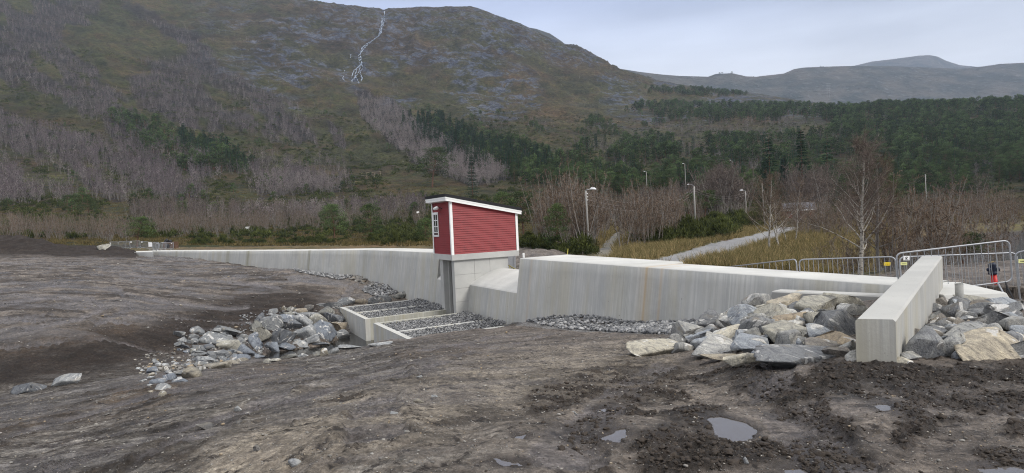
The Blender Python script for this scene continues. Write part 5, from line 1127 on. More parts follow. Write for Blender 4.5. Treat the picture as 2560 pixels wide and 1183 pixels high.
for i, (x, z, s_) in enumerate(((-.45, 1.0, .33), (.1, .9, .26), (-.05, .3, .3))):
    v, f = rock_shape(np.random.default_rng(60 + i), 3, 3, .7, .9, .12); v = v * np.array([s_, s_, s_ * 1.1]) + np.array([x, -.15 if z > .5 else -.7, z]); link("sack", mesh_np("sack", v, f, [M_SACK], True), cr)
# hydrant and pipes
M_HRED = plain("red_enamel", (0.50, 0.018, 0.016), 0.4, 0, 0.15, 12); M_HBLUE = plain("dark_blue_casting", (0.018, 0.024, 0.045), 0.45, 0, 0.2, 20)
hb0, ht0 = at(2489, 730, 16.9), at(2479, 656, 16.9); ax = (ht0 - hb0).normalized(); hy_ = thing("hydrant", "red standpipe hydrant with a dark blue head behind the tilted barrier", "hydrant", tuple(hb0)); Lh = (ht0 - hb0).length
mb = MB(); mb.tube([-ax * .15, ax * Lh * .62], 0.078, 14); mb.build("standpipe", M_HRED, hy_, True)
mb = MB(); mb.tube([ax * Lh * .60, ax * Lh * .64, ax * Lh * .66, ax * Lh * .70, ax * Lh * .71, ax * Lh * .90, ax * Lh * .93, ax * Lh * .99], [.11, .115, .115, .085, .088, .088, .10, .05], 14); mb.build("head", M_HBLUE, hy_, True)
for s_ in (-1, 1):
    mb = MB(); c = ax * Lh * .76; mb.tube([c, c + Vector((s_ * .10, -.03, 0)), c + Vector((s_ * .105, -.03, 0)), c + Vector((s_ * .15, -.05, 0))], [.045, .045, .06, .058], 10); mb.build("outlet", M_HBLUE, hy_, True)
mb = MB(); c = ax * Lh; mb.tube([c - Vector((.09, 0, 0)), c + Vector((.07, 0, .01))], .013, 6); mb.build("handle", plain("brass", (.35, .25, .10), .4, .6), hy_, True)
M_PIPE = plain("grey_cement_pipe", (0.30, 0.30, 0.285), 0.7, 0, 0.15, 14); M_RIM = plain("pale_blue_pipe_rim", (0.32, 0.38, 0.45), 0.5)
for (x0, y0, x1, y1, wpx, d_, lab, rim) in ((2400, 778, 2397.5, 709, 18, 12.9, "upright grey pipe as tall as the boulders, beside the slab", M_PIPE), (2357, 842, 2357, 815, 26, 10.9, "short wide pipe stub with a pale rim among the boulders", M_RIM)):
    a, b = at(x0, y0, d_), at(x1, y1, d_); o = thing("pipe", lab, "pipe", tuple(a), "pipes standing in the boulders"); r_ = wpx * d_ / F_PX / 2; u_ = (b - a)
    mb = MB(); mb.tube([u_ * 0, u_ * .98], r_, 24); mb.build("shaft", M_PIPE, o, True)
    n_ = 24; mb = MB(); un = u_.normalized(); e1_ = un.orthogonal().normalized(); e2_ = un.cross(e1_)
    ring = lambda r, s_: [u_ * s_ + (e1_ * math.cos(2 * math.pi * k / n_) + e2_ * math.sin(2 * math.pi * k / n_)) * r for k in range(n_)]
    vs_ = ring(r_ * 1.02, .96) + ring(r_ * 1.02, 1.0) + ring(r_ * .86, 1.0) + ring(r_ * .86, .985)
    mb.add(vs_, [(j * n_ + k, j * n_ + (k + 1) % n_, (j + 1) * n_ + (k + 1) % n_, (j + 1) * n_ + k) for j in range(3) for k in range(n_)]); mb.build("rim", rim, o, True)
# bits seen through the spillway gap
a, b = at(1262, 674, 42.0), at(1302, 686, 39.5); mb = MB(); mb.prism([a - Vector((0, 0, 3)), b - Vector((0, 0, 3)), b + Vector((.25, .3, -3)), a + Vector((.25, .3, -3))], [a, b, b + Vector((.25, .3, 0)), a + Vector((.25, .3, 0))])
tag(mb.build("retaining_wall", M_SMOOTH, bevel=.02), "low grey wall with a pale sloping top behind the spillway gap", "wall")
st = thing("stair_railing", "yellowish stair railing behind the spillway gap", "railing", tuple(at(1280, 672, 41))); M_RAIL = plain("yellow_grp", (0.42, 0.36, 0.12), 0.5); o_ = st.location.copy()
mb = MB(); mb.tube([at(1266, 660, 41.8) - o_, at(1297, 678, 40.2) - o_], .035, 6); mb.build("handrail", M_RAIL, st)
for k in range(6):
    f = k / 5; mb = MB(); mb.tube([at(1269, 661.5, 41.8).lerp(at(1295, 676, 40.2), f) - o_, at(1269, 674, 41.8).lerp(at(1295, 683, 40.2), f) - o_], .03, 5); mb.build("baluster", M_RAIL, st)
vb = at(1279, 662, 47); mb = MB(); mb.box((vb.x - .36, vb.y, vb.z - 1.4), (vb.x + .33, vb.y + .4, vb.z + .70)); mb.box((vb.x - .40, vb.y - .03, vb.z + .702), (vb.x + .37, vb.y + .43, vb.z + .74)); tag(mb.build("control_cabinet", plain("grey_cabinet", (.30, .31, .33), .5), bevel=.01), "grey control cabinet glimpsed between hut and dam", "cabinet")
mb = MB(); mb.tube([at(1283, 683, 44), at(1284, 643, 44), at(1287, 640, 44)], .035, 6); tag(mb.build("steel_post", M_GALV), "thin galvanised post standing before the grey cabinet", "post")
mb = MB(); pa = at(1309.5, 647, 34.2); mb.box((pa.x - .06, pa.y, CREST - .05), (pa.x + .06, pa.y + .12, CREST + .20)); tag(mb.build("marker_block", M_WHITE, bevel=.01), "small white block on the dam's crest corner beside the gap", "marker block")
mb = MB(); mb.tube([at(1418, 641, 55), at(1420, 622, 55)], .035, 6); tag(mb.build("marker_stake", plain("yellow_stake", (.62, .55, .12), .6)), "yellow marker stake behind the dam crest", "stake")
# ---------------------------------------------------------------- trees
def tint_mat(name, lo, hi, rough=0.85, spread=0.25):
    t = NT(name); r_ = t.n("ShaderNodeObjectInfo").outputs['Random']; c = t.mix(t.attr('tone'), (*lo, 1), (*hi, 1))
    c = t.mix(1.0, c, t.ramp(r_, [(0.0, (1 - spread,) * 3), (0.5, (1.0, 0.97, 0.95)), (1.0, (1 + spread, 1 + spread * .9, 1 + spread * .9))]), 'MULTIPLY'); return t.done(c, rough, None, None, 0.15)
M_TWIG_FAR = tint_mat("grey_mauve_twigs", (0.048, 0.038, 0.045), (0.205, 0.168, 0.182)); M_TWIG_PALE = tint_mat("pale_grey_twigs", (0.12, 0.102, 0.100), (0.37, 0.33, 0.325)); M_TWIG = tint_mat("brown_twigs", (0.062, 0.050, 0.045), (0.215, 0.178, 0.155)); M_TWIG_RED = tint_mat("reddish_twigs", (0.064, 0.046, 0.036), (0.235, 0.178, 0.130))
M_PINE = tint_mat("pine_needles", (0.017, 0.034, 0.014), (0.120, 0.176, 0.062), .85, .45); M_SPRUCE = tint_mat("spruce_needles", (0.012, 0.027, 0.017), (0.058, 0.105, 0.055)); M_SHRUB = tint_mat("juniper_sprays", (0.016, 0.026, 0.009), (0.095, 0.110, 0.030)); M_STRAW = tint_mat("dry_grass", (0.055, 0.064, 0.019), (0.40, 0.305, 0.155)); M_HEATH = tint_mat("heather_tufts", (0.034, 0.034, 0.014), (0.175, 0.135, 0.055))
t = NT("birch_bark"); p = t.coord('Object', (6, 6, 14)); n = t.noise(p, 1.0, 5, 0.7); zz = t.noise(t.coord('Object', (1, 1, .6)), 1.2, 3)
M_BIRCHBARK = t.done(t.mix(t.rng(n, .50, .60), t.mix(zz, (.24, .222, .19), (.44, .415, .37)), (.085, .070, .058)), .8, t.bump(n, .5, .01))
M_GREYBARK = plain("grey_bark", (0.20, 0.182, 0.162), 0.85, 0, 0.3, 5); M_PALEBARK = plain("pale_bark", (0.20, 0.185, 0.17), 0.85, 0, 0.35, 5); M_PINEBARK = plain("pine_bark", (0.13, 0.070, 0.045), 0.85, 0, 0.35, 4)
class Blades:                                         # thin three-cornered twigs, needles and grass blades
    def __init__(s): s.v = []; s.t = []
    def add(s, base, tip, w_, tone, g):               # arrays
        base = np.asarray(base, float); tip = np.asarray(tip, float); d = tip - base; L_ = np.linalg.norm(d, axis=1)[:, None] + 1e-9
        r_ = g.normal(size=d.shape); n = np.cross(d / L_, r_); n /= np.linalg.norm(n, axis=1)[:, None] + 1e-9; w_ = np.broadcast_to(np.asarray(w_, float).reshape(-1, 1), (len(d), 1)) * .5
        s.v.append(np.stack([base - n * w_, base + n * w_, tip], 1)); s.t.append(np.repeat(np.broadcast_to(np.asarray(tone, float), (len(d),)), 3))
    def mesh(s, name, mat):
        v = np.concatenate(s.v).reshape(-1, 3); me = mesh_np(name, v, np.arange(len(v)).reshape(-1, 3), [mat]); add_attr(me, "tone", np.concatenate(s.t)); return me
def polyl(p0, d0, L_, g, n=4, wander=.18, lift=.25):
    pts = [np.array(p0, float)]; d = np.array(d0, float); d /= np.linalg.norm(d)
    for i in range(n):
        d = d + g.normal(size=3) * wander + np.array([0, 0, lift]) / n; d /= np.linalg.norm(d); pts.append(pts[-1] + d * L_ / n)
    return pts
def bare(seed, h, stems=1, limbs=14, subs=5, twigs=6, spread=.34, r0=.011, tw=.012, first=.25, tube=5, up=.9, lean=0.0, stem_spread=.25):
    """bare deciduous tree; returns (wood MB, Blades)"""
    g = np.random.default_rng(seed); wood = MB(); bl = Blades(); B, T, W, C = [], [], [], []
    for s_ in range(stems):
        th = g.uniform(0, 6.28); k = stem_spread if stems > 1 else .04
        d0 = np.array([math.cos(th) * k + lean, math.sin(th) * k, 1]); hh = h * (1 if s_ == 0 else g.uniform(.65, 1.0))
        tr = polyl((g.normal() * .04 * h * (stems > 1), g.normal() * .04 * h * (stems > 1), -0.15), d0, hh, g, 7, .05, .12); R0 = r0 * hh
        rs = [R0 * (1 - i / 7.5) ** .9 + .004 for i in range(8)]; wood.tube([tuple(p) for p in tr], rs, tube + 1, False); trn = np.array(tr)
        for i in range(limbs):
            f = first + (1 - first) * ((i + g.uniform(0, 1)) / limbs) ** .9; f = min(f, .985); q = f * 7; j = min(int(q), 6); p = trn[j] + (trn[j + 1] - trn[j]) * (q - j)
            az = i * 2.4 + g.uniform(-.5, .5); L_ = hh * spread * (1.15 - f) ** .7 * g.uniform(.65, 1.2); d = np.array([math.cos(az), math.sin(az), up * g.uniform(.5, 1.3) + .5 * f])
            lm = polyl(p, d, L_, g, 4, .16, .35); rl = max(R0 * (1 - f) * .50, .006); wood.tube([tuple(x) for x in lm], [rl, rl * .75, rl * .55, rl * .35, rl * .2], max(3, tube - 2), False); la = np.array(lm)
            for m_ in range(subs):
                f2 = .25 + .75 * (m_ + g.uniform(0, 1)) / subs; q2 = min(f2, .99) * 4; j2 = int(q2); p2 = la[j2] + (la[j2 + 1] - la[j2]) * (q2 - j2); dd = la[j2 + 1] - la[j2]; dd /= np.linalg.norm(dd)
                d2 = dd + g.normal(size=3) * .65 + np.array([0, 0, .25]); d2 /= np.linalg.norm(d2); L2 = L_ * g.uniform(.28, .5); e2 = p2 + d2 * L2
                B.append(p2); T.append(e2); W.append(tw * 1.7); C.append(g.uniform(.2, .8))
                for k_ in range(twigs):
                    f3 = .15 + .85 * g.uniform(); b3 = p2 + (e2 - p2) * f3; d3 = d2 + g.normal(size=3) * .6; d3 /= np.linalg.norm(d3); B.append(b3); T.append(b3 + d3 * L2 * g.uniform(.35, .75)); W.append(tw); C.append(g.uniform(0, 1))
    bl.add(np.array(B), np.array(T), np.array(W), np.array(C), g); return wood, bl
def pine(seed, h, clumps=80, tris=46, leaf=.30, lw=.075, wide=.30, low=.30, flat=.62):
    g = np.random.default_rng(seed); wood = MB(); bl = Blades(); tr = polyl((0, 0, -.15), (g.normal() * .05, g.normal() * .05, 1), h * .92, g, 6, .04, .1); R0 = .017 * h; wood.tube([tuple(p) for p in tr], [R0 * (1 - i / 6.6) + .01 for i in range(7)], 7, False); ta = np.array(tr)
    for c in range(clumps):
        f = low + (1 - low) * (c + g.uniform(0, 1)) / clumps; q = min(f, .99) * 6; j = int(q); p = ta[j] + (ta[j + 1] - ta[j]) * (q - j); t_ = (f - low) / (1 - low)
        az = c * 2.4 + g.uniform(-.4, .4); R_ = h * wide * (math.sin(math.pi * min(1, .30 + .68 * t_)) ** .75) * g.uniform(.45, 1.15); e = p + np.array([math.cos(az) * R_, math.sin(az) * R_, R_ * g.uniform(-.05, .45)])
        if R_ > .12 * h * wide: wood.tube([tuple(p), tuple((p + e) / 2 + np.array([0, 0, -.03 * R_])), tuple(e)], [R0 * .3 * (1 - t_) + .008, R0 * .18, .006], 3, False)
        n = tris; rad = h * .072 * g.uniform(.7, 1.35); o = g.normal(size=(n, 3)); o /= np.linalg.norm(o, axis=1)[:, None]; o *= (g.uniform(.2, 1, (n, 1)) ** .5) * rad; o[:, 2] *= flat; b = e + o
        d = o / rad * .8 + g.normal(size=(n, 3)) * .45 + np.array([0, 0, .45]); d /= np.linalg.norm(d, axis=1)[:, None]
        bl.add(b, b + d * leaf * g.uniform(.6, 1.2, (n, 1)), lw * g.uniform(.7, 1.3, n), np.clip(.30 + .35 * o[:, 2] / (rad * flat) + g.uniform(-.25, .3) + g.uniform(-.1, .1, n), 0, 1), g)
    return wood, bl
def spruce(seed, h, levels=24, br=10, per=9, leaf=.32, lw=.10, wide=.19):
    g = np.random.default_rng(seed); wood = MB(); bl = Blades(); wood.tube([(0, 0, -.15), (0, 0, h * .5), (0, 0, h * .97)], [.016 * h, .009 * h, .002 * h], 6, False); B, T, W, C = [], [], [], []
    for l in range(levels):
        f = .07 + .92 * (l + g.uniform(-.3, .3)) / levels; z = f * h; R_ = h * wide * (1 - f) ** .85 * g.uniform(.8, 1.2) + .05
        for k in range(br):
            az = 6.283 * (k + g.uniform(-.35, .35)) / br + l; L_ = R_ * g.uniform(.6, 1.12); ux = np.array([math.cos(az), math.sin(az), 0]); tone = g.uniform(.1, .75)
            for m_ in range(per):
                s_ = (m_ + g.uniform(0, 1)) / per; b = ux * L_ * s_ + np.array([0, 0, z - .28 * L_ * s_ + .12 * L_ * s_ * s_ * 2]); side = np.array([-ux[1], ux[0], 0]) * g.uniform(-1, 1) * .7
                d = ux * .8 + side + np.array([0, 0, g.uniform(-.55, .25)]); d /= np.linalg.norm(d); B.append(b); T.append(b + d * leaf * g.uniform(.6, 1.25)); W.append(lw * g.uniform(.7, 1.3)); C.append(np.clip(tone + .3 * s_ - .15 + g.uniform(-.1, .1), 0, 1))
    bl.add(np.array(B), np.array(T), np.array(W), np.array(C), g); return wood, bl
def shrub(seed, r, h, clumps=26, tris=40, leaf=.22, lw=.07):
    g = np.random.default_rng(seed); bl = Blades(); wood = MB(); wood.tube([(0, 0, -.1), (.05, 0, h * .5)], [.04, .01], 4, False)
    for c in range(clumps):
        az = g.uniform(0, 6.28); q = g.uniform(0, 1) ** .6; e = np.array([math.cos(az) * r * q, math.sin(az) * r * q, h * g.uniform(.15, .95) * (1 - .55 * q * q)]); n = tris; rad = min(r, h) * .30 * g.uniform(.7, 1.3)
        o = g.normal(size=(n, 3)); o /= np.linalg.norm(o, axis=1)[:, None]; o *= (g.uniform(.1, 1, (n, 1)) ** .5) * rad; b = e + o; b[:, 2] = np.maximum(b[:, 2], 0); d = o / rad * .6 + g.normal(size=(n, 3)) * .35 + np.array([0, 0, .8]); d /= np.linalg.norm(d, axis=1)[:, None]
        bl.add(b, b + d * leaf * g.uniform(.6, 1.3, (n, 1)), lw, np.clip(.3 + .3 * o[:, 2] / rad + g.uniform(-.3, .35), 0, 1), g)
    return wood, bl
def tuft(seed, n, r, h, w_, droop=.6, clump=False):
    g = np.random.default_rng(seed); bl = Blades(); az = g.uniform(0, 6.28, n); q = r * g.uniform(0, 1, n) ** .5; b = np.stack([np.cos(az) * q, np.sin(az) * q, np.zeros(n)], 1); d = np.stack([np.cos(az) * q / r * droop + g.normal(size=n) * .25, np.sin(az) * q / r * droop + g.normal(size=n) * .25, np.ones(n)], 1)
    bl.add(b, b + d * h * g.uniform(.5, 1.1, (n, 1)), w_, g.uniform(0, 1, n), g); return bl
def proto_parts(pair, bark, leaf):
    w_, b_ = pair; me = bpy.data.meshes.new("trunk"); me.from_pydata([tuple(p) for p in w_.v], [], w_.f); me.materials.append(bark)
    for p in me.polygons: p.use_smooth = True
    return me, b_.mesh("crown", leaf)
def proto_one(name, pair, bark, leaf):                # trunk and crown in one mesh, for the woods nobody could count
    w_, b_ = pair; vb = np.concatenate(b_.v).reshape(-1, 3); nw = len(w_.v); co = np.concatenate([np.array(w_.v, float).reshape(-1, 3), vb]) if nw else vb
    fs = [tuple(f) for f in w_.f] + [(nw + 3 * i, nw + 3 * i + 1, nw + 3 * i + 2) for i in range(len(vb) // 3)]; me = mesh_np(name, co, fs, [bark, leaf]); mi = np.zeros(len(fs), np.int32); mi[len(w_.f):] = 1; me.polygons.foreach_set("material_index", mi)
    add_attr(me, "tone", np.concatenate([np.zeros(nw), np.concatenate(b_.t)])); return bpy.data.objects.new(name, me)
def plant(name, label, cat, meshes, pos, s_, rz, group=None, sz=1.0):
    o = thing(name, label, cat, tuple(pos), group); o.rotation_euler = (0, 0, rz); o.scale = (s_, s_, s_ * sz)
    for nm, me in zip(("trunk", "crown"), meshes): link(nm, me, o)
    return o
def instancer(name, label, protos, pts, sc, rz, var):
    me = mesh_np(name, pts, np.zeros((0, 3), np.int32)) if False else bpy.data.meshes.new(name)
    me.vertices.add(len(pts)); me.vertices.foreach_set("co", np.asarray(pts, np.float32).ravel()); add_attr(me, "size", sc); add_attr(me, "turn", rz); add_attr(me, "kind_of_plant", np.asarray(var, float))
    o = link(name, me); tag(o, label, None, None, "stuff")
    ng = bpy.data.node_groups.new(name, 'GeometryNodeTree'); ng.interface.new_socket("Geometry", in_out='INPUT', socket_type='NodeSocketGeometry'); ng.interface.new_socket("Geometry", in_out='OUTPUT', socket_type='NodeSocketGeometry')
    N = ng.nodes; Lk = ng.links.new; gi, go, jn = N.new("NodeGroupInput"), N.new("NodeGroupOutput"), N.new("GeometryNodeJoinGeometry")
    def at_(nm): q = N.new("GeometryNodeInputNamedAttribute"); q.data_type = 'FLOAT'; q.inputs[0].default_value = nm; return q.outputs[0]
    cr_ = N.new("ShaderNodeCombineXYZ"); Lk(at_("turn"), cr_.inputs[2]); e2r = N.new("FunctionNodeEulerToRotation"); Lk(cr_.outputs[0], e2r.inputs[0])
    for i, po in enumerate(protos):
        ip, oi_, cm = N.new("GeometryNodeInstanceOnPoints"), N.new("GeometryNodeObjectInfo"), N.new("FunctionNodeCompare"); cm.data_type = 'FLOAT'; cm.operation = 'EQUAL'; Lk(at_("kind_of_plant"), cm.inputs[0]); cm.inputs[1].default_value = i; cm.inputs[12].default_value = 0.1
        oi_.inputs[0].default_value = po; oi_.inputs[1].default_value = True; Lk(gi.outputs[0], ip.inputs['Points']); Lk(cm.outputs[0], ip.inputs['Selection']); Lk(oi_.outputs['Geometry'], ip.inputs['Instance']); Lk(e2r.outputs[0], ip.inputs['Rotation']); Lk(at_("size"), ip.inputs['Scale']); Lk(ip.outputs[0], jn.inputs[0])
    Lk(jn.outputs[0], go.inputs[0]); md = o.modifiers.new("scatter", 'NODES'); md.node_group = ng; return o
def sample(poly, n, dmin, dmax, seed, power=1.0, mask=None):   # ground points whose photograph position falls in a polygon
    g = np.random.default_rng(seed); xs = [p[0] for p in poly]; u0, u1 = (min(xs) - 1280) / F_PX - .03, (max(xs) - 1280) / F_PX + .03; X, Y, Zz = [], [], []; got = 0
    for _ in range(60):
        m_ = max(4000, n * 4); u_ = g.uniform(u0, u1, m_); d_ = np.exp(g.uniform(math.log(dmin), math.log(dmax), m_)); kk = g.uniform(0, 1, m_) < (d_ / dmax) ** power; u_, d_ = u_[kk], d_[kk]; x = u_ * d_; z = H(x, d_)
        px, py, _ = project(np.column_stack([x, d_, z])); kk = in_poly(px, py, poly)
        if mask is not None: kk &= mask(x, d_, px, py)
        X.append(x[kk]); Y.append(d_[kk]); Zz.append(z[kk]); got += int(kk.sum())
        if got >= n: break
    return np.concatenate(X)[:n], np.concatenate(Y)[:n], np.concatenate(Zz)[:n]

# prototypes
BIRCH = [proto_parts(bare(100 + i, 8.0, [1, 2, 3, 2][i], [20, 12, 10, 13][i], 6, 8, [.30, .27, .25, .25][i], .010, .042, .22), M_GREYBARK, M_TWIG) for i in range(4)]
BIRCHP = [proto_parts(bare(140 + i, 8.0, [1, 2][i], [18, 11][i], 6, 8, .28, .010, .042, .25), M_PALEBARK, M_TWIG) for i in range(2)]
ALDER = [proto_parts(bare(160 + i, 5.5, [5, 6, 4][i], 8, 5, 7, .22, .006, .026, .12, 4, 1.5, 0, .30), M_GREYBARK, M_TWIG_RED) for i in range(3)]
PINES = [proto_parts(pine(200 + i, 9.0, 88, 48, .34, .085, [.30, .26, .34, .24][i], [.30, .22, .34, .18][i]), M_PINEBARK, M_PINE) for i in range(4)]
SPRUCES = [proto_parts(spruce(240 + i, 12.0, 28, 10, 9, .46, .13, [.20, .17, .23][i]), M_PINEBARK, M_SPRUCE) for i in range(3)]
SHRUBS = [proto_parts(shrub(280 + i, [1.1, 1.4, .9][i], [.9, .8, 1.3][i], 34, 46, .20, .055), M_GREYBARK, M_SHRUB) for i in range(3)]
F_BIRCH = [proto_one("wood_birch", bare(300 + i, 8.0, [1, 2, 3, 2][i], [9, 6, 5, 6][i], 4, 5, .27, .009, .13, .25, 3), M_PALEBARK if i != 3 else M_GREYBARK, M_TWIG_FAR) for i in range(4)]
F_BIRCH += [proto_one("wood_birch", bare(310 + i, 8.0, [2, 3, 1][i], [6, 5, 9][i], 4, 5, .26, .009, .13, .25, 3), M_PALEBARK, M_TWIG_PALE) for i in range(3)]
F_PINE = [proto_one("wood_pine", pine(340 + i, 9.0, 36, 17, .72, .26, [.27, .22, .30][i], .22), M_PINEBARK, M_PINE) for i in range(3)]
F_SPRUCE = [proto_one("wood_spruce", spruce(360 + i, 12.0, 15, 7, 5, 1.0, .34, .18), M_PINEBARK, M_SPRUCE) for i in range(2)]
F_SHRUB = [proto_one("moor_shrub", shrub(380 + i, 1.0, .8, 12, 12, .34, .13), M_GREYBARK, M_SHRUB) for i in range(3)]
F_ALDER = [proto_one("wood_alder", bare(320 + i, 5.5, [5, 6, 4][i], 7, 4, 5, .22, .006, .036, .12, 3, 1.5, 0, .30), M_GREYBARK, M_TWIG_RED) for i in range(3)]
S_GRASS = [proto_one("grass_tuft", (MB(), tuft(400 + i, 46, .45, .62, .030, .5)), M_STRAW, M_STRAW) for i in range(3)]
S_HEATH = [proto_one("heather_tuft", (MB(), tuft(410 + i, 40, .55, .38, .060, .5)), M_HEATH, M_HEATH) for i in range(3)]
# ---------------------------------------------------------------- planting plan: photograph regions of the trees' feet
gT = np.random.default_rng(77)
def streak(th, sc=1.0): return lambda x, y, px, py: fbm(px / 210 * sc + py / 150 * .25, (py - .62 * px) / 85 * sc, 4, 301) > th
def patch(th, sd): return lambda x, y, px, py: fbm(px / 120, py / 55, 3, sd) > th
PL = []                                               # kind, label, group, x, y, z, height
def put(kind, lab, grp, poly, n, d0, d1, hlo, hhi, seed, power=1.0, mask=None):
    x, y, z = sample(poly, n, d0, d1, seed, power, mask); h = np.random.default_rng(seed + 1).uniform(hlo, hhi, len(x))
    PL.extend(zip([kind] * len(x), [lab] * len(x), [grp] * len(x), x, y, z, h))
B = 'birch'; A_ = 'alder'; P_ = 'pine'; S_ = 'spruce'
hillL = [(-420, -20), (0, 0), (330, 10), (560, 120), (760, 260), (860, 340), (880, 480), (620, 500), (300, 505), (0, 515), (-420, 520)]
put(B, "bare grey birch on the mountain's lower left slope", "birches on the left slope", hillL, 6500, 240, 1150, 6, 10, 1, .9, streak(.0))
put(B, "bare grey birch on the mountain's lower left slope", "birches on the left slope", [(-420, 330), (0, 330), (640, 390), (860, 400), (880, 480), (620, 500), (300, 505), (0, 515), (-420, 520)], 1300, 220, 600, 7, 11, 2, 1.0, streak(-.25))
put(B, "bare grey birch on the mountain's lower left slope", "birches on the left slope", [(420, 60), (1500, 200), (1500, 330), (900, 330), (560, 260)], 420, 500, 1300, 5, 8, 3, 1.2, patch(.12, 303))
put(B, "bare pale birch in the strip running down below the waterfall", "birches below the waterfall", [(880, 215), (985, 262), (1060, 330), (1200, 400), (1290, 452), (1180, 470), (1060, 430), (970, 360), (905, 300)], 1100, 260, 900, 8, 12, 4, .8)
put(B, "bare brown birch in the belt behind the dam's left arm", "birches behind the left arm", [(330, 562), (620, 568), (1065, 552), (1065, 520), (820, 530), (560, 545), (330, 540)], 420, 150, 330, 7, 10, 5, .5)
put(A_, "bare reddish thicket stem cluster behind the dam's left arm", "thickets behind the left arm", [(-300, 606), (180, 603), (330, 605), (330, 585), (0, 582), (-300, 585)], 200, 105, 240, 5, 7.5, 6, .3, lambda x, y, px, py: ~((px > 285) & (y < 150)))
put(A_, "bare brown alder screening the grey-roofed house", "alders before the house", [(1955, 552), (2055, 552), (2055, 530), (1955, 535)], 12, 85, 135, 5, 7, 36, .2)
put(A_, "bare reddish thicket stem cluster behind the dam's left arm", "thickets behind the left arm", [(330, 598), (560, 592), (820, 572), (1065, 565), (1065, 548), (620, 560), (330, 575)], 240, 115, 280, 5, 8, 7, .3, lambda x, y, px, py: ~(((px > 770) & (px < 1000) | (px < 395)) & (y < 175)))
put(A_, "bare brown alder thicket on the valley floor right of the hut", "alders right of the hut", [(1345, 612), (1470, 635), (1495, 612), (1520, 575), (1380, 565)], 110, 58, 140, 7, 10.5, 8, .3)
put(A_, "bare brown alder thicket between the path and the road", "alders between path and road", [(1555, 625), (1640, 618), (1700, 590), (1760, 555), (1740, 535), (1565, 560)], 90, 60, 150, 5.5, 8.5, 9, .3)
put(B, "tall bare birch in the grove beyond the road", "birches beyond the road", [(1500, 575), (1640, 562), (1780, 546), (1780, 512), (1700, 515), (1500, 530)], 100, 100, 190, 8, 10.5, 10, .2)
put(B, "tall bare birch in the grove beyond the road", "birches beyond the road", [(1780, 548), (1900, 532), (2060, 545), (2070, 512), (1900, 508), (1780, 512)], 110, 100, 190, 11, 15, 37, .2)
put(A_, "bare reddish alder by the river", "alders by the river", [(2020, 600), (2200, 600), (2560, 575), (2860, 575), (2860, 505), (2560, 510), (2060, 530)], 270, 78, 230, 4.5, 7.5, 11, .5)
put(A_, "bare thin alder between the barriers and the river", "alders before the river", [(2225, 700), (2560, 684), (2860, 680), (2860, 655), (2225, 662)], 36, 27, 46, 3.0, 5.2, 12, .3)
put(A_, "bare thin alder between the barriers and the river", "alders before the river", [(2030, 702), (2240, 700), (2240, 665), (2060, 670)], 10, 26, 46, 1.8, 3.0, 13, .3)
put(A_, "bare shrub in the scrub along the road's far side", "scrub along the road", [(1920, 600), (2080, 590), (2100, 560), (1990, 570)], 26, 70, 130, 3, 5, 14, .3)
put(B, "bare grey birch among the conifers of the valley", "birches among the conifers", [(1250, 470), (2560, 470), (2860, 480), (2860, 330), (1500, 330)], 420, 200, 620, 7, 11, 15, 1.0, patch(.06, 304))
put(B, "bare grey birch among the conifers of the valley", "birches among the conifers", [(1640, 320), (1980, 300), (2100, 330), (1900, 350), (1650, 350)], 160, 380, 900, 8, 11, 16, 1.0)
put(P_, "dark green pine in the clump on the left slope", "conifers on the left slope", [(265, 290), (360, 290), (470, 350), (560, 365), (640, 425), (600, 445), (450, 430), (380, 385), (300, 335)], 150, 260, 640, 9, 14, 20, .6)
put(S_, "dark spruce in the clump on the left slope", "spruces on the left slope", [(430, 340), (520, 350), (640, 420), (620, 440), (470, 390)], 70, 260, 640, 11, 16, 21, .6)
put(P_, "pine standing singly on the open slope", "single pines on the slope", [(-300, 300), (900, 250), (1100, 340), (1060, 560), (300, 560), (-300, 570)], 150, 160, 800, 4, 9, 22, 1.0)
put(S_, "dark conifer in the diagonal belt below the mountain", "conifers in the diagonal belt", [(1000, 300), (1090, 290), (1200, 350), (1380, 405), (1390, 445), (1240, 440), (1120, 395), (1040, 345)], 330, 260, 800, 11, 16, 23, .7)
put(P_, "green pine in the diagonal belt below the mountain", "pines in the diagonal belt", [(1040, 290), (1220, 330), (1400, 400), (1390, 450), (1240, 430), (1120, 370)], 200, 260, 800, 9, 13, 24, .7)
val = [(1260, 450), (1440, 390), (1480, 345), (1560, 350), (1900, 355), (2100, 335), (2560, 320), (2860, 320), (2860, 490), (2560, 480), (2200, 505), (1900, 500), (1650, 500), (1400, 490)]
put(P_, "green pine in the valley wood beyond the grove", "pines in the valley wood", val, 1500, 150, 700, 6, 14, 25, .75, patch(-.12, 305))
put(S_, "dark spruce in the valley wood beyond the grove", "spruces in the valley wood", [(1840, 470), (2140, 470), (2240, 500), (1900, 505), (1840, 490)], 26, 160, 260, 14, 20, 26, .3)
put(S_, "dark spruce in the valley wood beyond the grove", "spruces in the valley wood", val, 190, 200, 700, 11, 16, 27, .8)
hillR = [(2050, 290), (2200, 272), (2560, 262), (2860, 255), (2860, 430), (2560, 440), (2150, 420)]
put(P_, "dark pine on the wooded hill closing the valley", "pines on the wooded hill", hillR, 1500, 300, 950, 11, 15, 28, .9)
put(P_, "small dark pine along the foot of the far ridge", "pines under the far ridge", [(1600, 262), (1900, 268), (2160, 280), (2150, 305), (1720, 312), (1560, 285)], 420, 600, 1100, 11, 15, 29, .9)
put(P_, "small dark pine on the mountain's right shoulder", "pines on the right shoulder", [(1600, 222), (1780, 228), (1880, 240), (1780, 246), (1620, 236)], 150, 1000, 1620, 9, 13, 30, .6)
put(A_, "bare reddish alder by the river", "alders by the river", [(2290, 605), (2860, 605), (2860, 535), (2290, 545)], 34, 70, 170, 4.5, 7, 33, .2)
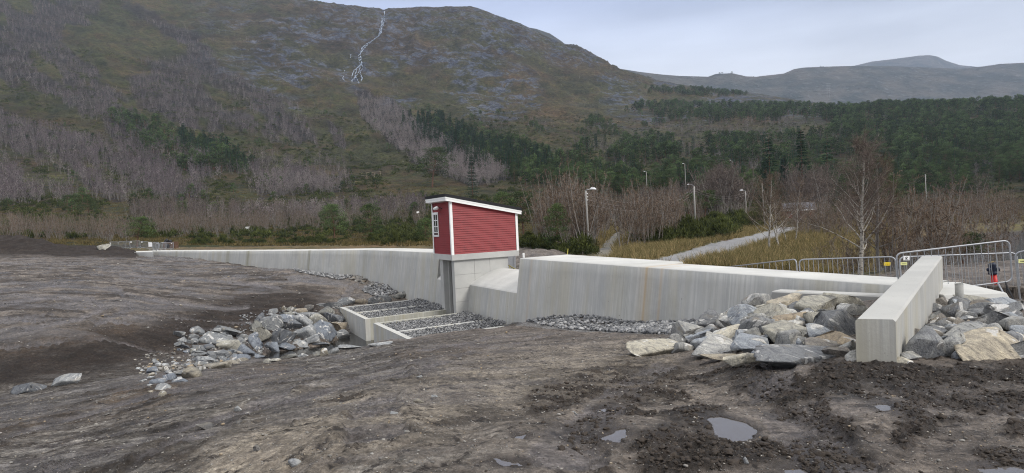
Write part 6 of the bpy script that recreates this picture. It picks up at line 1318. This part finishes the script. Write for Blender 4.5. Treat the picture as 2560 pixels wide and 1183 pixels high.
put(P_, "pine on the moor shelf under the mountain", "pines on the moor shelf", [(1000, 265), (1420, 290), (1700, 300), (1560, 345), (1150, 330)], 130, 420, 950, 6, 10, 31, 1.0, patch(.05, 306))
KEEP = {B: 300, A_: 300, P_: 300, S_: 200}
WORDS = {B: ("birch_tree", "tree", 8.0), A_: ("alder_thicket", "shrub", 5.5), P_: ("pine_tree", "tree", 9.0), S_: ("spruce_tree", "tree", 12.0)}
REST = {}
for kd in KEEP:
    L_ = [p for p in PL if p[0] == kd]; L_ = [p for p in L_ if abs(p[3] / p[4]) < 0.90] + [p for p in L_ if abs(p[3] / p[4]) >= 0.90][:0]
    L_ = [p for p in L_ if not (kd in (B, A_) and p[4] < 124 and abs(p[3] / p[4] - .300) < .016)]; L_.sort(key=lambda p: -p[6] / p[4]); nm, cat, h0 = WORDS[kd]
    for k, (_, lab, grp, x, y, z, h) in enumerate(L_[:KEEP[kd]]):
        ms = {B: (BIRCHP if gT.uniform() < .4 else BIRCH), A_: ALDER, P_: PINES, S_: SPRUCES}[kd]
        plant(nm, lab, cat, ms[int(gT.integers(0, len(ms)))], (x, y, z - .1), h / h0 * 1.0, gT.uniform(0, 6.28), grp, gT.uniform(.92, 1.1))
    REST[kd] = L_[KEEP[kd]:]
    print(kd, len(L_), len(REST[kd]))
def rest(kd, name, label, protos, h0):
    R_ = REST[kd]; n = len(R_)
    if n: instancer(name, label, protos, [(p[3], p[4], p[5] - .1) for p in R_], np.array([p[6] / h0 for p in R_]), gT.uniform(0, 6.28, n), np.array([(int(gT.integers(4, 7)) if ('waterfall' in p[1] or gT.uniform() < .16 + .5 * (abs(p[3] / p[4] * F_PX + 1280 - 700) < 170 and p[4] < 420)) else int(gT.integers(0, 4))) if kd == B else int(gT.integers(0, len(protos))) for p in R_]))
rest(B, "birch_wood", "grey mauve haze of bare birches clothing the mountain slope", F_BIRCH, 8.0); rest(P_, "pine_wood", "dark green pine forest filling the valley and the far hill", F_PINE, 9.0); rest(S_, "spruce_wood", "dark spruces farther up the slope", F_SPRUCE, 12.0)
if REST[A_]: rest(A_, "alder_scrub", "bare alder scrub along the valley floor", F_ALDER, 5.5)

# trees one can point at
def hero(name, label, cat, meshes, px, py, d, toppy, h0, rz=0.0, group=None, sq=1.0):
    b = at(px, py, d); b.z = float(H(b.x, b.y)) - .08; hgt = (py - toppy) * d / F_PX + (at(px, py, d).z - b.z); s_ = hgt / h0; return plant(name, label, cat, meshes, b, s_ * sq, rz, group, 1 / sq)
HB = [proto_parts(bare(511, 6.0, 1, 38, 12, 13, .46, .017, .012, .22, 7, 1.0, -.05), M_BIRCHBARK, M_TWIG), proto_parts(bare(506, 6.0, 1, 34, 12, 13, .42, .015, .012, .20, 7, .6, -.02), M_BIRCHBARK, M_TWIG_RED), proto_parts(bare(503, 6.0, 2, 20, 9, 10, .36, .010, .013, .2, 6, .7), M_BIRCHBARK, M_TWIG_RED)]
HB.append((HB[1][0].copy(), HB[1][1])); HB[3][0].materials[0] = M_PALEBARK
hero("birch_tree", "tall white-barked birch with crooked limbs behind the level barrier", "tree", HB[0], 2150, 694, 26.5, 368, 6.0, .6)
hero("birch_tree", "slimmer birch with reddish twigs right of the tall white one", "tree", HB[3], 2199, 690, 28, 402, 6.0, 1.1)
hero("birch_tree", "white-barked birch beside the road's lower bend", "tree", HB[1], 1923, 622, 60, 440, 6.0, 2.0)
hero("birch_tree", "twin-stemmed birch just right of the roadside one", "tree", HB[2], 1952, 612, 66, 440, 6.0, .4)
hero("birch_tree", "thin birch at the road behind the twin-stemmed one", "tree", HB[2], 1972, 600, 72, 450, 6.0, 2.4)
hero("birch_tree", "pale forked birch on the straw bank across the river", "tree", BIRCHP[0], 2376, 506, 150, 432, 8.0, .2)
hero("birch_tree", "pale many-stemmed birch on the straw bank across the river", "tree", BIRCHP[1], 2440, 500, 150, 425, 8.0, 1.2)
hero("birch_tree", "pale leaning birch left of the forked one across the river", "tree", BIRCHP[1], 2342, 512, 140, 455, 8.0, 2.2)
hero("birch_tree", "whitish leaning birch stump-like tree beside the round pine", "tree", BIRCHP[0], 312, 600, 112, 545, 8.0, 1.0)
hero("birch_tree", "small forked pale birch above the dark earth mound", "tree", BIRCHP[0], 114, 604, 112, 562, 8.0, 2.7)
hero("birch_tree", "white spindly bush-birch at the mud bank right of the hut", "tree", BIRCHP[1], 1411, 630, 62, 560, 8.0, .9)
for px, py, tp, d, i, lab, sq in ((342, 608, 536, 118, 2, "round-crowned dark pine behind the far barriers", 1.25), (835, 566, 504, 150, 0, "dark pine left of the taller one before the brown birch belt", 1.15), (932, 606, 502, 118, 1, "pine with a bare reddish trunk nearest the hut's left", 1.2), (386, 520, 490, 260, 0, "small pine on the brown shelf above the round-crowned one", 1.3),
                          (1078, 412, 360, 380, 2, "dark rounded pine above the hut's left", 1.25), (1250, 535, 472, 130, 0, "pine peeping over the hut roof, left of two", 1.1), (1308, 545, 470, 135, 2, "pine peeping over the hut roof, right of two", 1.1), (1390, 625, 500, 66, 3, "mossy green pine half hidden in the alders right of the hut", 1.0), (1062, 590, 540, 112, 1, "green bushy pine hugging the hut's left side", 1.3),
                          (1728, 522, 478, 150, 0, "small green pine right beside the middle lamp pole", 1.3), (1760, 505, 470, 150, 2, "small green pine behind the middle lamp pole", 1.2), (2225, 480, 432, 170, 1, "yellow green young pine behind the slim birch", 1.0), (2405, 640, 575, 36, 2, "dark evergreen bush among the thin alders at the river", 1.5)):
    hero("pine_tree", lab, "tree", PINES[i], px, py, d, tp, 9.0, px * .7, None, sq)
for px, py, tp, d, i, lab in ((1925, 465, 340, 215, 2, "broad dark spruce topping the grove"), (2006, 470, 322, 225, 1, "slender spire-topped spruce beside the broad one"), (2070, 478, 350, 215, 0, "dark spruce right of the spire-topped one"), (2160, 480, 352, 215, 2, "dense dark spruce behind the tall white birch"), (1180, 450, 385, 330, 1, "pointed spruce at the foot of the pale birch strip")):
    hero("spruce_tree", lab, "tree", SPRUCES[i], px, py, d, tp, 12.0, px * .3)
def bushes(lab, grp, poly, n, d0, d1, lo, hi, seed):
    x, y, z = sample(poly, n, d0, d1, seed, .4); g = np.random.default_rng(seed)
    for a, b, c in zip(x, y, z): plant("juniper_bush", lab, "bush", SHRUBS[int(g.integers(0, 3))], (a, b, c - .05), g.uniform(lo, hi), g.uniform(0, 6.28), grp, g.uniform(.8, 1.2))
bushes("dark olive juniper in the row right behind the dam's left arm", "junipers behind the left arm", [(460, 612), (700, 612), (1080, 614), (1080, 600), (700, 598), (440, 604)], 46, 84, 150, .8, 1.6, 51)
bushes("dark juniper in the low bank right of the hut", "junipers right of the hut", [(1300, 628), (1400, 636), (1470, 640), (1470, 610), (1310, 600)], 34, 50, 110, .9, 1.7, 52)
bushes("dark juniper on the bank between road and grove", "junipers above the road", [(1690, 605), (1790, 598), (1900, 565), (1880, 548), (1740, 558), (1680, 575)], 60, 70, 160, 1.2, 2.3, 53)
bushes("dark round gorse bush beside the alders at the road", "bushes beside the road", [(1625, 618), (1680, 612), (1680, 590), (1630, 596)], 7, 60, 95, 1.6, 2.3, 54)
def cover(name, lab, protos, poly, n, d0, d1, lo, hi, seed, power=.6, mask=None, sink=.03):
    x, y, z = sample(poly, n, d0, d1, seed, power, mask); g = np.random.default_rng(seed); n = len(x); instancer(name, lab, protos, np.column_stack([x, y, z - sink]), g.uniform(lo, hi, n), g.uniform(0, 6.28, n), g.integers(0, len(protos), n))
offroad = lambda x, y, px, py: (dist_line(x, y, road_xy) > 2.2) & (dist_line(x, y, path_xy) > 1.0)
cover("dry_grass", "straw coloured grass on the banks along the road and river", S_GRASS, [(1480, 655), (1700, 665), (2060, 690), (2240, 672), (2300, 560), (2860, 545), (2860, 500), (1500, 545)], 15000, 36, 200, .7, 1.5, 61, .6, offroad)
cover("heather", "heather and low moss tufts on the moor behind the dam", S_HEATH, [(-300, 612), (1080, 616), (1440, 640), (1500, 560), (1060, 450), (-300, 470)], 12000, 84, 420, .7, 1.9, 62, .8)
cover("moor_scrub", "low dark shrubs dotting the lower slope", F_SHRUB, [(-300, 600), (1080, 596), (1300, 560), (1300, 300), (880, 300), (420, 150), (-300, 60)], 5200, 110, 900, .9, 2.4, 63, 1.0, patch(-.05, 307))
cover("moor_scrub", "low dark shrubs dotting the valley and shelf", F_SHRUB, [(1300, 560), (1750, 545), (2560, 530), (2860, 520), (2860, 330), (1700, 300), (1050, 260), (1100, 330)], 3000, 110, 950, 1.0, 2.2, 64, 1.0)
# ---------------------------------------------------------------- lamps, lines, houses
M_POLE = plain("weathered_pole", (0.30, 0.29, 0.27), 0.8, 0, 0.2, 6); M_LAMP = plain("white_lamp_shell", (0.78, 0.79, 0.80), 0.4); M_INS = plain("porcelain", (0.70, 0.70, 0.68), 0.3); M_WIRE = plain("overhead_wire", (0.24, 0.215, 0.20), 0.6)
def lamp(label, bx, by, tx, ty, d, side, r_=.10, arm=.9, insul=0, head=.36, bury=0.0, group="lamps along the valley road"):
    b, t_ = at(bx, by, d), at(tx, ty, d); b.z = min(b.z, float(H(b.x, b.y))) if bury == 0 else b.z - bury; o = thing("street_lamp" if side else "utility_pole", label, "street lamp" if side else "utility pole", tuple(b), group); t_ = t_ - b
    mb = MB(); mb.tube([(0, 0, -.3), t_ * .5, t_], [r_, r_ * .9, r_ * .75], 8); mb.build("pole", M_POLE, o, True)
    if side:
        mb = MB(); e = t_ + Vector((side * arm, 0, .42 * arm)); mb.tube([t_ * .94, t_ + Vector((0, 0, .12)), t_ + Vector((side * arm * .45, 0, .34 * arm)), e], .032, 6); mb.build("arm", M_GALV, o, True)
        mb = MB(); mb.tube([e, e + Vector((side * head * .5, 0, .06)), e + Vector((side * head * 1.5, 0, .02)), e + Vector((side * head * 2, 0, -.05))], [.05, head * .36, head * .40, .06], 10); mb.build("lamp_head", M_LAMP, o, True)
    for k in range(insul):
        mb = MB(); p = t_ * (1 - .045 - .05 * k) + Vector((.14, -.08, 0)); mb.tube([p - Vector((.12, 0, 0)), p, p + Vector((.02, 0, .09))], [.02, .05, .045], 8); mb.build("insulator", M_INS, o, True)
    return b + t_
n1 = lamp("nearest street lamp, on a tall grey pole behind the dam crest", 1473, 637, 1464.5, 478, 64, 1, .115, .42, 3, .34)
n2 = lamp("wooden street lamp pole on the juniper bank, its arm pointing left", 1738, 552, 1735, 466, 125, -1, .20, 1.0, 3, .2)
n3 = lamp("street lamp right of the juniper bank with a white head", 1867, 540, 1863, 478, 150, -1, .13, .5, 3, .42)
lamp("bare utility pole without a lamp in the grove by the grey roof", 1911, 530, 1905, 458, 112, 0, .11)
lamp("leftmost of the three small lamps on the upper road", 1617, 476, 1616, 430, 225, -1, .12, .4, 0, .30)
lamp("middle of the three small lamps on the upper road", 1714, 458, 1712, 410, 240, -1, .12, .4, 0, .30)
lamp("highest of the three small lamps on the upper road", 1832, 444, 1830, 402, 290, -1, .14, .5, 0, .36)
n8 = lamp("distant utility pole with white insulators above the river alders", 2317, 510, 2313, 436, 175, 0, .13, 0, 3)
def wires(label, a, b, sag, n, r_):
    for k in range(n):
        mb = MB(); a2, b2 = a - Vector((0, 0, .35 + .5 * k)), b - Vector((0, 0, .35 + .55 * k)); mb.tube([a2.lerp(b2, i / 24) - Vector((0, 0, 4 * sag * (i / 24) * (1 - i / 24))) for i in range(25)], r_, 4, False)
        tag(mb.build("overhead_wire", M_WIRE), label[k], "wire", "overhead wires")
wires(["upper sagging wire between the nearest lamp and the juniper bank pole", "middle sagging wire between the nearest lamp and the juniper bank pole", "lower sagging wire between the nearest lamp and the juniper bank pole"], n1, n2, 1.9, 3, .015)
wires(["upper wire from the juniper bank pole to the lamp on its right", "lower wire from the juniper bank pole to the lamp on its right"], n2, n3, 1.3, 2, .018)
wires(["wire running left from the distant pole above the alders"], n8, at(2270, 456, 185), .8, 1, .02)
def house(label, px, py, d, W_, D_, hw, hr, wallmat, roofmat, rz, wins):
    c = at(px, py, d); c.z = float(H(c.x, c.y)); o = thing("house", label, "house", tuple(c), "houses across the valley"); o.rotation_euler = (0, 0, rz)
    mb = MB(); mb.box((-W_ / 2, -D_ / 2, -.5), (W_ / 2, D_ / 2, hw)); mb.add([(-W_ / 2, -D_ / 2, hw), (-W_ / 2, D_ / 2, hw), (-W_ / 2, 0, hr)], [(0, 1, 2)]); mb.add([(W_ / 2, -D_ / 2, hw), (W_ / 2, D_ / 2, hw), (W_ / 2, 0, hr)], [(0, 2, 1)]); mb.build("wall", wallmat, o)
    mb = MB(); e = .45
    for s_ in (-1, 1):
        yb, zb = s_ * (D_ / 2 + e), hw - e * (hr - hw) / (D_ / 2) + .05
        mb.prism([(-W_ / 2 - e, yb, zb), (W_ / 2 + e, yb, zb), (W_ / 2 + e, 0, hr + .05), (-W_ / 2 - e, 0, hr + .05)], [(-W_ / 2 - e, yb, zb + .14), (W_ / 2 + e, yb, zb + .14), (W_ / 2 + e, 0, hr + .19), (-W_ / 2 - e, 0, hr + .19)])
    rf = mb.build("roof", roofmat, o)
    mb = MB(); mb.box((-W_ / 2 - .5, -D_ / 2 - .52, hw - .28), (W_ / 2 + .5, -D_ / 2 - .46, hw)); mb.build("fascia", M_WHITE, o)
    for x in wins:
        mb = MB(); mb.box((x - .55, -D_ / 2 - .05, hw * .38), (x + .55, -D_ / 2 + .02, hw * .82)); f = mb.build("window", M_WHITE, o); mb = MB(); mb.box((x - .42, -D_ / 2 - .07, hw * .43), (x + .42, -D_ / 2 - .052, hw * .77)); mb.build("pane", M_GLASS, f)
M_TILE = plain("slate_roof", (.10, .10, .115), .7, 0, .3, 3); M_OLDRED = plain("barn_red", (.19, .045, .036), .8, 0, .2, 2)
house("red house almost hidden by bare twigs under the upper road lamps", 1722, 470, 190, 9, 6, 2.6, 3.2, M_OLDRED, plain("rusty_roof", (.17, .07, .05), .8), .12, (-2.5, 1.5))
house("low house with a grey slate roof at the end of the road", 1995, 512, 150, 6.6, 5, 2.0, 3.5, M_OLDRED, M_TILE, -.3, (-1.4, 1.6))
# odds and ends on the moor
c = hit(928, 442, 200); fr = thing("rail_fence", "pale wooden rail fence standing alone on the heather slope", "fence", tuple(c)); k = c.y / F_PX; M_PALEW = plain("bleached_wood", (.42, .37, .28), .8)
mb = MB(); mb.tube([(-23 * k, 0, 10 * k), (25 * k, 0, 11.5 * k)], .28 * k, 5); mb.build("rail", M_PALEW, fr)
mb = MB(); mb.tube([(-23 * k, 0, 4 * k), (-13 * k, 0, 4 * k)], .2 * k, 5); mb.build("rail", M_PALEW, fr)
for x in (-23, -18, -12, 2, 8, 22):
    mb = MB(); mb.tube([(x * k, 0, -2), ((x + (2 if x == 22 else 0)) * k, 0, 10.5 * k)], .25 * k, 5); mb.build("post", M_PALEW, fr)
c = at(1052, 530, hit(1050, 566, 60).y); gz = float(H(c.x, c.y)); o = thing("signboard", "tilted white box-like board on a thin post left of the hut", "signboard", (c.x, c.y, gz)); o.rotation_euler = (0, R(-12), .25)
mb = MB(); zc = c.z - gz; mb.box((-.42, -.1, zc - .26), (.40, .15, zc + .28)); mb.box((-.46, -.13, zc + .282), (.44, .18, zc + .33)); mb.build("board", M_WHITE, o); mb = MB(); mb.box((.12, -.14, zc - .06), (.26, -.102, zc + .06)); mb.build("opening", M_INK, o); mb = MB(); mb.tube([(0, 0, -.3), (0, .02, zc - .262)], .035, 6); mb.build("post", M_PALEW, o)
c = hit(619, 580, 95); o = thing("feed_trough", "white wedge-shaped trough on pale legs in the scrub", "trough", tuple(c))
hgt = at(619, 569, c.y).z - c.z; mb = MB(); mb.prism([(-.4, -.25, hgt - .45), (.35, -.25, hgt - .35), (.35, .25, hgt - .35), (-.4, .25, hgt - .45)], [(-.62, -.35, hgt + .25), (.60, -.35, hgt + .3), (.60, .35, hgt + .3), (-.62, .35, hgt + .25)]); mb.build("tub", M_WHITE, o)
for x in (-.3, .3, .75): mb = MB(); mb.tube([(x, 0, -.2), (x * .9, 0, hgt - .4)], .07, 6); mb.build("leg", M_WHITE, o)
c = at(2071, 240, 2450); o = thing("pylon", "white lattice pylon with four cross-arms on the far hillside", "pylon", tuple(c)); k = 2450 / F_PX
for s_ in (-1, 1): mb = MB(); mb.tube([(s_ * 3.2 * k, 0, -8), (s_ * 2.2 * k, 0, 31 * k)], .17 * k, 5); mb.build("leg", M_GALV, o)
for z in (18, 22, 26, 30): mb = MB(); mb.tube([(-6 * k, 0, z * k), (6 * k, 0, z * k)], .22 * k, 5); mb.build("cross_arm", M_GALV, o)
# waterfall: strands lying on the rock
M_FALL = NT("white_water").done((.25, .30, .385), .5)
def strand(label, pl, w0, name="waterfall"):
    mb = MB(); pts = []; g = np.random.default_rng(len(pl) * 7 + int(pl[0][0]))
    for (x0, y0), (x1, y1) in zip(pl[:-1], pl[1:]):
        n = max(2, int(math.hypot(x1 - x0, y1 - y0) / 2.2))
        for i in range(n): f = i / n; pts.append((x0 + (x1 - x0) * f + g.normal() * .8, y0 + (y1 - y0) * f, abs(g.normal())))
    L_, R_ = [], []
    for x, y, q in pts:
        p = hit(x, y, 500); k = p.y / F_PX; ww = w0 * k * (.35 + .75 * q); p = p + Vector((0, -1.5, 1.0)); L_.append(p - Vector((ww, 0, 0))); R_.append(p + Vector((ww, 0, 0)))
    n = len(pts); gap = g.uniform(0, 1, n) < .22; fr_ = Vector((0, -.8, .5)); V = L_ + R_ + [(a + b) / 2 + fr_ for a, b in zip(L_, R_)]
    mb.add(V, [f for i in range(n - 1) if not gap[i] for f in ((i, i + 1, 2 * n + i + 1, 2 * n + i), (2 * n + i, 2 * n + i + 1, n + i + 1, n + i))]); return tag(mb.build(name, M_FALL, None, True), label, None, "waterfall strands", "structure")
strand("main white strand of the mountain waterfall", fall_px, 1.1); strand("parallel strand braided beside the main one", [(x + (3 + .6 * i) * math.sin(i * 1.7), y + 2) for i, (x, y) in enumerate(fall_px)], .8); strand("spreading strand right of the main one near the foot", [(904, 160), (908, 172), (900, 184), (906, 196), (903, 208)], .8); strand("faint strand left of the main one", [(896, 168), (884, 182), (879, 196), (882, 210)], .7); strand("second strand beside the waterfall's top", [(956, 44), (954, 62), (950, 76), (947, 92)], .8); strand("lower left strand of the waterfall", [(862, 176), (861, 188), (858, 198), (864, 208)], 1.1); strand("short right strand at the waterfall's foot", [(889, 192), (895, 204), (898, 214)], .9); strand("thin strand above the lower left one", [(878, 138), (877, 152)], .5)
# wind-bent trees on the far skyline
for px, py, d, s_ in ((1800, 186, 3290, 20), (1806, 184, 3290, 16), (1830, 183, 3290, 18), (1884, 193, 3290, 11), (2052, 169, 3290, 16), (2058, 169, 3290, 14)):
    c = at(px, py, d); plant("pine_tree", "tiny wind-bent pine silhouetted on the far skyline", "tree", PINES[2], c - Vector((0, 0, 3)), s_ / 9 * 1.0, px, "pines on the far skyline", .75)
# ---------------------------------------------------------------- haze in the valley air
HZ = 0.000072
mb = MB(); mb.box((-7000, -60, -420), (7000, 6900, 1900)); hz = mb.build("haze", None) if False else None
t = bpy.data.materials.new("valley_haze"); t.use_nodes = True; tn = t.node_tree; tn.nodes.clear(); mo = tn.nodes.new("ShaderNodeOutputMaterial"); pv = tn.nodes.new("ShaderNodeVolumePrincipled")
pv.inputs['Color'].default_value = (0.64, 0.77, 1.0, 1); pv.inputs['Density'].default_value = HZ; pv.inputs['Anisotropy'].default_value = 0.2; tn.links.new(pv.outputs[0], mo.inputs['Volume'])
hz = mb.build("haze", t); tag(hz, "thin bluish haze filling the valley air", None, None, "stuff"); hz.display_type = 'WIRE'
